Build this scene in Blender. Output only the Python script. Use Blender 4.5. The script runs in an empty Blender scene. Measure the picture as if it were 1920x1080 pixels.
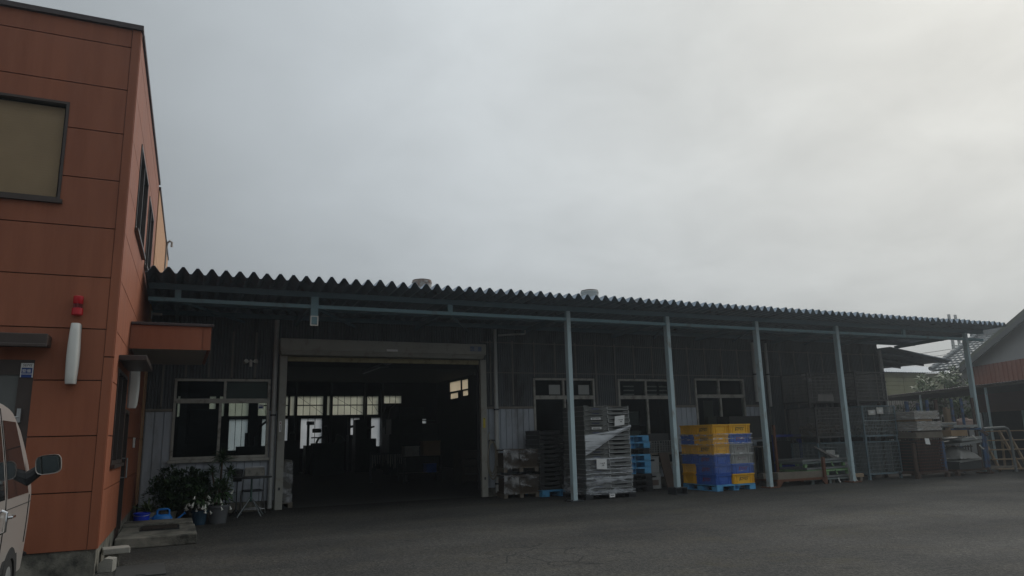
import bpy, bmesh, math, random
from mathutils import Vector, Matrix
random.seed(7)
PI = math.pi
R = math.radians
SC = bpy.context.scene
COL = SC.collection

# ------------------------------------------------------------------ camera
cam_d = bpy.data.cameras.new("camera")
cam = bpy.data.objects.new("camera", cam_d)
COL.objects.link(cam)
SC.camera = cam
F_PX, YAW, PITCH, ROLL, EYE = 1354.4, R(24.9), R(11.57), R(1.45), 1.5
cam_d.sensor_fit = 'HORIZONTAL'
cam_d.sensor_width = 36.0
cam_d.lens = 36.0 * F_PX / 1920.0
cam_d.clip_start = 0.05
cam_d.clip_end = 2000
_f = Vector((math.sin(YAW) * math.cos(PITCH), math.cos(YAW) * math.cos(PITCH), math.sin(PITCH)))
_r = Vector((math.cos(YAW), -math.sin(YAW), 0))
_d = _f.cross(_r)
_r2 = math.cos(ROLL) * _r + math.sin(ROLL) * _d
_d2 = -math.sin(ROLL) * _r + math.cos(ROLL) * _d
cam.matrix_world = Matrix(((_r2.x, -_d2.x, -_f.x, 0), (_r2.y, -_d2.y, -_f.y, 0), (_r2.z, -_d2.z, -_f.z, EYE), (0, 0, 0, 1)))

# ------------------------------------------------------------------ sky, sun, exposure
SUN_DIR = Vector((0.86, 0.33, 0.50)).normalized()
SUN_EL = math.asin(SUN_DIR.z)
SUN_AZ = math.atan2(SUN_DIR.x, SUN_DIR.y)          # clockwise from +Y
world = bpy.data.worlds.new("World")
SC.world = world
world.use_nodes = True
wn, wl = world.node_tree.nodes, world.node_tree.links
wn.clear()
def W(t, **k):
    n = wn.new(t)
    for a, v in k.items():
        setattr(n, a, v)
    return n
def wmath(op, a, b=None, c=None):
    n = W('ShaderNodeMath', operation=op)
    for i, v in enumerate((a, b, c)):
        if v is None:
            continue
        if isinstance(v, (int, float)):
            n.inputs[i].default_value = v
        else:
            wl.new(v, n.inputs[i])
    return n.outputs[0]
def wmix(f, a, b):
    n = W('ShaderNodeMix', data_type='RGBA')
    for i, v in ((0, f), (6, a), (7, b)):
        if isinstance(v, (int, float)):
            n.inputs[i].default_value = v
        elif isinstance(v, tuple):
            n.inputs[i].default_value = v
        else:
            wl.new(v, n.inputs[i])
    return n.outputs[2]
w_out = W('ShaderNodeOutputWorld')
w_bg = W('ShaderNodeBackground')
w_bg.inputs[1].default_value = 0.1
wl.new(w_bg.outputs[0], w_out.inputs[0])
sky = W('ShaderNodeTexSky', sky_type='NISHITA', sun_disc=False, sun_elevation=SUN_EL, sun_rotation=SUN_AZ)
sky.air_density, sky.dust_density, sky.ozone_density = 1.0, 1.0, 1.0
tc = W('ShaderNodeTexCoord')
nrm = W('ShaderNodeVectorMath', operation='NORMALIZE')
wl.new(tc.outputs['Generated'], nrm.inputs[0])
sep = W('ShaderNodeSeparateXYZ')
wl.new(nrm.outputs[0], sep.inputs[0])
dot = W('ShaderNodeVectorMath', operation='DOT_PRODUCT')
wl.new(nrm.outputs[0], dot.inputs[0])
dot.inputs[1].default_value = SUN_DIR
d01 = wmath('MAXIMUM', dot.outputs['Value'], 0.0)
glow = wmath('POWER', d01, 1.6)
# cloud deck: project the direction on a flat layer
den = wmath('ADD', wmath('MAXIMUM', sep.outputs[2], 0.0), 0.25)
cmb = W('ShaderNodeCombineXYZ')
wl.new(wmath('DIVIDE', sep.outputs[0], den), cmb.inputs[0])
wl.new(wmath('DIVIDE', sep.outputs[1], den), cmb.inputs[1])
n1 = W('ShaderNodeTexNoise')
n1.inputs['Scale'].default_value = 3.4
n1.inputs['Detail'].default_value = 8
n1.inputs['Roughness'].default_value = 0.55
n1.inputs['Distortion'].default_value = 0.35
wl.new(cmb.outputs[0], n1.inputs['Vector'])
n2 = W('ShaderNodeTexNoise')
n2.inputs['Scale'].default_value = 0.55
n2.inputs['Detail'].default_value = 3
wl.new(cmb.outputs[0], n2.inputs['Vector'])
cl = wmath('ADD', wmath('MULTIPLY', wmath('SUBTRACT', n1.outputs[0], 0.5), 0.9), wmath('MULTIPLY', wmath('SUBTRACT', n2.outputs[0], 0.5), 0.6))
cl = wmath('MULTIPLY', cl, wmath('ADD', wmath('MULTIPLY', glow, 0.7), 0.14))
horiz = wmath('POWER', wmath('SUBTRACT', 1.0, wmath('MINIMUM', wmath('MAXIMUM', sep.outputs[2], 0.0), 1.0)), 5.0)
lum = wmath('MAXIMUM', wmath('SMOOTH_MIN', wmath('MULTIPLY_ADD', dot.outputs['Value'], 6.2, 0.72), 5.45, 0.9), 3.1)
lum = wmath('MULTIPLY', lum, wmath('SUBTRACT', 1.0, wmath('MULTIPLY', horiz, 0.74)))
lum = wmath('MULTIPLY', lum, wmath('MULTIPLY_ADD', cl, 0.62, 1.0))
lum = wmath('ADD', lum, wmath('MULTIPLY', wmath('MAXIMUM', wmath('SUBTRACT', sep.outputs[2], 0.55), 0.0), 11.0))
grey = wmix(wmath('POWER', d01, 5.0), (0.915, 1.0, 1.06, 1), (1.02, 1.0, 0.925, 1))
vm = W('ShaderNodeVectorMath', operation='SCALE')
wl.new(grey, vm.inputs[0])
wl.new(lum, vm.inputs['Scale'])
desat = W('ShaderNodeHueSaturation')
desat.inputs['Saturation'].default_value = 0.35
wl.new(sky.outputs[0], desat.inputs['Color'])
fin = wmix(0.95, desat.outputs[0], vm.outputs[0])
wl.new(fin, w_bg.inputs[0])

sun_d = bpy.data.lights.new("sun", 'SUN')
sun_d.energy = 0.9
sun_d.angle = R(25)
sun_d.color = (1.0, 0.96, 0.90)
sun = bpy.data.objects.new("sun", sun_d)
COL.objects.link(sun)
sun.location = SUN_DIR * 60
sun.rotation_euler = SUN_DIR.to_track_quat('Z', 'Y').to_euler()

SC.view_settings.view_transform = 'Standard'
SC.view_settings.look = 'None'
SC.view_settings.exposure = 0.33
SC.view_settings.gamma = 1.0
SC.view_settings.use_curve_mapping = False
SC.render.engine = 'CYCLES'
SC.cycles.max_bounces = 8
SC.cycles.transparent_max_bounces = 24
SC.cycles.volume_bounces = 0
SC.cycles.use_denoising = True

# ------------------------------------------------------------------ materials
MATS = {}
def mat(name, col, rough=0.7, var=0.0, vscale=4.0, bump=0.0, bscale=30.0, metal=0.0, stain=None, stain_amt=0.0,
        stain_scale=1.5, stretch=(1, 1, 1), spec=0.4, rvar=0.0):
    """Painted / plastic / metal surface with colour variation, blotchy stains and fine relief."""
    if name in MATS:
        return MATS[name]
    m = bpy.data.materials.new(name)
    m.use_nodes = True
    nt = m.node_tree
    n, l = nt.nodes, nt.links
    b = n['Principled BSDF']
    b.inputs['Roughness'].default_value = rough
    b.inputs['Metallic'].default_value = metal
    b.inputs['Specular IOR Level'].default_value = spec
    c4 = (*col, 1)
    b.inputs['Base Color'].default_value = c4
    t = n.new('ShaderNodeTexCoord')
    mp = n.new('ShaderNodeMapping')
    mp.inputs['Scale'].default_value = stretch
    l.new(t.outputs['Object'], mp.inputs['Vector'])
    cur = None
    if var > 0:
        nz = n.new('ShaderNodeTexNoise')
        nz.inputs['Scale'].default_value = vscale
        nz.inputs['Detail'].default_value = 6
        l.new(mp.outputs[0], nz.inputs['Vector'])
        mx = n.new('ShaderNodeMix')
        mx.data_type = 'RGBA'
        mx.inputs[6].default_value = tuple(c * (1 - var) for c in col) + (1,)
        mx.inputs[7].default_value = tuple(min(1, c * (1 + var)) for c in col) + (1,)
        l.new(nz.outputs[0], mx.inputs[0])
        cur = mx.outputs[2]
        if rvar > 0:
            ma = n.new('ShaderNodeMath')
            ma.operation = 'MULTIPLY_ADD'
            ma.inputs[1].default_value = rvar
            ma.inputs[2].default_value = rough - rvar * 0.5
            l.new(nz.outputs[0], ma.inputs[0])
            l.new(ma.outputs[0], b.inputs['Roughness'])
    if stain is not None and stain_amt > 0:
        nz = n.new('ShaderNodeTexNoise')
        nz.inputs['Scale'].default_value = stain_scale
        nz.inputs['Detail'].default_value = 8
        nz.inputs['Roughness'].default_value = 0.65
        l.new(mp.outputs[0], nz.inputs['Vector'])
        rp = n.new('ShaderNodeValToRGB')
        rp.color_ramp.elements[0].position = 0.62 - 0.35 * stain_amt
        rp.color_ramp.elements[1].position = 0.80 - 0.25 * stain_amt
        l.new(nz.outputs[0], rp.inputs[0])
        mx = n.new('ShaderNodeMix')
        mx.data_type = 'RGBA'
        mx.inputs[6].default_value = c4
        if cur is not None:
            l.new(cur, mx.inputs[6])
        mx.inputs[7].default_value = (*stain, 1)
        l.new(rp.outputs[0], mx.inputs[0])
        cur = mx.outputs[2]
    if cur is not None:
        l.new(cur, b.inputs['Base Color'])
    if bump > 0:
        nz = n.new('ShaderNodeTexNoise')
        nz.inputs['Scale'].default_value = bscale
        nz.inputs['Detail'].default_value = 4
        l.new(t.outputs['Object'], nz.inputs['Vector'])
        bp = n.new('ShaderNodeBump')
        bp.inputs['Strength'].default_value = bump
        bp.inputs['Distance'].default_value = 0.02
        l.new(nz.outputs[0], bp.inputs['Height'])
        l.new(bp.outputs[0], b.inputs['Normal'])
    MATS[name] = m
    return m

def glass_mat(name, tint=(0.75, 0.8, 0.8), refl=0.12, rough=0.02):
    m = bpy.data.materials.new(name)
    m.use_nodes = True
    n, l = m.node_tree.nodes, m.node_tree.links
    n.clear()
    o = n.new('ShaderNodeOutputMaterial')
    tr = n.new('ShaderNodeBsdfTransparent')
    tr.inputs[0].default_value = (*tint, 1)
    gl = n.new('ShaderNodeBsdfGlossy')
    gl.inputs['Roughness'].default_value = rough
    gl.inputs[0].default_value = (0.9, 0.95, 1, 1)
    lw = n.new('ShaderNodeLayerWeight')
    lw.inputs[0].default_value = refl
    mx = n.new('ShaderNodeMixShader')
    l.new(lw.outputs['Fresnel'], mx.inputs[0])
    l.new(tr.outputs[0], mx.inputs[1])
    l.new(gl.outputs[0], mx.inputs[2])
    l.new(mx.outputs[0], o.inputs[0])
    MATS[name] = m
    return m

def film_mat(name, amount=0.5, col=(0.75, 0.78, 0.8), streak=(1, 1, 9), scale=6.0):
    """Milky stretch film: clear between streaks, whitish where it is bunched."""
    m = bpy.data.materials.new(name)
    m.use_nodes = True
    n, l = m.node_tree.nodes, m.node_tree.links
    n.clear()
    o = n.new('ShaderNodeOutputMaterial')
    tr = n.new('ShaderNodeBsdfTransparent')
    pb = n.new('ShaderNodeBsdfPrincipled')
    pb.inputs['Base Color'].default_value = (*col, 1)
    pb.inputs['Roughness'].default_value = 0.3
    t = n.new('ShaderNodeTexCoord')
    mp = n.new('ShaderNodeMapping')
    mp.inputs['Scale'].default_value = streak
    l.new(t.outputs['Object'], mp.inputs[0])
    nz = n.new('ShaderNodeTexNoise')
    nz.inputs['Scale'].default_value = scale
    nz.inputs['Detail'].default_value = 5
    nz.inputs['Distortion'].default_value = 0.6
    l.new(mp.outputs[0], nz.inputs['Vector'])
    rp = n.new('ShaderNodeValToRGB')
    rp.color_ramp.elements[0].position = 0.68 - amount * 0.42
    rp.color_ramp.elements[0].color = (0.06, 0.06, 0.06, 1)
    rp.color_ramp.elements[1].position = 0.92 - amount * 0.42
    rp.color_ramp.elements[1].color = (0.9, 0.9, 0.9, 1)
    l.new(nz.outputs[0], rp.inputs[0])
    mx = n.new('ShaderNodeMixShader')
    l.new(rp.outputs[0], mx.inputs[0])
    l.new(tr.outputs[0], mx.inputs[1])
    l.new(pb.outputs[0], mx.inputs[2])
    l.new(mx.outputs[0], o.inputs[0])
    MATS[name] = m
    return m

def transl_mat(name, col, mixf=0.75):
    """Translucent plastic sheet that lets daylight through."""
    m = bpy.data.materials.new(name)
    m.use_nodes = True
    n, l = m.node_tree.nodes, m.node_tree.links
    n.clear()
    o = n.new('ShaderNodeOutputMaterial')
    a = n.new('ShaderNodeBsdfTranslucent')
    b = n.new('ShaderNodeBsdfDiffuse')
    t = n.new('ShaderNodeTexCoord')
    nz = n.new('ShaderNodeTexNoise')
    nz.inputs['Scale'].default_value = 1.7
    nz.inputs['Detail'].default_value = 5
    l.new(t.outputs['Object'], nz.inputs['Vector'])
    mc = n.new('ShaderNodeMix')
    mc.data_type = 'RGBA'
    mc.inputs[6].default_value = tuple(c * 0.75 for c in col) + (1,)
    mc.inputs[7].default_value = tuple(min(1, c * 1.2) for c in col) + (1,)
    l.new(nz.outputs[0], mc.inputs[0])
    l.new(mc.outputs[2], a.inputs[0])
    l.new(mc.outputs[2], b.inputs[0])
    mx = n.new('ShaderNodeMixShader')
    mx.inputs[0].default_value = 1 - mixf
    l.new(a.outputs[0], mx.inputs[1])
    l.new(b.outputs[0], mx.inputs[2])
    l.new(mx.outputs[0], o.inputs[0])
    MATS[name] = m
    return m

def leaf_mat(name, c1, c2):
    m = bpy.data.materials.new(name)
    m.use_nodes = True
    n, l = m.node_tree.nodes, m.node_tree.links
    b = n['Principled BSDF']
    b.inputs['Roughness'].default_value = 0.5
    t = n.new('ShaderNodeTexCoord')
    nz = n.new('ShaderNodeTexNoise')
    nz.inputs['Scale'].default_value = 9
    nz.inputs['Detail'].default_value = 3
    l.new(t.outputs['Object'], nz.inputs['Vector'])
    rp = n.new('ShaderNodeValToRGB')
    rp.color_ramp.elements[0].position = 0.35
    rp.color_ramp.elements[0].color = (*c1, 1)
    rp.color_ramp.elements[1].position = 0.65
    rp.color_ramp.elements[1].color = (*c2, 1)
    l.new(nz.outputs[0], rp.inputs[0])
    l.new(rp.outputs[0], b.inputs['Base Color'])
    b.inputs['Transmission Weight'].default_value = 0.0
    MATS[name] = m
    return m

def asphalt_mat():
    m = bpy.data.materials.new('asphalt')
    m.use_nodes = True
    n, l = m.node_tree.nodes, m.node_tree.links
    b = n['Principled BSDF']
    b.inputs['Specular IOR Level'].default_value = 0.35
    t = n.new('ShaderNodeTexCoord')
    def noise(s, d=4, r=0.5, src=None):
        z = n.new('ShaderNodeTexNoise')
        z.inputs['Scale'].default_value = s
        z.inputs['Detail'].default_value = d
        z.inputs['Roughness'].default_value = r
        l.new(src or t.outputs['Object'], z.inputs['Vector'])
        return z.outputs[0]
    def ramp(src, p0, c0, p1, c1):
        z = n.new('ShaderNodeValToRGB')
        z.color_ramp.elements[0].position = p0
        z.color_ramp.elements[0].color = c0
        z.color_ramp.elements[1].position = p1
        z.color_ramp.elements[1].color = c1
        l.new(src, z.inputs[0])
        return z.outputs[0]
    def mix(f, a, bb, mode='MIX'):
        z = n.new('ShaderNodeMix')
        z.data_type = 'RGBA'
        z.blend_type = mode
        for i, v in ((0, f), (6, a), (7, bb)):
            if isinstance(v, float):
                z.inputs[i].default_value = v
            elif isinstance(v, tuple):
                z.inputs[i].default_value = v
            else:
                l.new(v, z.inputs[i])
        return z.outputs[2]
    big = ramp(noise(0.35, 5, 0.6), 0.33, (0.036, 0.036, 0.036, 1), 0.68, (0.068, 0.066, 0.062, 1))
    patch = ramp(noise(1.1, 6, 0.65), 0.45, (0, 0, 0, 1), 0.75, (1, 1, 1, 1))
    c = mix(patch, big, (0.060, 0.056, 0.049, 1))
    # aggregate: small stones, light and dark
    vo = n.new('ShaderNodeTexVoronoi')
    vo.inputs['Scale'].default_value = 42
    l.new(t.outputs['Object'], vo.inputs['Vector'])
    st = ramp(vo.outputs['Color'], 0.25, (0.40, 0.40, 0.40, 1), 0.95, (1.9, 1.85, 1.75, 1))
    c = mix(0.55, c, st, 'MULTIPLY')
    stf = ramp(noise(19, 3, 0.7), 0.3, (0.68, 0.68, 0.68, 1), 0.72, (1.35, 1.35, 1.35, 1))
    c = mix(0.85, c, stf, 'MULTIPLY')
    # mossy brown film close to the office corner
    moss = ramp(noise(0.8, 6, 0.7), 0.56, (0, 0, 0, 1), 0.74, (0.7, 0.7, 0.7, 1))
    c = mix(moss, c, (0.060, 0.053, 0.033, 1))
    # worn tracks and old oil spots
    mpt = n.new('ShaderNodeMapping')
    mpt.inputs['Scale'].default_value = (0.10, 0.75, 1)
    mpt.inputs['Rotation'].default_value = (0, 0, 0.25)
    l.new(t.outputs['Object'], mpt.inputs[0])
    trk = ramp(noise(1.0, 5, 0.6, mpt.outputs[0]), 0.35, (0.80, 0.80, 0.80, 1), 0.62, (1.12, 1.11, 1.08, 1))
    c = mix(1.0, c, trk, 'MULTIPLY')
    oil = ramp(noise(1.7, 3, 0.5), 0.66, (1, 1, 1, 1), 0.74, (0.62, 0.62, 0.63, 1))
    c = mix(1.0, c, oil, 'MULTIPLY')
    # crazing cracks inside a noisy patch
    wp = n.new('ShaderNodeTexNoise')
    wp.inputs['Scale'].default_value = 2.5
    wp.inputs['Detail'].default_value = 4
    l.new(t.outputs['Object'], wp.inputs['Vector'])
    wv = n.new('ShaderNodeMix')
    wv.data_type = 'RGBA'
    wv.inputs[0].default_value = 0.22
    l.new(t.outputs['Object'], wv.inputs[6])
    l.new(wp.outputs['Color'], wv.inputs[7])
    cr = n.new('ShaderNodeTexVoronoi')
    cr.feature = 'DISTANCE_TO_EDGE'
    cr.inputs['Scale'].default_value = 2.3
    l.new(wv.outputs[2], cr.inputs['Vector'])
    line = ramp(cr.outputs['Distance'], 0.008, (0.8, 0.8, 0.8, 1), 0.034, (0, 0, 0, 1))
    dst = n.new('ShaderNodeVectorMath')
    dst.operation = 'DISTANCE'
    dst.inputs[1].default_value = (4.6, 8.7, 0)
    l.new(t.outputs['Object'], dst.inputs[0])
    mask = ramp(dst.outputs['Value'], 0.9, (1, 1, 1, 1), 2.3, (0, 0, 0, 1))
    mm = n.new('ShaderNodeMath')
    mm.operation = 'MULTIPLY'
    l.new(line, mm.inputs[0])
    l.new(mask, mm.inputs[1])
    c = mix(mm.outputs[0], c, (0.014, 0.014, 0.014, 1))
    l.new(c, b.inputs['Base Color'])
    rr = ramp(noise(0.6, 4), 0.35, (0.84, 0.84, 0.84, 1), 0.7, (0.95, 0.95, 0.95, 1))
    l.new(rr, b.inputs['Roughness'])
    b.inputs['Specular IOR Level'].default_value = 0.18
    bp = n.new('ShaderNodeBump')
    bp.inputs['Strength'].default_value = 0.7
    bp.inputs['Distance'].default_value = 0.012
    hs = n.new('ShaderNodeMath')
    hs.operation = 'ADD'
    l.new(vo.outputs['Distance'], hs.inputs[0])
    l.new(noise(15, 5, 0.6), hs.inputs[1])
    l.new(hs.outputs[0], bp.inputs['Height'])
    l.new(bp.outputs[0], b.inputs['Normal'])
    return m

# ------------------------------------------------------------------ mesh builder
class MB:
    def __init__(self):
        self.v, self.f, self.mi, self.sm = [], [], [], []
    def add(self, vs, fs, mi=0, smooth=False, M=None):
        o = len(self.v)
        for p in vs:
            p = Vector(p)
            self.v.append(M @ p if M is not None else p)
        for f in fs:
            self.f.append(tuple(o + i for i in f))
            self.mi.append(mi)
            self.sm.append(smooth)
        return self
    def box(self, x0, x1, y0, y1, z0, z1, mi=0, M=None):
        vs = [(x0, y0, z0), (x1, y0, z0), (x1, y1, z0), (x0, y1, z0), (x0, y0, z1), (x1, y0, z1), (x1, y1, z1), (x0, y1, z1)]
        return self.add(vs, [(0, 3, 2, 1), (4, 5, 6, 7), (0, 1, 5, 4), (1, 2, 6, 5), (2, 3, 7, 6), (3, 0, 4, 7)], mi, False, M)
    def frustum(self, x0, x1, y0, y1, z0, z1, dx, dy, mi=0, M=None):
        """box whose bottom is smaller by dx, dy on every side"""
        vs = [(x0 + dx, y0 + dy, z0), (x1 - dx, y0 + dy, z0), (x1 - dx, y1 - dy, z0), (x0 + dx, y1 - dy, z0),
              (x0, y0, z1), (x1, y0, z1), (x1, y1, z1), (x0, y1, z1)]
        return self.add(vs, [(0, 3, 2, 1), (4, 5, 6, 7), (0, 1, 5, 4), (1, 2, 6, 5), (2, 3, 7, 6), (3, 0, 4, 7)], mi, False, M)
    def bar(self, p, q, w, h=None, mi=0, up=(0, 0, 1)):
        h = h or w
        p, q = Vector(p), Vector(q)
        d = (q - p).normalized()
        u = Vector(up)
        if abs(d.dot(u)) > 0.98:
            u = Vector((0, 1, 0))
        s = d.cross(u).normalized()
        u = s.cross(d)
        vs = []
        for c in (p, q):
            for a, b in ((-1, -1), (1, -1), (1, 1), (-1, 1)):
                vs.append(c + s * (a * w / 2) + u * (b * h / 2))
        return self.add(vs, [(0, 1, 2, 3), (7, 6, 5, 4), (0, 4, 5, 1), (1, 5, 6, 2), (2, 6, 7, 3), (3, 7, 4, 0)], mi)
    def tube(self, pts, r, n=8, mi=0, caps=True):
        pts = [Vector(p) for p in pts]
        vs, fs = [], []
        prev = None
        for i, p in enumerate(pts):
            a = pts[max(i - 1, 0)]
            b = pts[min(i + 1, len(pts) - 1)]
            d = (b - a).normalized()
            if prev is None:
                u = Vector((0, 0, 1)) if abs(d.z) < 0.9 else Vector((0, 1, 0))
                s = d.cross(u).normalized()
            else:
                s = (prev - d * prev.dot(d)).normalized()
            prev = s
            u = s.cross(d)
            rr = r[i] if isinstance(r, (list, tuple)) else r
            for k in range(n):
                t = 2 * PI * k / n
                vs.append(p + s * (rr * math.cos(t)) + u * (rr * math.sin(t)))
        for i in range(len(pts) - 1):
            for k in range(n):
                k2 = (k + 1) % n
                fs.append((i * n + k, i * n + k2, (i + 1) * n + k2, (i + 1) * n + k))
        self.add(vs, fs, mi, True)
        if caps:
            o = len(self.v) - len(vs)
            self.f.append(tuple(o + k for k in reversed(range(n))))
            self.f.append(tuple(o + (len(pts) - 1) * n + k for k in range(n)))
            self.mi += [mi, mi]
            self.sm += [False, False]
        return self
    def lathe(self, prof, n=24, c=(0, 0, 0), mi=0, M=None, smooth=True):
        vs, fs = [], []
        for r, z in prof:
            for k in range(n):
                t = 2 * PI * k / n
                vs.append((c[0] + r * math.cos(t), c[1] + r * math.sin(t), c[2] + z))
        for i in range(len(prof) - 1):
            for k in range(n):
                k2 = (k + 1) % n
                fs.append((i * n + k, i * n + k2, (i + 1) * n + k2, (i + 1) * n + k))
        return self.add(vs, fs, mi, smooth, M)
    def prism(self, poly, depth, M=None, mi=0):
        """polygon in local XZ (x,z), extruded along +Y by depth"""
        n = len(poly)
        vs = [(x, 0, z) for x, z in poly] + [(x, depth, z) for x, z in poly]
        fs = [tuple(range(n)), tuple(range(2 * n - 1, n - 1, -1))]
        for i in range(n):
            j = (i + 1) % n
            fs.append((j, i, n + i, n + j))
        return self.add(vs, fs, mi, False, M)
    def sheet(self, prof, ext0, ext1, axis='z', mi=0, M=None, smooth=False):
        """profile [(a,b)] swept between ext0 and ext1. axis z: a=x,b=y swept in z; axis y: a=x,b=z swept in y"""
        vs = []
        for a, b in prof:
            if axis == 'z':
                vs += [(a, b, ext0), (a, b, ext1)]
            else:
                vs += [(a, ext0, b), (a, ext1, b)]
        fs = [(2 * i, 2 * i + 2, 2 * i + 3, 2 * i + 1) for i in range(len(prof) - 1)]
        return self.add(vs, fs, mi, smooth, M)
    def holed(self, u0, u1, z0, z1, holes, t, M=None, mi=0):
        """wall in local X(u),Z with thickness along +Y and rectangular openings (u0,u1,z0,z1)"""
        us = sorted({u0, u1, *[h[0] for h in holes], *[h[1] for h in holes]})
        zs = sorted({z0, z1, *[h[2] for h in holes], *[h[3] for h in holes]})
        us = [u for u in us if u0 <= u <= u1]
        zs = [z for z in zs if z0 <= z <= z1]
        def solid(i, j):
            if i < 0 or j < 0 or i >= len(us) - 1 or j >= len(zs) - 1:
                return False
            cu, cz = (us[i] + us[i + 1]) / 2, (zs[j] + zs[j + 1]) / 2
            return not any(h[0] < cu < h[1] and h[2] < cz < h[3] for h in holes)
        for i in range(len(us) - 1):
            for j in range(len(zs) - 1):
                if not solid(i, j):
                    continue
                a, b, c, d = us[i], us[i + 1], zs[j], zs[j + 1]
                self.add([(a, 0, c), (b, 0, c), (b, 0, d), (a, 0, d)], [(0, 1, 2, 3)], mi, False, M)
                self.add([(a, t, c), (b, t, c), (b, t, d), (a, t, d)], [(3, 2, 1, 0)], mi, False, M)
                if not solid(i - 1, j):
                    self.add([(a, 0, c), (a, 0, d), (a, t, d), (a, t, c)], [(0, 1, 2, 3)], mi, False, M)
                if not solid(i + 1, j):
                    self.add([(b, 0, c), (b, t, c), (b, t, d), (b, 0, d)], [(0, 1, 2, 3)], mi, False, M)
                if not solid(i, j - 1):
                    self.add([(a, 0, c), (a, t, c), (b, t, c), (b, 0, c)], [(0, 1, 2, 3)], mi, False, M)
                if not solid(i, j + 1):
                    self.add([(a, 0, d), (b, 0, d), (b, t, d), (a, t, d)], [(0, 1, 2, 3)], mi, False, M)
        return self
    def text(self, s, size, M, mi=0, shear=0.0, depth=0.0):
        cu = bpy.data.curves.new('lettering', 'FONT')
        cu.body = s
        cu.size = size
        cu.align_x = 'CENTER'
        cu.align_y = 'CENTER'
        cu.shear = shear
        cu.extrude = depth
        cu.resolution_u = 2
        ob = bpy.data.objects.new('lettering', cu)
        COL.objects.link(ob)
        dg = bpy.context.evaluated_depsgraph_get()
        me = ob.evaluated_get(dg).to_mesh()
        # text lies in local XY: turn to XZ facing -Y
        T = M @ Matrix.Rotation(PI / 2, 4, 'X')
        self.add([v.co.copy() for v in me.vertices], [tuple(p.vertices) for p in me.polygons], mi, False, T)
        ob.evaluated_get(dg).to_mesh_clear()
        bpy.data.objects.remove(ob)
        bpy.data.curves.remove(cu)
        return self
    def build(self, name, mats, parent=None, world=False, bevel=0.0, weld=False, sharp=35):
        me = bpy.data.meshes.new(name)
        off = Vector((0, 0, 0))
        if world and parent is not None:
            r = parent
            while r.parent is not None:
                r = r.parent
            off = Vector(r.location)
        me.from_pydata([tuple(v - off) for v in self.v], [], self.f)
        if not isinstance(mats, (list, tuple)):
            mats = [mats]
        for m in mats:
            me.materials.append(m)
        me.polygons.foreach_set('material_index', self.mi)
        me.polygons.foreach_set('use_smooth', self.sm)
        if weld or bevel > 0:
            bm = bmesh.new()
            bm.from_mesh(me)
            bmesh.ops.remove_doubles(bm, verts=bm.verts, dist=0.0004)
            bmesh.ops.recalc_face_normals(bm, faces=bm.faces)
            bm.to_mesh(me)
            bm.free()
        if any(self.sm):
            me.set_sharp_from_angle(angle=R(sharp))
        me.update()
        o = bpy.data.objects.new(name, me)
        COL.objects.link(o)
        if parent is not None:
            o.parent = parent
        if bevel > 0:
            bv = o.modifiers.new('bevel', 'BEVEL')
            bv.width = bevel
            bv.segments = 2
            bv.limit_method = 'ANGLE'
            bv.angle_limit = R(40)
        return o

def tag(o, label=None, cat=None, group=None, kind=None):
    if label:
        o['label'] = label
    if cat:
        o['category'] = cat
    if group:
        o['group'] = group
    if kind:
        o['kind'] = kind
    return o
def thing(name, label, cat, loc=(0, 0, 0), rz=0.0, group=None):
    o = bpy.data.objects.new(name, None)
    o.empty_display_size = 0.2
    COL.objects.link(o)
    o.location = loc
    o.rotation_euler = (0, 0, rz)
    return tag(o, label, cat, group)
def dup(root, loc, rz=None, label=None, group=None):
    r = root.copy()
    COL.objects.link(r)
    r.location = loc
    if rz is not None:
        r.rotation_euler = (0, 0, rz)
    if label:
        r['label'] = label
    if group:
        r['group'] = group
    for ch in list(root.children):
        c = ch.copy()
        COL.objects.link(c)
        c.parent = r
        for g in ch.children:
            d = g.copy()
            COL.objects.link(d)
            d.parent = c
    return r
def T(x=0, y=0, z=0, rz=0, rx=0, ry=0):
    return Matrix.Translation((x, y, z)) @ Matrix.Rotation(rz, 4, 'Z') @ Matrix.Rotation(ry, 4, 'Y') @ Matrix.Rotation(rx, 4, 'X')
ORD = ['first', 'second', 'third', 'fourth', 'fifth', 'sixth', 'seventh', 'eighth', 'ninth', 'tenth', 'eleventh', 'twelfth',
       'thirteenth', 'fourteenth', 'fifteenth', 'sixteenth', 'seventeenth', 'eighteenth', 'nineteenth', 'twentieth']
def ordtop(i, n):
    if i == 0:
        return 'topmost'
    if i == n - 1:
        return 'lowest'
    return ORD[i] + ' from the top'

# palette
def island_tint(m, amt):
    """each separate board or panel of the mesh gets a slightly different shade"""
    nt = m.node_tree
    b = nt.nodes['Principled BSDF']
    src = b.inputs['Base Color'].links[0].from_socket
    g_ = nt.nodes.new('ShaderNodeNewGeometry')
    ma = nt.nodes.new('ShaderNodeMath')
    ma.operation = 'MULTIPLY_ADD'
    ma.inputs[1].default_value = 2 * amt
    ma.inputs[2].default_value = 1 - amt
    nt.links.new(g_.outputs['Random Per Island'], ma.inputs[0])
    vs_ = nt.nodes.new('ShaderNodeVectorMath')
    vs_.operation = 'SCALE'
    nt.links.new(src, vs_.inputs[0])
    nt.links.new(ma.outputs[0], vs_.inputs['Scale'])
    nt.links.new(vs_.outputs[0], b.inputs['Base Color'])
ASPHALT = asphalt_mat()
CONCRETE = mat('concrete', (0.25, 0.235, 0.195), 0.9, 0.35, 3, 0.5, 60, stain=(0.05, 0.05, 0.042), stain_amt=0.6, stain_scale=2.5)
BROWN = mat('brown_panel', (0.285, 0.092, 0.043), 0.62, 0.12, 1.2, 0.35, 160, stain=(0.235, 0.071, 0.031), stain_amt=0.5, stain_scale=1.6, stretch=(3, 3, 0.35), rvar=0.2)
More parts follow.
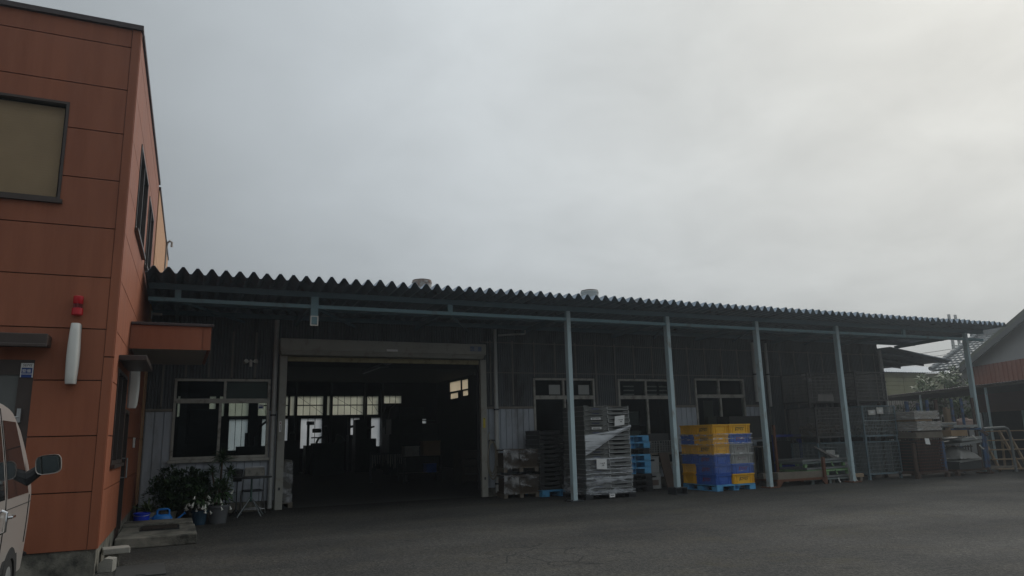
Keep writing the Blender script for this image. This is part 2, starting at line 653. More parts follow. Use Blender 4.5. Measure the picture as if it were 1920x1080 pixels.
island_tint(BROWN, 0.07)
BROWNDK = mat('brown_backing', (0.045, 0.022, 0.016), 0.85)
TANLIT = mat('lit_tan_panel', (0.45, 0.24, 0.12), 0.7, 0.2, 1.2, 0.3, 160, stretch=(3, 3, 0.4))  # tan tone puts the far section's sunlit, hazy look into the colour
CAP = mat('dark_cap', (0.055, 0.040, 0.040), 0.5, 0.2, 3)
BRONZE = mat('bronze_frame', (0.060, 0.046, 0.040), 0.42, 0.2, 6, metal=0.3)
ALU = mat('aluminium_frame', (0.40, 0.385, 0.34), 0.5, 0.18, 5, metal=0.1, stain=(0.16, 0.14, 0.11), stain_amt=0.35, stain_scale=6)
SHUT = mat('shutter_steel', (0.33, 0.325, 0.285), 0.55, 0.12, 3, stain=(0.20, 0.18, 0.13), stain_amt=0.25, stain_scale=4)
SHUTDK = mat('shutter_rubber', (0.33, 0.29, 0.16), 0.8, 0.25, 4, stain=(0.16, 0.12, 0.06), stain_amt=0.4, stain_scale=8)
CLAD = mat('grey_cladding', (0.44, 0.475, 0.52), 0.5, 0.10, 2, stain=(0.25, 0.26, 0.27), stain_amt=0.35, stain_scale=2, stretch=(1, 1, 0.4))
DARKCLAD = mat('dark_cladding', (0.12, 0.128, 0.135), 0.8, 0.25, 2, stain=(0.05, 0.048, 0.045), stain_amt=0.4, stain_scale=2, stretch=(1, 1, 0.3))  # base colour lightened to carry part of the glare veil over the wall
BATTEN = mat('batten', (0.19, 0.18, 0.16), 0.7, 0.2, 4)
SLATE = mat('folded_roof_steel', (0.25, 0.31, 0.37), 0.45, 0.18, 2, metal=0.35, stain=(0.10, 0.085, 0.07), stain_amt=0.25, stain_scale=3, rvar=0.2)
POST = mat('blue_post_paint', (0.42, 0.53, 0.55), 0.55, 0.15, 4, 0.15, 50, stain=(0.20, 0.115, 0.06), stain_amt=0.20, stain_scale=3.2, stretch=(1, 1, 0.5))
BEAM = mat('blue_beam_paint', (0.19, 0.32, 0.36), 0.55, 0.15, 3, stain=(0.14, 0.16, 0.15), stain_amt=0.2, stain_scale=3)
RUST = mat('rusty_steel', (0.13, 0.055, 0.03), 0.85, 0.4, 8, 0.4, 60)
DKRUST = mat('dark_rusty_steel', (0.07, 0.045, 0.033), 0.8, 0.4, 9, 0.3, 60)
STEEL = mat('galvanised_steel', (0.33, 0.34, 0.34), 0.4, 0.2, 8, metal=0.7)
STEELDK = mat('dark_steel', (0.07, 0.075, 0.08), 0.5, 0.3, 6, metal=0.5)
BLACK = mat('black_plastic', (0.018, 0.018, 0.02), 0.5, 0.2, 6)
DKGREY = mat('dark_grey_plastic', (0.050, 0.052, 0.052), 0.5, 0.2, 5)
WHITE = mat('white_plastic', (0.62, 0.62, 0.58), 0.4, 0.06, 3)
PAPER = mat('paper', (0.75, 0.75, 0.73), 0.8, 0.05, 9)
INK = mat('ink', (0.03, 0.03, 0.035), 0.7)
BLUEINK = mat('blue_ink', (0.02, 0.055, 0.22), 0.6)
REDINK = mat('red_ink', (0.25, 0.02, 0.03), 0.6)
WOOD = mat('raw_wood', (0.30, 0.22, 0.14), 0.8, 0.35, 6, 0.3, 40, stretch=(6, 1, 1))
WOODGREY = mat('weathered_wood', (0.17, 0.145, 0.115), 0.85, 0.35, 6, 0.3, 40)
BLUEPAL = mat('blue_pallet_plastic', (0.10, 0.35, 0.60), 0.45, 0.12, 4, stain=(0.04, 0.13, 0.24), stain_amt=0.25, stain_scale=5)
YEL = mat('yellow_plastic', (0.80, 0.43, 0.02), 0.4, 0.08, 3, stain=(0.5, 0.26, 0.03), stain_amt=0.2, stain_scale=4)
BLU = mat('blue_plastic', (0.04, 0.125, 0.46), 0.4, 0.1, 3, stain=(0.03, 0.07, 0.22), stain_amt=0.25, stain_scale=4)
GRY = mat('grey_plastic', (0.30, 0.30, 0.275), 0.5, 0.1, 3, stain=(0.17, 0.17, 0.16), stain_amt=0.3, stain_scale=4)
TRAYM = mat('tray_plastic', (0.105, 0.108, 0.102), 0.45, 0.15, 4)
TRAYDK = mat('dark_tray_plastic', (0.045, 0.046, 0.045), 0.5, 0.2, 4)
GREENM = mat('green_steel_paint', (0.20, 0.36, 0.16), 0.5, 0.25, 6, stain=(0.11, 0.12, 0.10), stain_amt=0.4, stain_scale=7)
GREENDK = mat('grey_green_steel', (0.16, 0.19, 0.18), 0.5, 0.25, 6, metal=0.3)
NAVY = mat('navy_steel_paint', (0.022, 0.035, 0.20), 0.5, 0.2, 6, stain=(0.04, 0.03, 0.04), stain_amt=0.3, stain_scale=9)
RACKBLUE = mat('blue_rack_paint', (0.05, 0.10, 0.19), 0.5, 0.3, 6, stain=(0.09, 0.05, 0.035), stain_amt=0.45, stain_scale=8)
CARD = mat('cardboard', (0.28, 0.19, 0.11), 0.85, 0.15, 4)
CLOTH = mat('grey_bundle', (0.34, 0.31, 0.27), 0.7, 0.2, 5, 0.4, 12)
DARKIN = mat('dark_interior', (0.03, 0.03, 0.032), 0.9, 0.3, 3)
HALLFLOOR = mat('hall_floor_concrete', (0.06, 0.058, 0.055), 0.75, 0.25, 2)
MACH = mat('machine_paint', (0.045, 0.055, 0.055), 0.5, 0.3, 4)
GLASS = glass_mat('window_glass')
GLASSDK = glass_mat('tinted_glass', (0.22, 0.25, 0.25), 0.16)
FROST = transl_mat('frosted_sheet', (0.93, 0.95, 0.97), 0.95)
AMBER = transl_mat('amber_sheet', (0.87, 0.84, 0.74), 0.9)
FILM = film_mat('stretch_film', 0.45)
FILMHEAVY = film_mat('bunched_film', 0.98, (0.60, 0.62, 0.64), (0.4, 0.4, 8), 2.5)
FILMLIGHT = film_mat('thin_film', 0.22, (0.7, 0.72, 0.75), (0.6, 0.6, 9), 5.0)
FILMCRUMPLE = film_mat('crumpled_film', 0.55, (0.42, 0.42, 0.42), (1.5, 1.5, 2.2), 2.2)
LEAFDK = leaf_mat('dark_leaf', (0.018, 0.042, 0.014), (0.045, 0.085, 0.028))
LEAF = leaf_mat('mid_leaf', (0.045, 0.085, 0.025), (0.12, 0.16, 0.05))
LEAFYEL = leaf_mat('pale_leaf', (0.055, 0.095, 0.03), (0.13, 0.17, 0.06))
BARK = mat('bark', (0.09, 0.065, 0.045), 0.9, 0.3, 8, 0.5, 30)
PETAL = mat('white_petal', (0.75, 0.75, 0.68), 0.6, 0.05, 5)
POTGREY = mat('grey_pot', (0.11, 0.115, 0.12), 0.6, 0.15, 4)
POTBLUE = mat('dark_blue_pot', (0.03, 0.07, 0.11), 0.5, 0.2, 4)
BUCKET = mat('blue_bucket', (0.015, 0.05, 0.55), 0.4, 0.1, 3)
CANBLUE = mat('watering_can_blue', (0.02, 0.20, 0.60), 0.4, 0.1, 3)
PIPEM = mat('pale_pipe', (0.48, 0.49, 0.47), 0.5, 0.1, 3, stain=(0.25, 0.24, 0.2), stain_amt=0.25, stain_scale=3)
SILVER = mat('van_paint', (0.40, 0.37, 0.345), 0.28, 0.02, 2, metal=0.25, spec=0.5)
CHROME = mat('chrome', (0.75, 0.75, 0.75), 0.08, metal=1.0)
MIRROR = mat('mirror_glass', (0.17, 0.20, 0.205), 0.03, metal=1.0)
TYRE = mat('tyre_rubber', (0.018, 0.018, 0.018), 0.85, 0.2, 10)
REDLENS = mat('red_lens', (0.45, 0.012, 0.02), 0.25, 0.05, 4)
TILE = mat('roof_tile', (0.17, 0.18, 0.185), 0.5, 0.3, 3, stain=(0.10, 0.10, 0.10), stain_amt=0.3, stain_scale=3)
PLASTER = mat('plaster', (0.29, 0.29, 0.285), 0.9, 0.08, 2)
REDCLAD = mat('red_brown_cladding', (0.21, 0.075, 0.045), 0.65, 0.15, 2, stretch=(1, 1, 0.3))
YELWALL = mat('yellowed_wall', (0.30, 0.29, 0.17), 0.85, 0.2, 1, stain=(0.2, 0.19, 0.12), stain_amt=0.4, stain_scale=1)
BLOCKWALL = mat('beige_block', (0.25, 0.22, 0.17), 0.9, 0.2, 2)
PALEROOF = mat('pale_roof_steel', (0.33, 0.36, 0.39), 0.5, 0.1, 2, metal=0.2)
# ------------------------------------------------------------------ ground
mb = MB()
mb.add([(-300, -300, 0), (500, -300, 0), (500, 500, 0), (-300, 500, 0)], [(0, 1, 2, 3)])
tag(mb.build('ground', ASPHALT), kind='structure')
mb = MB()
mb.add([(-0.6, 17.75, 0.006), (22.1, 17.75, 0.006), (22.1, 38, 0.006), (-0.6, 38, 0.006)], [(0, 1, 2, 3)])
tag(mb.build('hall_floor', HALLFLOOR), kind='structure')

def window(parent, M, u0, u1, z0, z1, fw=0.05, dep=0.07, mull=(), trans=(), fm=None, gm=None, world=True, name='window', split=True):
    """framed window: part with a pane under it. mull: upright positions, trans: cross bar heights. local front is -Y"""
    fm = fm or ALU
    gm = gm or GLASS
    mb = MB()
    for b in ((u0, u0 + fw, z0, z1), (u1 - fw, u1, z0, z1), (u0 + fw, u1 - fw, z0, z0 + fw), (u0 + fw, u1 - fw, z1 - fw, z1)):
        mb.box(b[0], b[1], -0.02, dep, b[2], b[3], 0, M)
    for i, m in enumerate(mull):
        mm = m if isinstance(m, tuple) else (m, z0 + fw, z1 - fw)
        mb.box(mm[0] - 0.028, mm[0] + 0.028, -0.012, dep - 0.01, mm[1], mm[2], 0, M)
    for t in trans:
        mb.box(u0 + fw, u1 - fw, -0.016, dep - 0.004, t - 0.05, t + 0.05, 0, M)
    w = mb.build(name, fm, parent, world)
    p = MB()
    p.box(u0 + fw, u1 - fw, dep * 0.4, dep * 0.4 + 0.006, z0 + fw, z1 - fw, 0, M)
    p.build('pane', gm, w, world)
    return w

# ------------------------------------------------------------------ brown office building
office = thing('office_building', 'two storey office building clad in rust brown panels at the left edge', 'building', (-4.5, 14, 0))
JOINTS = [0.30, 0.97, 1.63, 2.30, 2.94, 3.60, 4.25, 4.90, 5.56, 6.19, 6.82, 7.09]
def panels(mb, u0, u1, holes, M, gap=0.013, t=0.03, rows=JOINTS):
    for a, b in zip(rows[:-1], rows[1:]):
        mb.holed(u0, u1, a + gap / 2, b - gap / 2, [h for h in holes if h[3] > a and h[2] < b], t, M)
FX = -0.755
MF = T(0, 10.30, 0)                                     # front face, looks to -Y
MS = T(FX, 10.30, 0, R(89.0))                           # side face, looks to +X
fh = [(-3.5, -1.50, 4.57, 5.90), (-2.55, -1.58, 0.02, 2.54), (-7.4, -5.4, 4.57, 5.9)]
sh = [(0.77, 2.30, 1.26, 2.53), (1.50, 3.40, 4.70, 6.03), (4.0, 5.6, 4.70, 6.0), (2.52, 3.40, 0.20, 2.06)]
mb = MB()
panels(mb, -9.0, -0.862, fh, MF)
panels(mb, 0.11, 6.58, sh, MS)
mb.build('wall_panels', BROWN, office, True, weld=True)
mb = MB()
rows2 = [0.3, 1.63, 2.94, 4.25, 5.56, 6.98]
panels(mb, 6.62, 13.4, [], T(FX, 10.30, 0, R(89.0)) @ T(0, -0.02, 0), rows=rows2)
mb.build('annex_panels', TANLIT, office, True, weld=True)
mb = MB()
mb.box(-0.856, FX, 10.292, 10.335, 0.305, 2.585)
mb.box(-0.856, FX, 10.292, 10.335, 2.60, 7.09)
mb.box(0.0375, 0.104, -0.008, 0.03, 0.305, 2.585, 0, MS)
mb.box(0.0375, 0.104, -0.008, 0.03, 2.60, 7.09, 0, MS)
mb.build('corner_trim', BROWN, office, True)
mb = MB()
mb.holed(-9.0, -0.80, 0.05, 7.05, fh, 0.15, T(0, 10.332, 0))
mb.holed(0.05, 13.4, 0.05, 6.95, sh, 0.15, MS @ T(0, 0.032, 0))
mb.box(-9.0, -8.9, 10.49, 23.6, 0.05, 7.05)
mb.box(-8.9, -0.75, 23.6, 23.7, 0.05, 7.0)
mb.box(-8.9, -0.95, 10.49, 23.6, 6.80, 6.86)
mb.box(-8.9, -0.95, 10.49, 23.6, 3.35, 3.45)
mb.build('inner_wall', BROWNDK, office, True)
mb = MB()
mb.box(-9.02, FX + 0.03, 10.26, 10.52, 7.092, 7.16)
mb.box(0.222, 6.6, -0.03, 0.22, 7.092, 7.16, 0, MS)
mb.box(6.602, 13.4, -0.045, 0.22, 6.985, 7.05, 0, MS)
mb.build('parapet_cap', CAP, office, True)
mb = MB()
mb.box(-9.0, -2.58, 10.318, 10.6, 0, 0.30)
mb.box(-1.55, FX - 0.012, 10.318, 10.6, 0, 0.30)
mb.box(0.30, 2.50, 0.014, 0.2, 0, 0.298, 0, MS)
mb.box(3.42, 13.3, 0.014, 0.2, 0, 0.298, 0, MS)
mb.build('foundation', CONCRETE, office, True)
# upper front windows with blinds
for (u0, u1) in ((-3.5, -1.50), (-7.4, -5.4)):
    w = window(office, T(0, 10.31, 0), u0, u1, 4.57, 5.90, 0.032, 0.09, mull=((u0 + u1) / 2 - 0.35,), fm=BRONZE, gm=glass_mat('blind_glass_%d' % int(-u0), (0.88, 0.9, 0.86), 0.10))
    b = MB()
    nsl = 70
    for i in range(nsl):
        z = 4.62 + (5.85 - 4.62) * i / nsl
        b.box(u0 + 0.06, u1 - 0.06, 10.40 + 0.0015 * (i % 2), 10.412 + 0.0015 * (i % 2), z, z + (5.85 - 4.62) / nsl)
    b.build('blind', mat('beige_blind', (0.60, 0.40, 0.29), 0.9, 0.15, 3), w, True)
    b = MB()
    b.box(u0 - 0.02, u1 + 0.03, 10.255, 10.299, 4.52, 4.568)
    b.build('sill', BRONZE, w, True)
# side windows
for h, ml in ((sh[0], (1.55,)), (sh[1], (2.45,)), (sh[2], (4.8,))):
    w = window(office, MS @ T(0, 0.005, 0), h[0], h[1], h[2], h[3], 0.045, 0.09, mull=ml, fm=BRONZE, gm=GLASSDK)
    b = MB()
    b.box(h[0] - 0.03, h[1] + 0.03, -0.055, 0.0, h[2] - 0.05, h[2] - 0.003, 0, MS)
    b.build('sill', BRONZE, w, True)
mb = MB()
mb.box(0.70, 2.40, -0.34, -0.002, 2.63, 2.70, 0, MS)
mb.build('window_awning', BRONZE, office, True, bevel=0.008)
# front door with its hood
mb = MB()
mb.box(-2.62, -1.43, 9.97, 10.298, 2.69, 2.82)
mb.box(-2.62, -1.43, 9.95, 9.98, 2.66, 2.70)
mb.build('door_hood', BRONZE, office, True, bevel=0.008)
mb = MB()
for b in ((-2.55, -2.49, 0.05, 2.54), (-1.64, -1.58, 0.05, 2.54), (-2.49, -1.64, 2.47, 2.54), (-2.49, -2.40, 0.05, 2.47), (-1.73, -1.64, 0.05, 2.47), (-2.40, -1.73, 0.05, 0.22), (-2.40, -1.73, 2.36, 2.47)):
    mb.box(b[0], b[1], 10.31, 10.39, b[2], b[3])
door = mb.build('door', BRONZE, office, True)
mb = MB()
mb.box(-2.40, -1.73, 10.335, 10.343, 0.22, 2.36)
mb.build('pane', mat('smoked_door_glass', (0.10, 0.105, 0.10), 0.25, 0.1, 3, spec=0.6), door, True)
mb = MB()
mb.box(-1.70, -1.66, 10.25, 10.31, 1.80, 1.96)
mb.tube([(-1.68, 10.29, 1.86), (-1.68, 10.25, 1.86), (-1.76, 10.25, 1.86)], 0.012, 8)
mb.build('handle', STEEL, door, True)
# security company sticker
mb = MB()
SX0, SX1, SZ0, SZ1 = -1.716, -1.588, 2.33, 2.50
mb.box(SX0, SX1, 10.300, 10.306, SZ0, SZ1, 0)
mb.box(SX0 + 0.010, SX1 - 0.010, 10.297, 10.2999, SZ0 - 0.001, SZ1 - 0.055, 1)
mb.box(SX0 + 0.010, SX1 - 0.010, 10.294, 10.2968, SZ0 + 0.036, SZ0 + 0.043, 0)
mb.text('SEMS', 0.044, T((SX0 + SX1) / 2, 10.2985, SZ1 - 0.027), 2, shear=0.2)
mb.text('警備', 0.046, T((SX0 + SX1) / 2 - 0.003, 10.2955, SZ0 + 0.073), 0)
mb.build('sticker', [PAPER, BLUEINK, INK], door, True)
# side door in the porch
mb = MB()
for b in ((2.52, 2.58, 0.20, 2.06), (3.34, 3.40, 0.20, 2.06), (2.58, 3.34, 2.0, 2.06)):
    mb.box(b[0], b[1], 0.0, 0.10, b[2], b[3], 0, MS)
mb.box(2.58, 3.34, 0.06, 0.10, 0.20, 2.0, 0, MS)
sd = mb.build('side_door', BRONZE, office, True)
mb = MB()
mb.tube([MS @ Vector((3.24, 0.05, 1.0)), MS @ Vector((3.24, -0.03, 1.0)), MS @ Vector((3.24, -0.03, 1.3)), MS @ Vector((3.24, 0.05, 1.3))], 0.013, 8)
mb.build('handle', STEEL, sd, True)
# porch roof
mb = MB()
mb.box(-0.70, 0.42, 12.47, 14.93, 2.985, 3.33)
mb.box(0.325, 0.44, 12.455, 12.468, 2.96, 3.33)
mb.box(-0.71, 0.31, 12.455, 12.468, 2.96, 3.33)
mb.box(0.421, 0.44, 12.47, 14.93, 2.96, 3.33)
porch = mb.build('porch_roof', BROWN, office, True)
mb = MB()
mb.box(-0.71, 0.47, 12.425, 14.96, 3.332, 3.375)
mb.build('roof_cap', CAP, porch, True, bevel=0.006)
mb = MB()
mb.box(-0.68, 0.39, 12.50, 14.90, 2.962, 2.982)
mb.build('soffit', mat('soffit_board', (0.30, 0.30, 0.27), 0.8, 0.08, 2), porch, True)
mb = MB()
hp = [Vector((-0.50, 23.2, 6.5 + 0.001))]
mb.tube([(-0.62, 21.6, 5.9), (-0.53, 21.6, 5.9), (-0.52, 21.6, 6.85), (-0.50, 21.55, 6.98), (-0.44, 21.5, 7.03), (-0.385, 21.45, 6.98), (-0.385, 21.45, 6.85)], 0.03, 8)
mb.build('vent_pipe', mat('vent_pipe_metal', (0.28, 0.25, 0.22), 0.5, 0.1, 4), office, True)

# ------------------------------------------------------------------ factory hall
hall = thing('factory_hall', 'long dark single storey factory hall behind the lean-to canopy', 'building', (11, 17.6, 0))
YW = 17.6
HOLES = [(-0.06, 1.95, 1.17, 2.92), (2.22, 7.10, 0.0, 3.5), (8.71, 10.62, 1.30, 3.02), (11.40, 13.37, 0.60, 3.02), (14.12, 16.02, 0.60, 3.06)]
def ribs(x0, x1, pitch=0.066, amp=0.02):
    prof, x, k = [], x0, 0
    while x < x1:
        prof += [(x, YW - (amp if k % 2 else 0)), (min(x + pitch * 0.36, x1), YW - (amp if k % 2 else 0))]
        x += pitch * 0.5
        k += 1
    return prof
mb = MB()
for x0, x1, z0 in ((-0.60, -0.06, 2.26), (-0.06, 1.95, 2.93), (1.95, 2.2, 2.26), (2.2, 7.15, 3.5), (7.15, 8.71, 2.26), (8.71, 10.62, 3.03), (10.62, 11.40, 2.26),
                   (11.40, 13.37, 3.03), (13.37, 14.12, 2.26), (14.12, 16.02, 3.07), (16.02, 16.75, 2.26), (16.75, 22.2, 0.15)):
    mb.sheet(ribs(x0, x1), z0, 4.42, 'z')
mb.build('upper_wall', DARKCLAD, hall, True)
mb = MB()
for x in [-0.3, 0.15, 0.62, 1.1, 1.6] + [7.47 + 0.645 * i for i in range(14)] + [17.0 + 0.62 * i for i in range(9)]:
    z0 = 2.3
    for h in HOLES:
        if h[0] - 0.03 < x < h[1] + 0.03:
            z0 = h[3] + 0.03
    if x > 16.8:
        z0 = 0.2
    mb.box(x - 0.022, x + 0.022, YW - 0.04, YW - 0.021, z0, 4.0)
for z in (3.15, 3.95):
    mb.box(7.2, 22.15, YW - 0.032, YW - 0.0205, z - 0.012, z + 0.012)
mb.build('batten', BATTEN, hall, True)
def strips(mb, x0, x1, z0, z1, pitch=0.172):
    n = max(1, round((x1 - x0) / pitch))
    p = (x1 - x0) / n
    prof = []
    for i in range(n):
        a = x0 + i * p
        prof += [(a, YW + 0.006), (a + 0.018, YW + 0.006), (a + 0.022, YW - 0.02), (a + p, YW - 0.02)]
    mb.sheet(prof, z0, z1, 'z')
mb = MB()
for s in ((-0.60, -0.06, 0.22, 2.20), (-0.06, 1.95, 0.22, 1.10), (1.95, 2.14, 0.22, 2.20), (7.22, 8.71, 0.22, 2.20), (8.71, 10.62, 0.22, 1.24), (10.62, 11.40, 0.22, 2.20),
          (11.40, 13.37, 0.22, 0.58), (13.37, 14.12, 0.22, 2.20), (14.12, 16.02, 0.22, 0.58), (16.02, 16.7, 0.22, 2.2)):
    mb = MB()
    strips(mb, *s)
    mb.build('lower_wall', CLAD, hall, True)
for a, b in ((-0.60, -0.07), (1.96, 2.14), (7.22, 8.70), (10.63, 11.39), (13.38, 14.11), (16.03, 16.7)):
    mb = MB()
    mb.box(a, b, YW - 0.05, YW - 0.001, 2.203, 2.262)
    mb.build('ledge', mat('ledge_trim', (0.22, 0.20, 0.17), 0.7, 0.2, 4), hall, True)
mb = MB()
for a, b in ((-0.6, 2.14), (7.22, 22.2)):
    mb.box(a, b, YW - 0.012, YW + 0.1, 0, 0.21)
mb.build('plinth', CONCRETE, hall, True)
mb = MB()
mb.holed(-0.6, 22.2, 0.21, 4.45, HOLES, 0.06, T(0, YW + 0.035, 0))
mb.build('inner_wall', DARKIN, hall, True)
# windows of the front
wl_ = window(hall, T(0, YW - 0.03, 0), -0.06, 1.95, 1.17, 2.92, 0.055, 0.10, mull=((0.90, 1.22, 2.38), (0.98, 2.48, 2.87)), trans=(2.43,))
mb = MB()
mb.box(1.01, 1.89, YW + 0.03, YW + 0.04, 2.485, 2.86)
mb.build('blank_panel', mat('grey_board', (0.20, 0.195, 0.175), 0.8, 0.08, 4), wl_, True)
mb = MB()
mb.box(-0.10, 1.99, YW - 0.11, YW - 0.031, 1.10, 1.165)
mb.build('sill', ALU, wl_, True, bevel=0.006)
mb = MB()
mb.box(1.70, 1.82, YW - 0.006, YW - 0.0005, 2.25, 2.35, 0)
mb.box(1.715, 1.805, YW - 0.010, YW - 0.0062, 2.265, 2.30, 1)
mb.text('SEMS', 0.03, T(1.76, YW - 0.0085, 2.325), 2, shear=0.2)
mb.build('sticker', [PAPER, BLUEINK, INK], wl_, True)
for (u0, u1, z0, z1, zt) in ((8.71, 10.62, 1.30, 3.02, 2.50), (11.40, 13.37, 0.60, 3.02, 2.50), (14.12, 16.02, 0.60, 3.06, 2.53)):
    m_ = (u0 + u1) / 2
    w = window(hall, T(0, YW - 0.03, 0), u0, u1, z0, z1, 0.055, 0.10, mull=((m_, z0 + 0.055, zt - 0.05), (m_ - 0.03, zt + 0.05, z1 - 0.055)), trans=(zt,))
    mb = MB()
    mb.box(u0 - 0.03, u1 + 0.03, YW - 0.10, YW - 0.031, z0 - 0.05, z0 - 0.003)
    mb.build('sill', ALU, w, True, bevel=0.006)
    if u0 < 9:
        for xx in (9.20, 10.12):
            mb = MB()
            mb.box(xx, xx + 0.34, YW - 0.004, YW - 0.0005, 2.58, 2.84)
            mb.build('paper_sheet', mat('grey_paper', (0.42, 0.43, 0.41), 0.8, 0.08, 7), w, True)
    elif u0 < 12:
        for xx in (11.75, 12.55, 13.02):
            mb = MB()
            for k in range(3):
                mb.box(xx, xx + 0.36 - 0.1 * (xx > 12.9), YW + 0.22, YW + 0.25, 2.58 + 0.115 * k, 2.615 + 0.115 * k)
            mb.build('wall_slats', mat('slat_grey', (0.42, 0.40, 0.36), 0.7, 0.2, 4), w, True)
# roller shutter
mb = MB()
mb.box(2.08, 7.16, 17.10, YW - 0.05, 3.555, 3.825)
mb.frustum(2.09, 7.13, 17.12, YW - 0.055, 3.456, 3.553, 0.03, 0.05)
shut = mb.build('roller_shutter', SHUT, hall, True, bevel=0.008)
mb = MB()
mb.box(2.30, 7.08, 17.42, 17.50, 3.335, 3.445)
mb.build('bottom_rail', SHUTDK, shut, True, bevel=0.006)
for x0, x1 in ((2.12, 2.28), (7.10, 7.26)):
    mb = MB()
    mb.box(x0, x1, 17.36, 17.405, 0.02, 3.455)
    mb.box(x0 + (0.0 if x0 < 5 else 0.11), x0 + (0.05 if x0 < 5 else 0.16), 17.406, 17.598, 0.02, 3.455)
    mb.box(x0 + 0.001 + (0.11 if x0 < 5 else 0.0), x0 + (0.159 if x0 < 5 else 0.049), 17.406, 17.46, 0.02, 3.455)
    mb.box(x0 + 0.06, x0 + 0.10, 17.352, 17.359, 0.44, 0.50, 1)
    mb.build('guide_rail', [SHUT, INK], shut, True)
mb = MB()
mb.box(4.55, 4.82, 17.085, 17.0985, 3.58, 3.63, 0)
mb.build('name_plate', PAPER, shut, True)
mb = MB()
mb.box(6.72, 7.03, 17.094, 17.0988, 3.64, 3.765, 0)
mb.box(6.83, 6.93, 17.0905, 17.0938, 3.65, 3.755, 1)
mb.text('Ap', 0.09, T(6.77, 17.092, 3.69), 1)
mb.build('maker_sticker', [mat('faded_blue_sticker', (0.13, 0.16, 0.25), 0.7, 0.2, 9), mat('faded_sticker', (0.27, 0.29, 0.32), 0.8, 0.2, 9)], shut, True)
mb = MB()
mb.box(2.15, 2.20, 17.354, 17.3595, 1.72, 1.96, 0)
mb.box(2.165, 2.185, 17.351, 17.3538, 1.90, 1.93, 1)
mb.box(2.17, 2.18, 17.351, 17.3538, 1.75, 1.87, 2)
mb.build('warning_sticker', [PAPER, REDINK, INK], shut, True)
mb = MB()
mb.box(7.15, 7.21, 17.354, 17.3595, 1.72, 1.97, 0)
mb.box(7.165, 7.195, 17.351, 17.3538, 1.94, 1.96, 1)
mb.build('warning_sticker', [mat('yellow_sticker', (0.55, 0.45, 0.04), 0.7), INK], shut, True)
# the other walls: side, back with daylight panels, roof, columns
BK = [(0.06, 0.19), (1.45, 1.73), (1.9, 2.12), (2.33, 3.24), (3.68, 5.1), (5.2, 5.4), (5.52, 6.83), (7.03, 7.16), (7.26, 8.9), (9.06, 9.7), (10.0, 10.95)]
bh = []
for i, (a, b) in enumerate(BK):
    zt = 3.74 if a < 10 else 3.76
    bh.append((a, b, 2.78 if a < 10 else 3.36, zt))
BL = [(2.38, 3.24), (3.9, 5.13), (5.75, 6.80), (8.1, 8.72), (9.33, 9.8), (11.75, 11.98), (12.1, 12.34)]
bh += [(a, b, 1.15 if a < 11 else 2.28, 2.62 if a < 11 else 2.52) for a, b in BL]
mb = MB()
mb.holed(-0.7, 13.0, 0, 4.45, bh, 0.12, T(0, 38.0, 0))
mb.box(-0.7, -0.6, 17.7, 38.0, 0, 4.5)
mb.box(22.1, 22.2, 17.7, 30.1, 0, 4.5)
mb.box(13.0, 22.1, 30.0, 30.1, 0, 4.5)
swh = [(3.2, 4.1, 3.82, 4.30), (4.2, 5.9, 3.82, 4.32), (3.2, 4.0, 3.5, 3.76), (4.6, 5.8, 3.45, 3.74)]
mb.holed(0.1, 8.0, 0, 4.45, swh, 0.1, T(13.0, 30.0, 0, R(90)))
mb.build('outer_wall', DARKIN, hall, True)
mb = MB()
for (x0, x1, y0, y1, zs) in ((-0.72, 22.3, 17.64, 25, (4.46, 5.3)), (-0.72, 22.3, 25, 30.3, (5.3, 4.46)), (-0.72, 13.2, 30.3, 38.3, (4.50, 4.46))):
    mb.add([(x0, y0, zs[0]), (x1, y0, zs[0]), (x1, y1, zs[1]), (x0, y1, zs[1]), (x0, y0, zs[0] + 0.06), (x1, y0, zs[0] + 0.06), (x1, y1, zs[1] + 0.06), (x0, y1, zs[1] + 0.06)],
           [(0, 3, 2, 1), (4, 5, 6, 7), (0, 1, 5, 4), (1, 2, 6, 5), (2, 3, 7, 6), (3, 0, 4, 7)])
for x in (-0.72, 22.24):
    mb.prism([(17.64, 4.4), (30.3, 4.4), (25, 5.29)], 0.06, Matrix(((0, 1, 0, x), (1, 0, 0, 0), (0, 0, 1, 0), (0, 0, 0, 1))))
mb.build('roof', SLATE, hall, True)
mb = MB()
mb.add([(-0.6, 17.7, 4.44), (22.1, 17.7, 4.44), (22.1, 24.95, 5.24), (-0.6, 24.95, 5.24), (22.1, 30.0, 4.44), (-0.6, 30.0, 4.44), (13.0, 30.0, 4.44), (13.0, 38.0, 4.43), (-0.6, 38.0, 4.43)], [(0, 3, 2, 1), (3, 5, 4, 2), (5, 8, 7, 6)])
mb.build('ceiling', mat('shade_lining', (0.012, 0.012, 0.013), 0.95), hall, True)  # added near-black lining; the ceiling's shade is put into its colour
for (a, b), h in zip(BK + BL, bh):
    mb = MB()
    n = max(1, round((b - a) / 0.33))
    for i in range(n):
        x0, x1 = a + (b - a) * i / n, a + (b - a) * (i + 1) / n
        mb.box(x0, x1, 38.05, 38.054, h[2], h[3])
        if i:
            mb.box(x0 - 0.012, x0 + 0.012, 38.03, 38.049, h[2], h[3], 1)
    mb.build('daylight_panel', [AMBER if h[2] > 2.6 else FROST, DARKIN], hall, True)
mb = MB()
for a, b, c, d in swh:
    mb.box(a, b, -0.05, -0.046, c, d, 0, T(13.0, 30.0, 0, R(90)) @ T(0, 0.1, 0))
mb.build('daylight_panel', mat('amber_side_sheet', (0.5, 0.4, 0.25)) if False else transl_mat('tan_sheet', (0.86, 0.77, 0.65), 0.88), hall, True)
mb = MB()
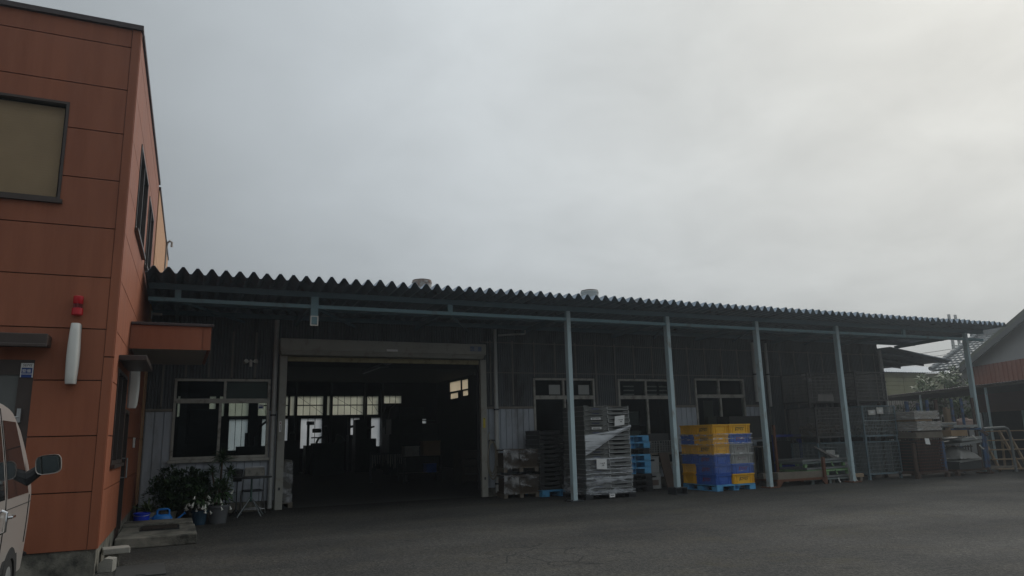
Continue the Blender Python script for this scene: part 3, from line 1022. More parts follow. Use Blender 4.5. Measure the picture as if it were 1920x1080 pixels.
for x in (0.26, 5.46, 7.21, 8.98, 9.85):
    mb = MB()
    mb.box(x - 0.05, x + 0.05, 37.7, 37.9, 0, 4.4)
    mb.build('column', STEELDK, hall, True)
for x, y in ((13.3, 24), (9.9, 23.5), (0.2, 24), (17.5, 24)):
    mb = MB()
    mb.box(x - 0.1, x + 0.1, y - 0.1, y + 0.1, 0, 4.9)
    mb.build('column', STEELDK, hall, True)
for x0, x1 in ((5.52, 6.83), (7.26, 8.9), (9.06, 9.7), (3.55, 5.1)):
    mb = MB()
    mb.bar((x0, 37.85, 3.27), (x1, 37.85, 3.27), 0.05)
    mb.bar((x0, 37.8, 3.74), (x1, 37.8, 2.8), 0.014)
    mb.build('bracing', STEELDK, hall, True)
for x in (2, 7, 12, 17):
    mb = MB()
    mb.bar((x, 17.8, 4.25), (x, 30, 4.25), 0.12)
    mb.build('roof_beam', STEELDK, hall, True)
# side lean-to at the far right end of the hall
mb = MB()
mb.add([(22.25, 17.1, 4.15), (26.3, 17.7, 3.83), (26.3, 21.0, 3.83), (22.25, 21.5, 4.15), (22.25, 17.1, 4.19), (26.3, 17.7, 3.87), (26.3, 21.0, 3.87), (22.25, 21.5, 4.19)],
       [(0, 3, 2, 1), (4, 5, 6, 7), (0, 1, 5, 4), (1, 2, 6, 5), (2, 3, 7, 6), (3, 0, 4, 7)])
for k in range(4):
    y = 17.8 + k * 1.0
    mb.bar((22.3, y, 4.10), (26.2, y, 3.79), 0.05, 0.08)
mb.build('side_canopy', SLATE, hall, True)

# ------------------------------------------------------------------ the canopy along the front
can = thing('lean_to_canopy', 'long blue steel canopy with a zigzag folded metal roof edge', 'canopy', (11.5, 15, 0))
PITCH_R, AMP = 0.2445, 0.122
prof = []
x = -0.66
k = 0
while x < 24.03:
    j = random.uniform(-0.011, 0.011)
    p = PITCH_R
    prof += [(x, 0), (x + p * 0.16, 0), (x + p * 0.47, AMP + j), (x + p * 0.63, AMP + j), ]
    x += p
    k += 1
prof.append((x, 0))
mb = MB()
ys = [14.2, 16.0, 17.95]
vs = []
for i, (a, b) in enumerate(prof):
    tooth = i // 4
    je = 0.012 * math.sin(tooth * 1.7) + (0.03 if tooth in (27, 61) else 0)
    for y in ys:
        yy = y + (je if y < 15 else 0)
        vs.append((a, yy, 4.552 + b - 0.04 * (yy - 14.2)))
n = len(ys)
fs = []
for i in range(len(prof) - 1):
    for q in range(n - 1):
        fs.append((i * n + q, (i + 1) * n + q, (i + 1) * n + q + 1, i * n + q + 1))
mb.add(vs, fs)
rs = mb.build('roof_sheet', SLATE, can, True)
so = rs.modifiers.new('thickness', 'SOLIDIFY')
so.thickness = 0.006
so.offset = 1
for y0, y1, z0, z1 in ((14.95, 15.05, 4.40, 4.515), (16.35, 16.43, 4.35, 4.455), (17.42, 17.5, 4.31, 4.415)):
    mb = MB()
    mb.box(-0.6, 24.0, y0, y1, z0, z1)
    mb.build('purlin', mat('purlin_paint', (0.115, 0.19, 0.23), 0.55, 0.2, 3), can, True)
mb = MB()
mb.box(-0.60, 23.95, 14.945, 14.960, 4.165, 4.240)
mb.box(-0.60, 23.95, 14.961, 15.04, 4.165, 4.176)
mb.box(-0.60, 23.95, 14.961, 15.04, 4.229, 4.240)
mb.build('beam', BEAM, can, True)
mb = MB()
for x in (-0.1, 5.42, 20.2, 8.4, 11.3, 14.27, 17.3, 23.08):
    mb = MB()
    mb.box(x - 0.055, x + 0.055, 14.965, 15.035, 4.241, 4.40)
    mb.build('strut', BEAM, can, True)
for x in (-0.1, 2.45, 5.42, 8.4, 11.3, 14.27, 17.3, 20.2, 23.08):
    mb = MB()
    mb.bar((x, 15.06, 4.33), (x, 17.55, 4.24), 0.07, 0.10)
    mb.build('rafter', mat('rafter_paint', (0.10, 0.17, 0.20), 0.6, 0.2, 3), can, True)
    if x > 20:
        continue
    mb = MB()
    mb.bar((x + 0.02, 15.08, 4.20), (x + 1.4, 17.5, 4.22), 0.03, 0.05)
    mb.build('brace', mat('rafter_paint', (0.10, 0.17, 0.20)), can, True)
# the cut-off hollow post that hangs beside the gate
mb = MB()
hx, hw = 2.455, 0.075
for b in ((hx - hw, hx + hw, 14.91, 14.922), (hx - hw, hx + hw, 15.08, 15.092), (hx - hw, hx - hw + 0.012, 14.922, 15.08), (hx + hw - 0.012, hx + hw, 14.922, 15.08)):
    mb.box(b[0], b[1], b[2], b[3], 3.84, 4.40)
mb.box(hx - hw - 0.004, hx + hw + 0.004, 14.903, 14.909, 3.80, 3.822, 1)
mb.box(hx - hw - 0.004, hx + hw + 0.004, 14.903, 14.909, 3.985, 4.003, 1)
mb.box(hx - hw - 0.004, hx - hw + 0.016, 14.903, 14.909, 3.822, 3.985, 1)
mb.box(hx + hw - 0.016, hx + hw + 0.004, 14.903, 14.909, 3.822, 3.985, 1)
mb.build('post_stub', [BEAM, mat('bare_steel_edge', (0.78, 0.76, 0.70), 0.6)], can, True)
for x, shoe in ((8.40, 0), (11.30, 1), (14.27, 0), (17.30, 0), (23.08, 0)):
    mb = MB()
    z0 = 0.17 if shoe else 0.02
    mb.box(x - 0.052, x + 0.052, 14.925, 14.940, z0, 4.40)
    mb.box(x - 0.052, x - 0.038, 14.940, 15.055, z0, 4.164)
    mb.box(x + 0.038, x + 0.052, 14.940, 15.055, z0, 4.164)
    mb.box(x - 0.052, x + 0.052, 15.056, 15.070, z0, 4.164)
    p = mb.build('post', POST, can, True, bevel=0.006)
    mb = MB()
    if shoe:
        for b in ((x - 0.17, x + 0.17, 14.83, 15.17, 0.15, 0.168), (x - 0.17, x + 0.17, 14.83, 15.17, 0.004, 0.02), (x - 0.17, x - 0.155, 14.83, 15.17, 0.02, 0.15), (x + 0.155, x + 0.17, 14.83, 15.17, 0.02, 0.15), (x - 0.155, x + 0.155, 15.0, 15.02, 0.02, 0.15)):
            mb.box(*b)
    else:
        mb.box(x - 0.17, x + 0.17, 14.83, 15.17, 0.004, 0.028)
        for dx in (-0.13, 0.13):
            for dy in (-0.13, 0.13):
                mb.lathe([(0.0, 0.05), (0.016, 0.05), (0.016, 0.028)], 6, (x + dx, 15 + dy, 0))
    mb.build('base_plate', RUST if x > 13 else STEELDK, p, True)

# ------------------------------------------------------------------ roof ventilators
def vent(x, y, r, z1, label, stain):
    v = thing('roof_ventilator', label, 'ventilator', (x, y, 4.9), 0, 'ventilators on the hall roof')
    mb = MB()
    mb.lathe([(r * 0.98, -0.3), (r * 0.98, z1 - 0.36), (r, z1 - 0.34), (r, z1 - 0.30), (r * 0.97, z1 - 0.29), (r * 0.97, z1 - 0.16), (r, z1 - 0.15), (r, z1 - 0.10), (r * 0.9, z1 - 0.07)], 28)
    mb.build('body', stain, v)
    mb = MB()
    mb.lathe([(r * 0.94, z1 - 0.075), (r * 0.94, z1 - 0.055), (r * 0.55, z1 - 0.025), (r * 0.12, z1), (0.0, z1)], 28)
    mb.build('cap', mat('vent_cap', (0.10, 0.07, 0.06), 0.6, 0.3, 6), v)
VENTR = mat('rust_streaked_vent', (0.36, 0.36, 0.34), 0.6, 0.15, 4, stain=(0.15, 0.07, 0.045), stain_amt=0.7, stain_scale=5)
VENTG = mat('grey_vent', (0.36, 0.385, 0.38), 0.6, 0.15, 4, stain=(0.25, 0.22, 0.18), stain_amt=0.2, stain_scale=5)
vent(6.36, 20.0, 0.295, 1.21, 'rust streaked round metal ventilator standing above the roof edge', VENTR)
vent(12.08, 20.0, 0.30, 1.25, 'clean grey round metal ventilator standing above the roof edge', VENTG)
# ------------------------------------------------------------------ fixtures on the walls
def wall_light(loc, rz, label):
    t = thing('wall_light', label, 'wall light', loc, rz, 'long white wall lights')
    mb = MB()
    n, prof = 14, []
    vs, fs = [], []
    secs = 9
    for i in range(n + 1):
        s = i / n
        z = -0.37 + 0.74 * s
        w = 0.052 + 0.018 * math.sin(PI * min(1, s * 0.9 + 0.1))
        d = 0.115 + 0.018 * math.sin(PI * s) if 0 < i < n else 0.10
        for k in range(secs):
            a = PI * k / (secs - 1)
            vs.append((w * math.cos(a) * (1 if abs(math.cos(a)) > 0.8 else 1.1), -d * max(0.0, math.sin(a)) ** 0.45, z))
    for i in range(n):
        for k in range(secs - 1):
            fs.append((i * secs + k, (i + 1) * secs + k, (i + 1) * secs + k + 1, i * secs + k + 1))
    fs.append(tuple(range(secs)))
    fs.append(tuple(n * secs + k for k in reversed(range(secs))))
    mb.add(vs, fs, 0, True)
    mb.build('shade', WHITE, t, sharp=50)
    mb = MB()
    mb.box(-0.06, 0.06, 0.001, 0.022, -0.36, 0.36)
    mb.build('back_plate', STEEL, t)
    return t
wall_light((-1.185, 10.275, 2.62), 0.0, 'long white wall light on the front of the brown building under the red beacon')
sidew = MS @ Vector((2.75, -0.024, 2.45))
wall_light(tuple(sidew), R(89), 'long white wall light in the shade beside the porch window')
t = thing('intercom', 'small white intercom on the brown wall beyond the side door', 'intercom', tuple(MS @ Vector((4.7, -0.002, 1.55))), R(89))
mb = MB()
mb.box(-0.05, 0.05, -0.035, 0, -0.09, 0.09)
mb.build('case', WHITE, t, bevel=0.006)
mb = MB()
mb.box(-0.03, 0.03, -0.039, -0.0352, -0.02, 0.06)
mb.lathe([(0, 0), (0.012, 0), (0.012, 0.006), (0, 0.006)], 12, M=T(0, -0.0352, -0.055) @ Matrix.Rotation(R(90), 4, 'X'))
mb.build('speaker_panel', DKGREY, t)
t = thing('alarm_beacon', 'red alarm beacon on the brown wall above the white light', 'beacon', (-1.185, 10.27, 3.215))
mb = MB()
mb.lathe([(0.0, 0.12), (0.05, 0.12), (0.056, 0.112), (0.056, 0.03), (0.052, 0.022)], 20, (0, -0.02, 0))
mb.lathe([(0.052, -0.03), (0.062, -0.035), (0.062, -0.11), (0.056, -0.118), (0.0, -0.118)], 20, (0, -0.02, 0))
mb.build('lens', REDLENS, t)
mb = MB()
for k in range(8):
    a = 2 * PI * k / 8
    mb.box(0.044 * math.cos(a) - 0.006, 0.044 * math.cos(a) + 0.006, -0.02 + 0.044 * math.sin(a) - 0.006, -0.02 + 0.044 * math.sin(a) + 0.006, -0.031, 0.023)
mb.lathe([(0.038, -0.03), (0.038, 0.022)], 16, (0, -0.02, 0))
mb.build('guard', mat('dark_red_plastic', (0.16, 0.01, 0.012), 0.4), t)
mb = MB()
mb.box(-0.03, 0.03, 0.0, 0.029, -0.09, 0.09)
mb.build('bracket', STEELDK, t)

t = thing('sensor_floodlight', 'small twin head sensor floodlight above the left window', 'floodlight', (1.49, 17.55, 3.28))
mb = MB()
mb.tube([(0, 0.02, 0.06), (0, -0.04, 0.05), (0, -0.06, -0.08)], [0.03, 0.035, 0.03], 10)
mb.build('sensor', WHITE, t)
for s in (-1, 1):
    mb = MB()
    M_ = Matrix.Translation((s * 0.11, -0.06, 0.03)) @ Matrix.Rotation(R(70), 4, 'X') @ Matrix.Rotation(R(-18 * s), 4, 'Y')
    mb.lathe([(0.0, -0.07), (0.03, -0.06), (0.05, 0.02), (0.05, 0.04), (0.04, 0.03), (0.0, 0.02)], 16, M=M_)
    mb.bar((0, -0.03, 0.04), (s * 0.1, -0.06, 0.03), 0.018)
    mb.build('lamp_head', WHITE, t)
t = thing('wall_camera', 'small white camera under the canopy roof beside the brown building', 'camera', (-0.56, 16.6, 4.18))
mb = MB()
mb.tube([(0.0, 0, 0.0), (0.17, -0.1, -0.02)], 0.026, 12)
mb.build('housing', WHITE, t)
mb = MB()
mb.box(-0.03, -0.01, -0.04, 0.04, -0.10, 0.06)
mb.bar((-0.02, 0, 0), (0.02, -0.01, 0), 0.02)
mb.build('bracket', WHITE, t)
t = thing('junction_box', 'small pale box with a lamp on the dark wall behind the fourth post', 'junction box', (18.6, 17.5, 3.15))
mb = MB()
mb.box(-0.12, 0.1, 0, 0.07, -0.10, 0.12)
mb.build('case', PIPEM, t, bevel=0.01)
mb = MB()
mb.lathe([(0, -0.05), (0.05, -0.05), (0.06, 0.02), (0.03, 0.04), (0, 0.04)], 14, (0.12, -0.05, -0.1))
mb.build('lamp', WHITE, t)

def pipe(pts, r, label, clips=()):
    p0 = Vector(pts[-1])
    t = thing('downpipe', label, 'pipe', (p0.x, p0.y, 0), 0, 'downpipes on the hall front')
    mb = MB()
    mb.tube([Vector(p) - Vector((p0.x, p0.y, 0)) for p in pts], r, 12)
    mb.build('tube', PIPEM, t)
    if isinstance(r, list):
        r = r[-1]
    for z in clips:
        mb = MB()
        mb.lathe([(r * 1.02, -0.02), (r * 1.2, -0.02), (r * 1.2, 0.02), (r * 1.02, 0.02)], 14, (0, 0, z))
        mb.box(-0.01, 0.01, r, 0.12, z - 0.01, z + 0.01)
        mb.build('clip', STEELDK, t)
pipe([(7.56, 17.44, 4.28), (7.56, 17.44, 2.2), (7.56, 17.44, 0.1)], [0.042, 0.058, 0.06], 'pale downpipe on the grey wall right of the gate beside the hose', (0.32, 2.18))
pipe([(16.42, 17.46, 4.2), (16.42, 17.46, 2.35)], 0.06, 'thicker pale pipe ending above the bench left of the third post', (3.2,))
pipe([(16.95, 17.46, 4.2), (16.95, 17.46, 2.2)], 0.045, 'thinner pale pipe right beside the thicker one behind the third post', (3.2,))
pipe([(2.03, 17.50, 4.3), (2.03, 17.50, 0.05)], 0.055, 'grey downpipe between the left window and the gate', (2.1,))
pipe([(22.05, 17.40, 4.1), (22.1, 17.40, 2.0), (22.1, 17.4, 0.05)], 0.07, 'pale pipe on the right end corner of the dark wall', (3.0,))
t = thing('conduit', 'thin pale bracket pipe above the right end of the gate', 'pipe', (7.6, 17.3, 4.1))
mb = MB()
mb.tube([(0.0, 0, 0), (0.3, -0.03, 0.03), (0.75, -0.05, 0.06), (0.78, -0.05, 0.16)], 0.025, 8)
mb.build('tube', PIPEM, t)
t = thing('hose', 'pale hose looped on the wall right of the gate', 'hose', (7.42, 17.45, 1.0))
mb = MB()
for k in range(3):
    ph = 0.03 * k
    pts = []
    for i in range(26):
        a = 2 * PI * i / 25
        pts.append(((0.10 + ph * 0.7) * math.cos(a) - 0.02, -0.04 - 0.03 * k, 0.42 * math.sin(a) * (1 + 0.05 * k) - 0.05 * k))
    mb.tube(pts, 0.017, 8, caps=False)
mb.tube([(-0.1, -0.03, 0.4), (-0.1, -0.03, 0.55), (-0.06, 0.0, 0.6)], 0.017, 8)
mb.build('coil', mat('hose_rubber', (0.27, 0.25, 0.20), 0.6, 0.2, 6), t)
mb = MB()
mb.box(-0.04, 0.04, -0.12, 0.12, 0.38, 0.42)
mb.build('hook', STEELDK, t)

# ------------------------------------------------------------------ porch step, mat, stones, cover plate
t = thing('porch_step', 'low worn concrete step in front of the side door', 'step', (-0.15, 13.6, 0))
mb = MB()
mb.box(-0.555, 0.565, -1.0, 0.55, 0, 0.155)
mb.build('lower_tread', CONCRETE, t, bevel=0.018)
mb = MB()
mb.box(-0.545, 0.535, 0.552, 1.30, 0, 0.195)
mb.build('upper_tread', CONCRETE, t, bevel=0.015)
t = thing('door_mat', 'dark brown door mat lying on the concrete step', 'door mat', (-0.16, 13.75, 0.157))
mb = MB()
mb.box(-0.25, 0.33, -0.33, 0.32, 0, 0.016)
mb.build('border', BLACK, t)
mb = MB()
for k in range(16):
    y = -0.30 + k * 0.0375
    mb.box(-0.22, 0.30, y, y + 0.024, 0.016, 0.024)
mb.build('pile', mat('mat_fibre', (0.035, 0.026, 0.02), 0.95, 0.3, 20), t)
t = thing('concrete_block', 'pale flat concrete block leaning on another at the foot of the brown corner', 'block', (-0.60, 10.92, 0), R(8), 'concrete blocks at the brown corner')
mb = MB()
mb.box(-0.14, 0.17, -0.1, 0.16, 0.16, 0.235)
mb.build('slab', mat('pale_concrete', (0.30, 0.29, 0.255), 0.9, 0.2, 5, 0.5, 50), t, bevel=0.012)
mb = MB()
mb.box(-0.10, 0.06, -0.04, 0.12, 0, 0.159)
mb.build('support', CONCRETE, t, bevel=0.012)
t = thing('concrete_block', 'rough pale concrete block standing nearest the brown corner', 'block', (-0.66, 10.50, 0), R(-12), 'concrete blocks at the brown corner')
mb = MB()
mb.prism([(-0.09, 0), (0.075, 0), (0.075, 0.15), (-0.02, 0.165), (-0.09, 0.10)], 0.17)
mb.build('body', mat('pale_concrete', (0.30, 0.29, 0.255)), t, bevel=0.004)
t = thing('cover_plate', 'dark flat steel plate lying on the asphalt by the brown corner', 'plate', (-0.27, 10.35, 0.004), R(2))
mb = MB()
mb.box(-0.27, 0.27, -0.45, 0.45, 0, 0.012)
mb.box(-0.05, 0.05, -0.40, -0.37, 0.0121, 0.02)
mb.build('plate', mat('worn_dark_plate', (0.045, 0.045, 0.042), 0.7, 0.3, 6), t)

# ------------------------------------------------------------------ plants
def leaf(mb, base, d, L, Wd, up=Vector((0, 0, 1)), droop=0.0, seg=2, mi=0):
    d = Vector(d).normalized()
    s = d.cross(up)
    if s.length < 0.05:
        s = Vector((1, 0, 0))
    s.normalize()
    s = (s + up * random.uniform(-0.5, 0.5)).normalized()
    base = Vector(base)
    vs, fs = [], []
    for i in range(seg + 1):
        q = i / seg
        c = base + d * (L * q) + Vector((0, 0, -droop * L * q * q))
        w = Wd * (math.sin(PI * (0.18 + 0.82 * q)) * 0.98 + 0.02) * 0.5
        vs += [c - s * w, c + s * w]
    for i in range(seg):
        fs.append((2 * i, 2 * i + 1, 2 * i + 3, 2 * i + 2))
    mb.add(vs, fs, mi)
def rdir(zmin=-1.0):
    while True:
        v = Vector((random.uniform(-1, 1), random.uniform(-1, 1), random.uniform(zmin, 1)))
        if 0.05 < v.length < 1:
            return v.normalized()
def pot(t, r, h, m, x=0, y=0, name='pot'):
    mb = MB()
    mb.lathe([(0, 0.003), (r * 0.72, 0.003), (r * 0.96, h * 0.86), (r * 1.06, h * 0.87), (r * 1.07, h), (r * 0.95, h), (r * 0.9, h * 0.85), (0, h * 0.84)], 24, (x, y, 0))
    mb.build(name, m, t)
# round evergreen shrub
t = thing('shrub', 'large round dark evergreen shrub in a pot by the grey wall', 'shrub', (0.20, 16.25, 0))
pot(t, 0.2, 0.26, mat('clay_pot', (0.06, 0.04, 0.03), 0.8, 0.2, 5))
mb = MB()
for k in range(9):
    d = rdir(0.3)
    mb.tube([(0, 0, 0.2), (d.x * 0.12, d.y * 0.12, 0.4), (d.x * 0.36, d.y * 0.36, 0.45 + d.z * 0.4)], [0.02, 0.014, 0.006], 6)
mb.build('stem', BARK, t)
mb = MB()
clumps = []
for k in range(80):
    d = rdir(-0.5)
    r = random.uniform(0.55, 1.0)
    clumps.append((Vector((d.x * 0.56 * r, d.y * 0.45 * r, 0.60 + d.z * 0.46 * r)), random.uniform(0.08, 0.15)))
for c, cr in clumps:
    for q in range(85):
        d = rdir(-0.6)
        leaf(mb, c + d * cr * random.uniform(0.5, 1.0), d + rdir() * 0.6, random.uniform(0.05, 0.085), random.uniform(0.028, 0.045))
mb.build('foliage', LEAFDK, t)
# dracaena like plant with spiky heads
t = thing('spiky_plant', 'tall plant with spiky leaf heads in front of the left window', 'potted plant', (0.88, 15.95, 0))
pot(t, 0.16, 0.28, mat('black_pot', (0.02, 0.02, 0.022), 0.6))
mb = MB()
heads = [(0.03, 0.0, 1.20, 0.34, 150), (0.19, 0.06, 0.92, 0.28, 90), (-0.15, 0.02, 0.95, 0.27, 90), (0.08, -0.08, 0.72, 0.25, 60)]
for hx, hy, hz, L, nl in heads:
    mb.tube([(0, 0, 0.2), (hx * 0.5, hy * 0.5, hz * 0.6), (hx, hy, hz)], [0.03, 0.022, 0.018], 8)
mb.build('stem', BARK, t)
mb = MB()
for hx, hy, hz, L, nl in heads:
    for q in range(nl):
        d = rdir(-0.35)
        leaf(mb, (hx, hy, hz + random.uniform(-0.08, 0.06)), d + Vector((0, 0, 0.35)), L * random.uniform(0.6, 1.05), 0.022, droop=random.uniform(0.15, 0.6), seg=4)
mb.build('foliage', LEAFDK, t)
# white flowers in the big grey pot
def flower_plant(loc, label, r, h, m, hh, nl, nf, spread):
    t = thing('flowering_plant', label, 'potted plant', loc, 0, 'white flowering pot plants')
    pot(t, r, h, m)
    mb = MB()
    for k in range(7):
        d = rdir(0.2)
        mb.tube([(0, 0, h * 0.8), (d.x * spread * 0.5, d.y * spread * 0.5, hh * 0.7), (d.x * spread, d.y * spread, hh)], [0.012, 0.009, 0.004], 6)
    mb.build('stem', BARK, t)
    mb = MB()
    for q in range(nl):
        d = rdir(-0.4)
        rr = random.uniform(0.3, 1.0)
        c = Vector((d.x * spread * rr, d.y * spread * rr, hh * 0.78 + d.z * hh * 0.38 * rr))
        leaf(mb, c, d + rdir() * 0.5, random.uniform(0.08, 0.15), random.uniform(0.035, 0.06), droop=0.3, seg=3)
    mb.build('foliage', LEAFDK, t)
    for q in range(nf):
        a = random.uniform(PI * 0.9, PI * 2.1)
        rr = spread * random.uniform(0.55, 1.15)
        c = Vector((math.cos(a) * rr, math.sin(a) * rr, random.uniform(hh * 0.42, hh * 0.92)))
        mb = MB()
        L = random.uniform(0.05, 0.085)
        mb.lathe([(0.003, 0), (0.010, -L * 0.3), (0.013, -L * 0.7), (0.027, -L), (0.020, -L * 0.97), (0.009, -L * 0.6)], 9, M=Matrix.Translation(c) @ Matrix.Rotation(random.uniform(-0.5, 0.5), 4, 'X') @ Matrix.Rotation(random.uniform(-0.5, 0.5), 4, 'Y'))
        mb.build('flower', PETAL, t)
flower_plant((0.86, 15.52, 0), 'white flowering plant in the large grey pot', 0.20, 0.34, POTGREY, 0.70, 260, 10, 0.24)
flower_plant((0.53, 15.50, 0), 'drooping white bell flowers over a dark blue pot', 0.15, 0.26, POTBLUE, 0.60, 300, 34, 0.27)
# strappy plant behind bucket and can
for loc, lab in (((-0.36, 16.0, 0), 'strap leaved plant in a pot behind the blue bucket'), ((0.0, 16.0, 0), 'strap leaved plant in a pale pot behind the watering can')):
    t = thing('strap_leaf_plant', lab, 'potted plant', loc, 0, 'strap leaved plants by the step')
    pot(t, 0.14, 0.24, mat('cream_pot', (0.33, 0.31, 0.26), 0.6, 0.15, 5))
    mb = MB()
    for q in range(46):
        d = rdir(0.05)
        leaf(mb, (d.x * 0.03, d.y * 0.03, 0.22), d + Vector((0, 0, 0.75)), random.uniform(0.36, 0.54), 0.035, droop=random.uniform(0.3, 0.8), seg=5)
    mb.build('foliage', LEAFYEL, t)
t = thing('bucket', 'deep blue plastic bucket behind the concrete step', 'bucket', (-0.45, 15.35, 0))
mb = MB()
mb.lathe([(0, 0.004), (0.115, 0.004), (0.138, 0.27), (0.148, 0.272), (0.148, 0.29), (0.130, 0.29), (0.108, 0.02), (0, 0.02)], 28)
mb.build('body', BUCKET, t)
mb = MB()
mb.tube([(0.146 * math.cos(a), -0.03 - 0.10 * math.sin(a), 0.27 - 0.03 * math.sin(a)) for a in [PI * i / 16 for i in range(17)]], 0.006, 6)
mb.build('handle', STEEL, t)
t = thing('watering_can', 'bright blue plastic watering can lying behind the step', 'watering can', (-0.11, 15.30, 0), R(-4))
mb = MB()
mb.lathe([(0, 0.004), (0.145, 0.004), (0.155, 0.03), (0.15, 0.19), (0.12, 0.235), (0.06, 0.25), (0, 0.25)], 26, M=Matrix.Diagonal((1.15, 0.8, 1.0, 1)))
mb.build('body', CANBLUE, t, sharp=50)
mb = MB()
mb.tube([(0.13, 0, 0.05), (0.24, 0, 0.13), (0.36, 0, 0.235)], [0.03, 0.02, 0.014], 10)
mb.lathe([(0, 0), (0.014, 0), (0.03, 0.03), (0, 0.035)], 12, M=Matrix.Translation((0.36, 0, 0.235)) @ Matrix.Rotation(R(60), 4, 'Y'))
mb.build('spout', CANBLUE, t)
mb = MB()
mb.tube([(-0.09, 0, 0.23), (-0.085, 0, 0.315), (-0.05, 0, 0.335), (0.09, 0, 0.335), (0.115, 0, 0.32), (0.115, 0, 0.235)], 0.018, 8)
mb.tube([(-0.155, 0, 0.20), (-0.215, 0, 0.18), (-0.225, 0, 0.10), (-0.16, 0, 0.06)], 0.014, 8)
mb.build('handle', CANBLUE, t)
# plant stand
t = thing('ash_stand', 'black pail on a thin stand between the plants and the table', 'stand', (1.27, 16.75, 0))
mb = MB()
mb.lathe([(0, 0.70), (0.09, 0.70), (0.115, 0.93), (0.122, 0.93), (0.122, 0.945), (0.105, 0.945), (0.08, 0.72), (0, 0.72)], 22)
mb.build('pail', mat('black_metal_pail', (0.03, 0.03, 0.03), 0.5, 0.2, 6), t)
mb = MB()
mb.tube([(0, 0, 0.7), (0, 0, 0.06)], 0.014, 8)
for k in range(3):
    a = 2 * PI * k / 3 + 0.4
    mb.tube([(0, 0, 0.14), (0.14 * math.cos(a), 0.14 * math.sin(a), 0.004)], 0.01, 6)
mb.build('leg', STEELDK, t)
# folding table with a tripod
t = thing('folding_table', 'small round dark tripod table in front of the folding chair', 'table', (1.53, 16.45, 0))
mb = MB()
mb.lathe([(0, 0.77), (0.38, 0.77), (0.405, 0.778), (0.405, 0.792), (0.38, 0.80), (0.0, 0.80)], 36)
mb.build('table_top', mat('dark_table', (0.05, 0.052, 0.052), 0.5, 0.2, 4), t)
mb = MB()
mb.tube([(0, 0, 0.77), (0, 0, 0.36)], 0.02, 10)
mb.lathe([(0.02, 0.30), (0.04, 0.31), (0.04, 0.37), (0.02, 0.38)], 12)
mb.build('column', mat('green_tube', (0.06, 0.12, 0.10), 0.45), t)
for k in range(4):
    a = 2 * PI * k / 4 + 0.6
    mb = MB()
    mb.tube([(0.02 * math.cos(a), 0.02 * math.sin(a), 0.37), (0.10 * math.cos(a), 0.10 * math.sin(a), 0.28), (0.33 * math.cos(a), 0.33 * math.sin(a), 0.01)], 0.013, 8)
    mb.build('leg', mat('grey_tube', (0.20, 0.22, 0.22), 0.4, metal=0.4), t)
t = thing('folding_chair', 'steel folding chair with a grey padded back behind the round table', 'chair', (1.62, 17.10, 0), R(4))
TUBE = mat('chrome_tube', (0.45, 0.45, 0.45), 0.3, metal=0.9)
mb = MB()
mb.tube([(-0.22, 0.22, 0.02), (-0.22, 0.0, 0.5), (-0.21, -0.12, 0.90), (-0.17, -0.135, 0.98), (0.17, -0.135, 0.98), (0.21, -0.12, 0.90), (0.22, 0.0, 0.5), (0.22, 0.22, 0.02)][::1], 0.012, 8)
mb.build('back_frame', TUBE, t)
mb = MB()
mb.tube([(-0.24, -0.2, 0.02), (-0.24, 0.15, 0.46), (0.24, 0.15, 0.46), (0.24, -0.2, 0.02)], 0.012, 8)
mb.tube([(-0.24, -0.14, 0.10), (0.24, -0.14, 0.10)], 0.009, 8)
mb.tube([(-0.22, 0.18, 0.10), (0.22, 0.18, 0.10)], 0.009, 8)
mb.build('front_frame', TUBE, t)
mb = MB()
mb.box(-0.205, 0.205, -0.155, -0.125, 0.78, 0.965)
mb.build('backrest', mat('worn_beige_vinyl', (0.27, 0.255, 0.22), 0.6, 0.2, 5, stain=(0.10, 0.09, 0.08), stain_amt=0.35, stain_scale=6), t, bevel=0.02)
mb = MB()
mb.box(-0.20, 0.20, -0.18, 0.19, 0.462, 0.50)
mb.build('seat', mat('dark_vinyl', (0.04, 0.04, 0.045), 0.55), t, bevel=0.015)

# ------------------------------------------------------------------ silver van, parked nose to the brown wall
van = thing('parked_van', 'silver beige van parked nose first against the brown building', 'van', (-2.095, 7.05, 0))
HW = 0.845                                               # half width; local x right, local y forward, nose at y=+2.3
prof = [(-2.33, 0.42), (-2.36, 0.9), (-2.30, 1.3), (-2.20, 1.78), (-2.08, 1.93), (-1.7, 1.975), (0.6, 1.965), (1.05, 1.915), (1.28, 1.82), (1.62, 1.42), (1.93, 1.10), (2.14, 1.0), (2.26, 0.86), (2.31, 0.6), (2.29, 0.36)]
def hw(z):
    if z > 1.05:
        return HW - 0.145 * ((z - 1.05) / 0.92) ** 1.25
    return HW - 0.03 * ((1.05 - z) / 0.7) ** 2
def nose(y, w):
    if y > 1.55:
        return w - 0.17 * ((y - 1.55) / 0.75) ** 2
    return w
mb = MB()
# side skins as grids
def side_skin(mb, s):
    ysn = [-2.36 + 0.06 * i for i in range(79)]
    zsn = [0.36 + 0.0405 * i for i in range(41)]
    def inside(y, z):
        # point in profile polygon (closed along bottom)
        poly = prof
        c = False
        j = len(poly) - 1
        for i in range(len(poly)):
            yi, zi = poly[i]
            yj, zj = poly[j]
            if (zi > z) != (zj > z) and y < (yj - yi) * (z - zi) / (zj - zi) + yi:
                c = not c
            j = i
        return c
    return ysn, zsn, inside
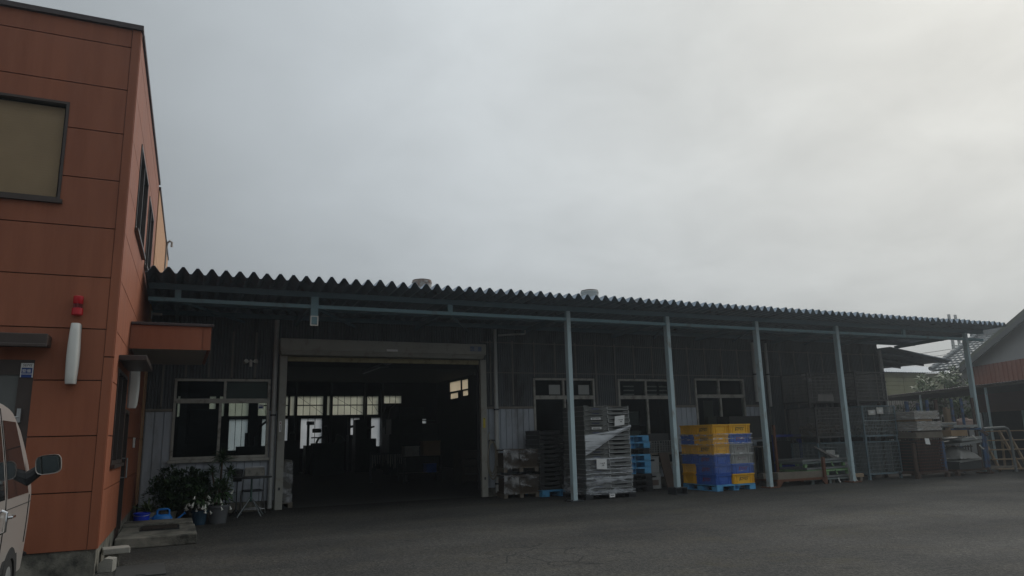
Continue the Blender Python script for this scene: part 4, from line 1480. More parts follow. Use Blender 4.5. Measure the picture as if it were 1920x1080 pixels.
# loft: sections along y, each a half hoop; gives roof, flanks and nose in one skin
def top_at(y):
    for (a, za), (b, zb) in zip(prof[:-1], prof[1:]):
        if b > a and a <= y <= b:
            return za + (zb - za) * (y - a) / (b - a)
    return 0.42
secs = [-2.355, -2.33, -2.28, -2.2, -2.08, -1.9, -1.6, -1.2, -0.8, -0.4, 0.0, 0.4, 0.7, 0.95, 1.1, 1.2, 1.3, 1.4, 1.5, 1.6, 1.7, 1.8, 1.9, 2.0, 2.1, 2.2, 2.27, 2.308]
vs, fs = [], []
NZ = 22
for y in secs:
    if y < -2.08:
        q = (-2.08 - y) / 0.275
        zt = 1.93 - 1.0 * max(0, q) ** 2.2
    else:
        zt = top_at(y)
    ring = []
    for k in range(NZ + 1):
        z = 0.36 + (zt - 0.36) * k / NZ
        w = nose(y, hw(z))
        if y < -2.2:
            w -= 0.10 * ((-2.2 - y) / 0.155) ** 2
        e = (zt - z)
        if e < 0.13:
            w -= 0.13 * (1 - math.sqrt(max(0, 1 - (1 - e / 0.13) ** 2)))
        ring.append((w, y, z))
    full = ring + [(-x, yy, z) for x, yy, z in reversed(ring)]
    vs += full
m = 2 * (NZ + 1)
for i in range(len(secs) - 1):
    for k in range(m - 1):
        fs.append((i * m + k, i * m + k + 1, (i + 1) * m + k + 1, (i + 1) * m + k))
fs.append(tuple(range(m)))
fs.append(tuple((len(secs) - 1) * m + k for k in reversed(range(m))))
mb.add(vs, fs, 0, True)
body = mb.build('body', SILVER, van, sharp=40)
def skin_patch(y0, y1, z0, z1, off, s=1, ny=10, nz=8, shape=None):
    mb = MB()
    vs, fs = [], []
    for i in range(ny + 1):
        for k in range(nz + 1):
            y = y0 + (y1 - y0) * i / ny
            z = z0 + (z1 - z0) * k / nz
            if shape:
                y, z = shape(i / ny, k / nz)
            vs.append((s * (nose(y, hw(z)) + off), y, z))
    for i in range(ny):
        for k in range(nz):
            a = i * (nz + 1) + k
            fs.append((a, a + nz + 1, a + nz + 2, a + 1))
    mb.add(vs, fs, 0, True)
    return mb
VGLASS = mat('dark_car_glass', (0.02, 0.022, 0.024), 0.04, spec=0.8)
SEAM = mat('door_seam', (0.02, 0.02, 0.02), 0.8)
for s in (1, -1):
    # front door window: raked at the front
    def shp(a, b):
        z = 1.08 + 0.66 * b
        yf = 1.50 - 0.42 * b
        return (0.52 + (yf - 0.52) * a, z)
    w = skin_patch(0, 0, 0, 0, 0.004, s, 10, 8, shp).build('side_window', VGLASS, body)
    w2 = skin_patch(-0.82, 0.40, 1.08, 1.74, 0.004, s).build('side_window', VGLASS, body)
    w3 = skin_patch(-2.05, -0.95, 1.10, 1.74, 0.004, s).build('side_window', VGLASS, body)
    # door outlines
    mb = MB()
    for (y, z0, z1) in ((0.46, 0.45, 1.84), (-0.90, 0.45, 1.84)):
        pts = [(s * (nose(y, hw(z0 + (z1 - z0) * k / 10)) + 0.002), y, z0 + (z1 - z0) * k / 10) for k in range(11)]
        mb.tube(pts, 0.006, 5)
    pts = [(s * (nose(1.55 - 0.05 * k / 10, hw(0.62 + 0.44 * k / 10)) + 0.002), 1.55, 0.62 + 0.44 * k / 10) for k in range(11)]
    mb.tube(pts, 0.006, 5)
    pts = [(s * (nose(y, hw(1.0)) + 0.002), y, 0.99) for y in [-2.2 + 0.15 * i for i in range(27)]]
    mb.tube(pts, 0.004, 5)
    mb.build('door_seam', SEAM, body)
    for y in (0.60, 0.30):
        mb = MB()
        x = s * (hw(0.92) + 0.004)
        if y > 0.5:
            mb.tube([(x, y - 0.07, 0.93), (x + s * 0.035, y - 0.06, 0.93), (x + s * 0.035, y + 0.06, 0.93), (x, y + 0.07, 0.93)], 0.013, 8)
        else:
            mb.tube([(x, y, 0.82), (x + s * 0.035, y, 0.835), (x + s * 0.035, y, 0.985), (x, y, 1.0)], 0.013, 8)
        mb.build('door_handle', CHROME, body)
    # mirror
    mb = MB()
    mx = s * (nose(1.42, hw(1.15)) + 0.0)
    M_ = Matrix.Translation((mx + s * 0.165, 1.40, 1.34)) @ Matrix.Rotation(R(-6 * s), 4, 'Y')
    N = 24
    def rr(a, w, h):
        c, q = math.cos(a), math.sin(a)
        return (w * abs(c) ** 0.55 * (1 if c > 0 else -1), h * abs(q) ** 0.55 * (1 if q > 0 else -1))
    vs = []
    for (yy, sc) in ((-0.002, 0.93), (-0.012, 1.0), (0.02, 1.02), (0.07, 0.90), (0.10, 0.55)):
        for k in range(N):
            x, z = rr(2 * PI * k / N, 0.108 * sc, 0.092 * sc)
            vs.append((x, yy, z))
    fs = []
    for i in range(4):
        for k in range(N):
            k2 = (k + 1) % N
            fs.append((i * N + k, i * N + k2, (i + 1) * N + k2, (i + 1) * N + k))
    fs.append(tuple(4 * N + k for k in range(N)))
    mb.add(vs, fs, 0, True, M_)
    mb.tube([(mx - s * 0.03, 1.44, 1.20), (mx + s * 0.02, 1.45, 1.235), (mx + s * 0.10, 1.46, 1.30)], [0.07, 0.06, 0.05], 10, mi=1)
    mir = mb.build('wing_mirror', [SILVER, BLACK], van)
    mb = MB()
    vs = []
    for k in range(N):
        x, z = rr(2 * PI * k / N, 0.098, 0.083)
        vs.append((x, -0.0045, z))
    mb.add(vs, [tuple(range(N))], 0, False, M_)
    mb.build('mirror_glass', MIRROR, mir)
# windscreen, back window, lamps
mb = MB()
vs, fs = [], []
for i in range(9):
    q = i / 8
    y = 1.34 + 0.50 * q
    z = top_at(y)
    for k in range(9):
        w = (nose(y, hw(z)) - 0.15) * (k / 4 - 1)
        vs.append((w, y + 0.008, z + 0.010))
for i in range(8):
    for k in range(8):
        a = i * 9 + k
        fs.append((a, a + 9, a + 10, a + 1))
mb.add(vs, fs, 0, True)
mb.build('windscreen', VGLASS, body)
mb = MB()
mb.box(-0.62, 0.62, -2.335, -2.315, 1.15, 1.62)
mb.build('rear_window', VGLASS, body, bevel=0.01)
for s in (1, -1):
    mb = MB()
    mb.box(s * 0.52 - 0.12, s * 0.52 + 0.12, 2.20, 2.312, 0.72, 0.88)
    mb.build('headlight', mat('lamp_glass', (0.6, 0.6, 0.6), 0.1), body, bevel=0.02)
    mb = MB()
    mb.box(s * 0.73 - 0.05, s * 0.73 + 0.05, -2.36, -2.28, 0.85, 1.25)
    mb.build('tail_light', REDLENS, body, bevel=0.01)
mb = MB()
mb.box(-0.82, 0.82, -2.44, -2.30, 0.38, 0.60)
mb.build('bumper', SILVER, van, bevel=0.03)
# wheels with dark arches
for y in (0.98, -1.55):
    for s in (1, -1):
        mb = MB()
        MW = Matrix.Translation((s * 0.755, y, 0.325)) @ Matrix.Rotation(R(90) * s, 4, 'Y')
        mb.lathe([(0.19, -0.13), (0.30, -0.13), (0.325, -0.09), (0.325, 0.06), (0.31, 0.085), (0.22, 0.09), (0.205, 0.06)], 36, M=MW)
        wh = mb.build('wheel', TYRE, van, sharp=30)
        mb = MB()
        mb.lathe([(0.21, 0.05), (0.205, 0.075), (0.17, 0.06), (0.15, 0.075), (0.07, 0.085), (0.06, 0.10), (0.0, 0.10)], 30, M=MW)
        mb.build('rim', STEEL, wh)
        mb = MB()
        vs, fs = [], []
        for k in range(25):
            a = PI * k / 24 * 1.16 - 0.08 * PI
            for r in (0.0, 0.40):
                vs.append((s * (hw(0.5) + 0.0035), y + r * math.cos(a), 0.325 + r * math.sin(a)))
        fs = [(2 * k, 2 * k + 1, 2 * k + 3, 2 * k + 2) for k in range(24)]
        mb.add(vs, fs)
        mb.build('wheel_arch', SEAM, body)
# parking sensor rod / corner guard at the nose
mb = MB()
mb.tube([(0.66, 2.24, 0.46), (0.75, 2.12, 0.46), (0.80, 1.95, 0.46)], 0.02, 8)
mb.build('corner_guard', BLACK, van)
# ------------------------------------------------------------------ goods: plastic crates on a blue pallet
def plastic_pallet(t, w, d, h, m, name='deck', legs=3):
    """open plastic pallet: deck, bottom runners and blocks as one moulded part; local origin at the centre of the base"""
    mb = MB()
    n = 7
    for i in range(n):
        y0 = -d / 2 + d * i / n
        mb.box(-w / 2, w / 2, y0 + 0.008, y0 + d / n - 0.008, h - 0.022, h)
    mb.box(-w / 2, w / 2, -d / 2 + 0.001, -d / 2 + 0.02, h - 0.04, h - 0.0225)
    mb.box(-w / 2, w / 2, d / 2 - 0.02, d / 2 - 0.001, h - 0.04, h - 0.0225)
    bw = 0.20
    xs = [-w / 2, -bw / 2 + 0.02, w / 2 - bw]
    ysb = [-d / 2, -bw / 2, d / 2 - bw]
    for i, x in enumerate(xs):
        ww = bw if i != 1 else bw - 0.04
        for j, y in enumerate(ysb):
            if i == 1 and j != 1:
                for q in ((x, x + 0.02), (x + ww - 0.02, x + ww)):
                    mb.box(q[0], q[1], y, y + bw, 0.016, h - 0.041)
                mb.box(x + 0.02, x + ww - 0.02, y + 0.08, y + 0.10, 0.016, h - 0.041)
            else:
                mb.box(x, x + ww, y, y + bw, 0.016, h - 0.041)
        mb.box(x, x + ww, -d / 2, d / 2, 0.0, 0.0155)
    return mb.build(name, m, t, bevel=0.004)

CW, CD, CH = 0.76, 0.53, 0.252
def crate_mesh(mb, W, D, H):
    tk = 0.012
    # walls taper slightly; open on top
    for (x0, x1, y0, y1) in ((-W / 2 + 0.022, W / 2 - 0.022, -D / 2 + 0.022, -D / 2 + 0.022 + tk), (-W / 2 + 0.022, W / 2 - 0.022, D / 2 - 0.022 - tk, D / 2 - 0.022),
                             (-W / 2 + 0.022, -W / 2 + 0.022 + tk, -D / 2 + 0.035, D / 2 - 0.035), (W / 2 - 0.022 - tk, W / 2 - 0.022, -D / 2 + 0.035, D / 2 - 0.035)):
        mb.box(x0, x1, y0, y1, 0.012, H - 0.04)
    mb.box(-W / 2 + 0.025, W / 2 - 0.025, -D / 2 + 0.025, D / 2 - 0.025, 0.002, 0.0118)
    # upright ribs
    for x in (-0.455, -0.40, -0.30, 0.30, 0.40, 0.455):
        xx = x * W
        for s in (-1, 1):
            y = s * (D / 2 - 0.006)
            mb.box(xx - 0.010, xx + 0.010, min(y, y - s * 0.0155), max(y, y - s * 0.0155), 0.0135, H - 0.0405)
    for yq in (-0.42, -0.30, 0.30, 0.42):
        yy = yq * D
        for s in (-1, 1):
            x = s * (W / 2 - 0.006)
            mb.box(min(x, x - s * 0.0155), max(x, x - s * 0.0155), yy - 0.008, yy + 0.008, 0.0135, H - 0.0405)
    # label frame on the short ends
    for s in (-1, 1):
        x = s * (W / 2 - 0.012)
        for (a, b, c, d) in ((-0.11, 0.11, 0.03, 0.036), (-0.11, 0.11, 0.10, 0.106), (-0.11, -0.104, 0.036, 0.10), (0.104, 0.11, 0.036, 0.10)):
            mb.box(min(x, x - s * 0.0075), max(x, x - s * 0.0095), a, b, c, d)
def crate_rim(W, D, H):
    mb = MB()
    for (x0, x1, y0, y1) in ((-W / 2, W / 2, -D / 2, -D / 2 + 0.026), (-W / 2, W / 2, D / 2 - 0.026, D / 2), (-W / 2, -W / 2 + 0.026, -D / 2 + 0.0262, D / 2 - 0.0262), (W / 2 - 0.026, W / 2, -D / 2 + 0.0262, D / 2 - 0.0262)):
        mb.box(x0, x1, y0, y1, H - 0.0395, H - 0.003)
    for (x0, x1, y0, y1) in ((-W / 2 + 0.003, W / 2 - 0.003, -D / 2 + 0.003, -D / 2 + 0.0115), (-W / 2 + 0.003, W / 2 - 0.003, D / 2 - 0.0115, D / 2 - 0.003)):
        mb.box(x0, x1, y0, y1, 0.002, 0.013)
    return mb
CRM = {'y': (YEL, INK, 'yellow'), 'b': (BLU, REDINK, 'blue'), 'g': (GRY, mat('grey_ink', (0.15, 0.10, 0.10), 0.7), 'grey')}
protos = {}
def crate(kind, loc, rz, label):
    grp = 'crates stacked on the blue pallet'
    if kind in protos:
        return dup(protos[kind], loc, rz, label, grp)
    m, ink, nm = CRM[kind]
    t = thing('plastic_crate', label, 'crate', loc, rz, grp)
    mb = MB()
    crate_mesh(mb, CW, CD, CH)
    mb.build('body', m, t)
    crate_rim(CW, CD, CH).build('rim', m, t, bevel=0.004)
    for s, rot in ((-1, 0), (1, PI)):
        mb = MB()
        Mx = Matrix.Rotation(rot, 4, 'Z') @ T(0, -CD / 2 + 0.0195, 0.118)
        # long bar growing out of a tall leading letter
        mb.text('AZMEX', 0.088, Mx @ T(0.0, 0, -0.004), 0, shear=0.12)
        mb.add([(-0.145, 0, -0.045), (-0.122, 0, -0.045), (-0.102, 0, 0.065), (-0.125, 0, 0.045)], [(0, 1, 2, 3)], 0, False, Mx)
        mb.add([(-0.11, 0, 0.036), (0.165, 0, 0.036), (0.16, 0, 0.047), (-0.108, 0, 0.047)], [(0, 1, 2, 3)], 0, False, Mx @ T(0, -0.0006, 0))
        mb.build('logo', ink, t)
    protos[kind] = t
    return t
PX, PY, PRZ = 12.48, 14.95, R(2.0)
PWD, PDP, PHT = 1.30, 1.30, 0.155
MP = T(PX, PY, 0, PRZ)
c0 = MP @ Vector((PWD / 2, PDP / 2, 0))
t = thing('plastic_pallet', 'light blue plastic pallet under the yellow and blue crates', 'pallet', tuple(c0), PRZ)
plastic_pallet(t, PWD, PDP, PHT, BLUEPAL)
FRR = ['y', 'b', 'g', 'g', 'b', 'y']        # front right, long side forward (top to bottom)
FRL = ['y', 'y', 'y', 'b', 'b', 'b']        # front left, short end forward
BKL = ['y', 'b', 'y', 'b', 'y', 'y']        # back left, seen at its short end
BKR = ['y', 'b', 'b', 'g', 'b', 'b']
for i in range(6):
    z = PHT + (5 - i) * (CH - 0.001) + 0.001
    lv = ['top', 'second', 'third', 'fourth', 'fifth', 'bottom'][i]
    for key, col, (lx, ly), rr_, where in (('FRR', FRR, (PWD - CW / 2, CD / 2), 0.0, 'front right, long logo side forward'), ('FRL', FRL, (CD / 2, CW / 2), PI / 2, 'front left corner, short end forward'),
                                          ('BKL', BKL, (CW / 2, PDP - CD / 2), 0.0, 'rear left by the shaded side'), ('BKR', BKR, (PWD - CD / 2, PDP - CW / 2), PI / 2, 'hidden rear right corner')):
        p = MP @ Vector((lx + random.uniform(-0.006, 0.006), ly + random.uniform(-0.006, 0.006), z))
        crate(col[i], tuple(p), PRZ + rr_ + random.uniform(-0.008, 0.008), '%s crate in the %s layer of the pallet, %s' % (CRM[col[i]][2], lv, where))
def wrap_band(mb, x0, x1, y0, y1, z0, z1, rise=0.0, n=26, amp=0.008, rows=7, sides='all', mi=0):
    """film wrapped round a box; rows of vertices with small wrinkles"""
    per = [(x0, y0), (x1, y0), (x1, y1), (x0, y1)]
    pts = []
    for k in range(4):
        a, b = Vector((*per[k], 0)), Vector((*per[(k + 1) % 4], 0))
        for q in range(n):
            pts.append((a.lerp(b, q / n), k))
    if sides == 'all':
        pts.append((Vector((*per[0], 0)), 3))
    elif sides == 'front':
        pts = pts[:n + 1]
    c = Vector(((x0 + x1) / 2, (y0 + y1) / 2, 0))
    vs = []
    for r in range(rows + 1):
        for i, (p, k) in enumerate(pts):
            z = z0 + (z1 - z0) * r / rows + rise * (i / max(1, len(pts) - 1))
            o = (p - c).normalized() * (random.uniform(-amp, amp) * 0.5 + amp * math.sin(i * 1.3 + r * 2.1) * 0.5)
            vs.append((p.x + o.x, p.y + o.y, z + random.uniform(-0.006, 0.006)))
    m = len(pts)
    fs = []
    for r in range(rows):
        for i in range(m - 1):
            fs.append((r * m + i, r * m + i + 1, (r + 1) * m + i + 1, (r + 1) * m + i))
    mb.add(vs, fs, mi, True)
t = thing('stretch_film', 'clear stretch film wound round the second to fifth layers of crates', 'film', tuple(MP @ Vector((0, 0, 0))), PRZ)
mb = MB()
wrap_band(mb, -0.018, PWD + 0.018, -0.018, PDP + 0.018, PHT + 0.29, PHT + 5 * CH + 0.02, 0, 20, 0.008, 16)
mb.build('film_layer', FILMLIGHT, t)
mb = MB()
for z in (PHT + 5 * CH - 0.01, PHT + 4 * CH + 0.01, PHT + 4.5 * CH, PHT + 3 * CH):
    wrap_band(mb, -0.022, PWD + 0.022, -0.022, PDP + 0.022, z, z + 0.025, -0.03, 20, 0.005, 2)
mb.build('bunched_edge', film_mat('edge_film', 0.6, (0.7, 0.72, 0.74), (1.5, 1.5, 6), 4.0), t)

# ------------------------------------------------------------------ tall wrapped stack of grey trays
SX0, SXM, SX1, SY0, SD = 8.80, 9.46, 10.06, 15.10, 1.05
t = thing('black_pallet', 'black plastic pallet with a white tag under the tall tray stack', 'pallet', ((8.76 + 10.12) / 2, SY0 + 0.53, 0))
plastic_pallet(t, 1.38, 1.12, 0.125, BLACK)
mb = MB()
mb.box(-0.06, 0.09, -0.575, -0.571, 0.03, 0.125)
mb.box(-0.035, 0.065, -0.577, -0.5755, 0.065, 0.085, 1)
mb.build('tag', [PAPER, mat('grey_print', (0.2, 0.2, 0.22), 0.8)], t)
def tray_proto(w, d, h, m, lipm, grp, wavy):
    """stacking tray: the front has a scalloped middle grip and a projecting lip"""
    t = thing('stacking_tray', 'tray', 'tray', (0, 0, 0), 0, grp)
    mb = MB()
    a = w / 2
    if wavy:
        poly = [(-a + 0.02, 0.0), (a - 0.02, 0.0), (a - 0.005, h * 0.55), (a - 0.02, h * 0.86), (a * 0.72, h * 0.86), (a * 0.55, h * 0.62), (-a * 0.55, h * 0.62), (-a * 0.72, h * 0.86), (-a + 0.02, h * 0.86), (-a + 0.005, h * 0.55)]
    else:
        poly = [(-a + 0.02, 0.0), (a - 0.02, 0.0), (a - 0.006, h * 0.80), (a * 0.6, h * 0.80), (a * 0.5, h * 0.55), (-a * 0.5, h * 0.55), (-a * 0.6, h * 0.80), (-a + 0.006, h * 0.80)]
    mb.prism(poly, 0.022, T(0, -d / 2 + 0.012, 0))
    mb.prism(poly, 0.022, T(0, d / 2 - 0.034, 0))
    mb.box(-a + 0.012, -a + 0.03, -d / 2 + 0.035, d / 2 - 0.035, 0, h * 0.84)
    mb.box(a - 0.03, a - 0.012, -d / 2 + 0.035, d / 2 - 0.035, 0, h * 0.84)
    mb.box(-a + 0.031, a - 0.031, -d / 2 + 0.035, d / 2 - 0.035, 0.004, 0.012)
    mb.build('body', m, t, bevel=0.004)
    mb = MB()
    if wavy:
        pts = [(-a, h * 0.80), (-a, h * 0.98), (-a * 0.72, h * 0.98), (-a * 0.55, h * 0.73), (a * 0.55, h * 0.73), (a * 0.72, h * 0.98), (a, h * 0.98), (a, h * 0.80)]
    else:
        pts = [(-a, h * 0.90), (-a, h * 0.22), (-a * 0.88, h * 0.10), (a * 0.88, h * 0.10), (a, h * 0.22), (a, h * 0.90)]
    for (x0, z0), (x1, z1) in zip(pts[:-1], pts[1:]):
        mb.bar((x0, -d / 2 + 0.003, z0), (x1, -d / 2 + 0.003, z1), 0.022, 0.012)
    mb.bar((-a + 0.005, -d / 2, h * 0.9), (-a + 0.005, d / 2, h * 0.9), 0.018, 0.012)
    mb.bar((a - 0.005, -d / 2, h * 0.9), (a - 0.005, d / 2, h * 0.9), 0.018, 0.012)
    mb.build('lip', lipm, t)
    return t
LIPM = mat('tray_lip', (0.20, 0.205, 0.19), 0.4, 0.15, 5)
LIPS = mat('tray_wire_lip', (0.36, 0.37, 0.36), 0.35, 0.15, 5, metal=0.5)
pl_ = tray_proto(SXM - SX0, SD, 0.118, TRAYM, LIPM, 'trays in the tall wrapped stack', True)
pr_ = tray_proto(SX1 - SXM, SD, 0.106, TRAYM, LIPS, 'trays in the tall wrapped stack', False)
pitch_l, pitch_r = 0.1125, 0.1010
NL, NR = 18, 20
for i in range(NL):
    z = 0.13 + pitch_l * (NL - 1 - i)
    o = pl_ if i == 0 else dup(pl_, (0, 0, 0))
    o.location = ((SX0 + SXM) / 2 + random.uniform(-0.008, 0.008), SY0 + SD / 2 + random.uniform(-0.01, 0.01), z)
    o['label'] = 'scalloped grey tray, %s in left column of the tall wrapped stack' % ordtop(i, NL)
    if i in (2, 4):
        mb = MB()
        mb.box(-0.13, 0.13, -SD / 2 - 0.006, -SD / 2 + 0.0115, 0.012, 0.06, 0)
        for q in range(6):
            mb.box(-0.11 + 0.037 * q, -0.085 + 0.037 * q, -SD / 2 - 0.008, -SD / 2 - 0.0062, 0.022, 0.05, 1)
        mb.build('label_strip', [PAPER, TRAYDK], o)
    elif i in (0, 1, 3, 7, 9):
        mb = MB()
        mb.box(-0.10, 0.09, -SD / 2 + 0.006, -SD / 2 + 0.0115, 0.03, 0.055)
        mb.build('label_strip', mat('dull_blue_label', (0.06, 0.075, 0.14), 0.6), o)
for i in range(NR):
    z = 0.13 + pitch_r * (NR - 1 - i)
    o = pr_ if i == 0 else dup(pr_, (0, 0, 0))
    o.location = ((SX1 + SXM) / 2 + random.uniform(-0.008, 0.008), SY0 + SD / 2 + random.uniform(-0.01, 0.01), z)
    o['label'] = 'wire lipped grey tray, %s in right column of the tall wrapped stack' % ordtop(i, NR)
t = thing('film_wrap', 'bunched clear film round the lower half of the tall tray stack', 'film', (SX0, SY0, 0.1))
mb = MB()
wrap_band(mb, -0.02, SX1 - SX0 + 0.02, -0.022, SD + 0.02, 0.02, 0.42, 0, 26, 0.014, 9)
mb.build('lower_layer', film_mat('lower_film', 0.58, (0.50, 0.52, 0.54), (0.8, 0.8, 3.0), 2.6), t)
mb = MB()
wrap_band(mb, -0.018, SX1 - SX0 + 0.018, -0.02, SD + 0.018, 0.40, 0.86, 0, 26, 0.010, 10)
mb.build('middle_layer', film_mat('middle_film', 0.36, (0.5, 0.52, 0.54), (0.35, 0.35, 8), 3.0), t)
mb = MB()
for (z0, z1, rise) in ((0.80, 0.835, 0.0), (0.56, 0.58, 0.015), (0.64, 0.65, -0.01), (0.47, 0.49, 0.01), (0.36, 0.385, 0.0)):
    vs = []
    n = 24
    for i in range(n + 1):
        q = i / n
        x = -0.02 + (SX1 - SX0 + 0.04) * q
        for k in range(3):
            vs.append((x, -0.026 - 0.010 * random.random(), z0 + (z1 - z0) * k / 2 + rise * q + random.uniform(-0.006, 0.006)))
    fs = [(3 * i + k, 3 * i + 3 + k, 3 * i + 4 + k, 3 * i + 1 + k) for i in range(n) for k in range(2)]
    mb.add(vs, fs, 0, True)
mb.build('rope_of_film', film_mat('rope_film', 0.95, (0.48, 0.50, 0.52), (0.5, 0.5, 4), 3.0), t)
# wide skirt at the bottom
mb = MB()
wrap_band(mb, -0.05, SX1 - SX0 + 0.05, -0.05, SD + 0.05, 0.005, 0.10, 0, 26, 0.01, 3)
mb.build('skirt', film_mat('skirt_film', 0.6, (0.4, 0.42, 0.44), (1, 1, 8), 5.0), t)
t = thing('film_band', 'whitish diagonal film band tied across the upper half of the tall tray stack', 'film', (SX0, SY0, 1.25))
mb = MB()
vs, n = [], 34
for i in range(n + 1):
    q = i / n
    x = -0.02 + (SX1 - SX0 + 0.04) * q
    zt = 0.22 + 0.22 * q ** 1.5
    wdt = 0.40 * (1 - q) ** 1.5 + 0.07
    for k in range(9):
        r = k / 8
        vs.append((x, -0.035 - 0.02 * math.sin(r * PI) + random.uniform(-0.007, 0.007), zt - wdt * r + 0.008 * math.sin(7 * q + 3 * r)))
fs = [(9 * i + k, 9 * i + 9 + k, 9 * i + 10 + k, 9 * i + 1 + k) for i in range(n) for k in range(8)]
mb.add(vs, fs, 0, True)
mb.build('front_layer', FILMHEAVY, t)
mb = MB()
wrap_band(mb, -0.014, SX1 - SX0 + 0.014, -0.016, SD + 0.014, 0.10, 0.24, 0, 20, 0.006, 4)
mb.build('wrap_layer', FILMLIGHT, t)
for (x, z, rz, lab) in ((9.76, 1.80, 3, 'white paper sheet stuck on the upper right of the tall tray stack'), (9.20, 0.80, -2, 'white paper sheet stuck low on the left half of the tall tray stack')):
    t = thing('paper_note', lab, 'paper', (x, SY0 - 0.045, z), 0, 'paper notes on the tall tray stack')
    mb = MB()
    vs = []
    for i in range(5):
        for k in range(5):
            vs.append((-0.14 + 0.07 * i + 0.012 * (k - 2) * math.sin(R(rz) * 4), -0.01 * math.sin(i * 0.8) - 0.004 * k, -0.115 + 0.0575 * k + 0.008 * (i - 2) * (1 if rz > 0 else -0.6)))
    mb.add(vs, [(5 * i + k, 5 * i + 5 + k, 5 * i + 6 + k, 5 * i + 1 + k) for i in range(4) for k in range(4)], 0, False)
    for (a, b, z0) in ((-0.02, 0.015, 0.01), (0.035, 0.075, 0.012), (-0.06, -0.045, 0.012), (0.0, 0.05, -0.035)):
        mb.box(a, b, -0.033, -0.032, z0, z0 + 0.016, 1)
    o = mb.build('sheet', [PAPER, INK], t)
    sl = o.modifiers.new('thickness', 'SOLIDIFY')
    sl.thickness = 0.001

# ------------------------------------------------------------------ blue pallets stacked on a black one, grey boxes beside
bx, by = 10.86, 16.75
black_z = 0.0
zs_ = []
for i in range(3):
    t = thing('black_pallet', '%s of three black pallets under the stack of light blue pallets' % ['lowest', 'middle', 'uppermost'][i], 'pallet', (bx + 0.02, by, 0.15 * i), R(1 - i), 'black pallets behind the tall tray stack')
    plastic_pallet(t, 1.1, 1.1, 0.148, BLACK)
for i, z in enumerate((0.455, 0.62, 0.785)):
    t = thing('plastic_pallet', 'light blue pallet, %s of the three under the black pallets' % ['lowest', 'middle', 'uppermost'][i], 'pallet', (bx, by, z), R((-1.5, 1, 0)[i]), 'light blue pallets behind the tall tray stack')
    plastic_pallet(t, 1.1, 1.1, 0.163, BLUEPAL)
for i in range(1):
    t = thing('black_pallet', 'thick black pallet between the two groups of light blue pallets', 'pallet', (bx, by + 0.02, 0.95), 0, 'black pallets behind the tall tray stack')
    plastic_pallet(t, 1.08, 1.1, 0.148, BLACK)
for i, z in enumerate((1.10, 1.265)):
    t = thing('plastic_pallet', 'light blue pallet, %s of the two on top of the pallet stack' % ['lower', 'upper'][i], 'pallet', (bx - 0.02 * i, by, z), R((1, -1)[i]), 'light blue pallets behind the tall tray stack')
    plastic_pallet(t, 1.1, 1.1, 0.163, BLUEPAL)
BOXM = mat('grey_case', (0.27, 0.27, 0.26), 0.6, 0.12, 5)
for i, (z, dx, lab) in enumerate(((0.03, 0, 'pale grey tote box with a handle slot, standing on the floor beside the blue pallets'), (0.452, -0.03, 'pale grey tote box with a handle slot, stacked on another grey box'))):
    t = thing('tote_box', lab, 'box', (11.68 + dx, 16.75, z), 0, 'grey tote boxes beside the blue pallets')
    mb = MB()
    w, d, h = 0.42, 0.55, 0.415
    hole = [(-0.07, 0.07, h - 0.12, h - 0.075)]
    mb.holed(-w / 2, w / 2, 0, h - 0.03, hole, 0.012, T(0, -d / 2, 0))
    mb.box(-w / 2, w / 2, d / 2 - 0.012, d / 2, 0, h - 0.03)
    mb.box(-w / 2, -w / 2 + 0.012, -d / 2 + 0.0125, d / 2 - 0.0125, 0, h - 0.03)
    mb.box(w / 2 - 0.012, w / 2, -d / 2 + 0.0125, d / 2 - 0.0125, 0, h - 0.03)
    mb.box(-w / 2 + 0.013, w / 2 - 0.013, -d / 2 + 0.02, d / 2 - 0.02, 0.002, 0.012)
    mb.build('body', BOXM, t)
    mb = MB()
    mb.box(-w / 2 - 0.012, w / 2 + 0.012, -d / 2 - 0.012, d / 2 + 0.012, h - 0.029, h)
    mb.build('lid', BOXM, t, bevel=0.008)
    if i == 0:
        mb = MB()
        mb.box(-0.13, 0.13, -d / 2 - 0.004, -d / 2 - 0.0005, 0.09, 0.23)
        mb.build('label_panel', mat('brown_label', (0.12, 0.085, 0.07), 0.7, 0.3, 10), t)

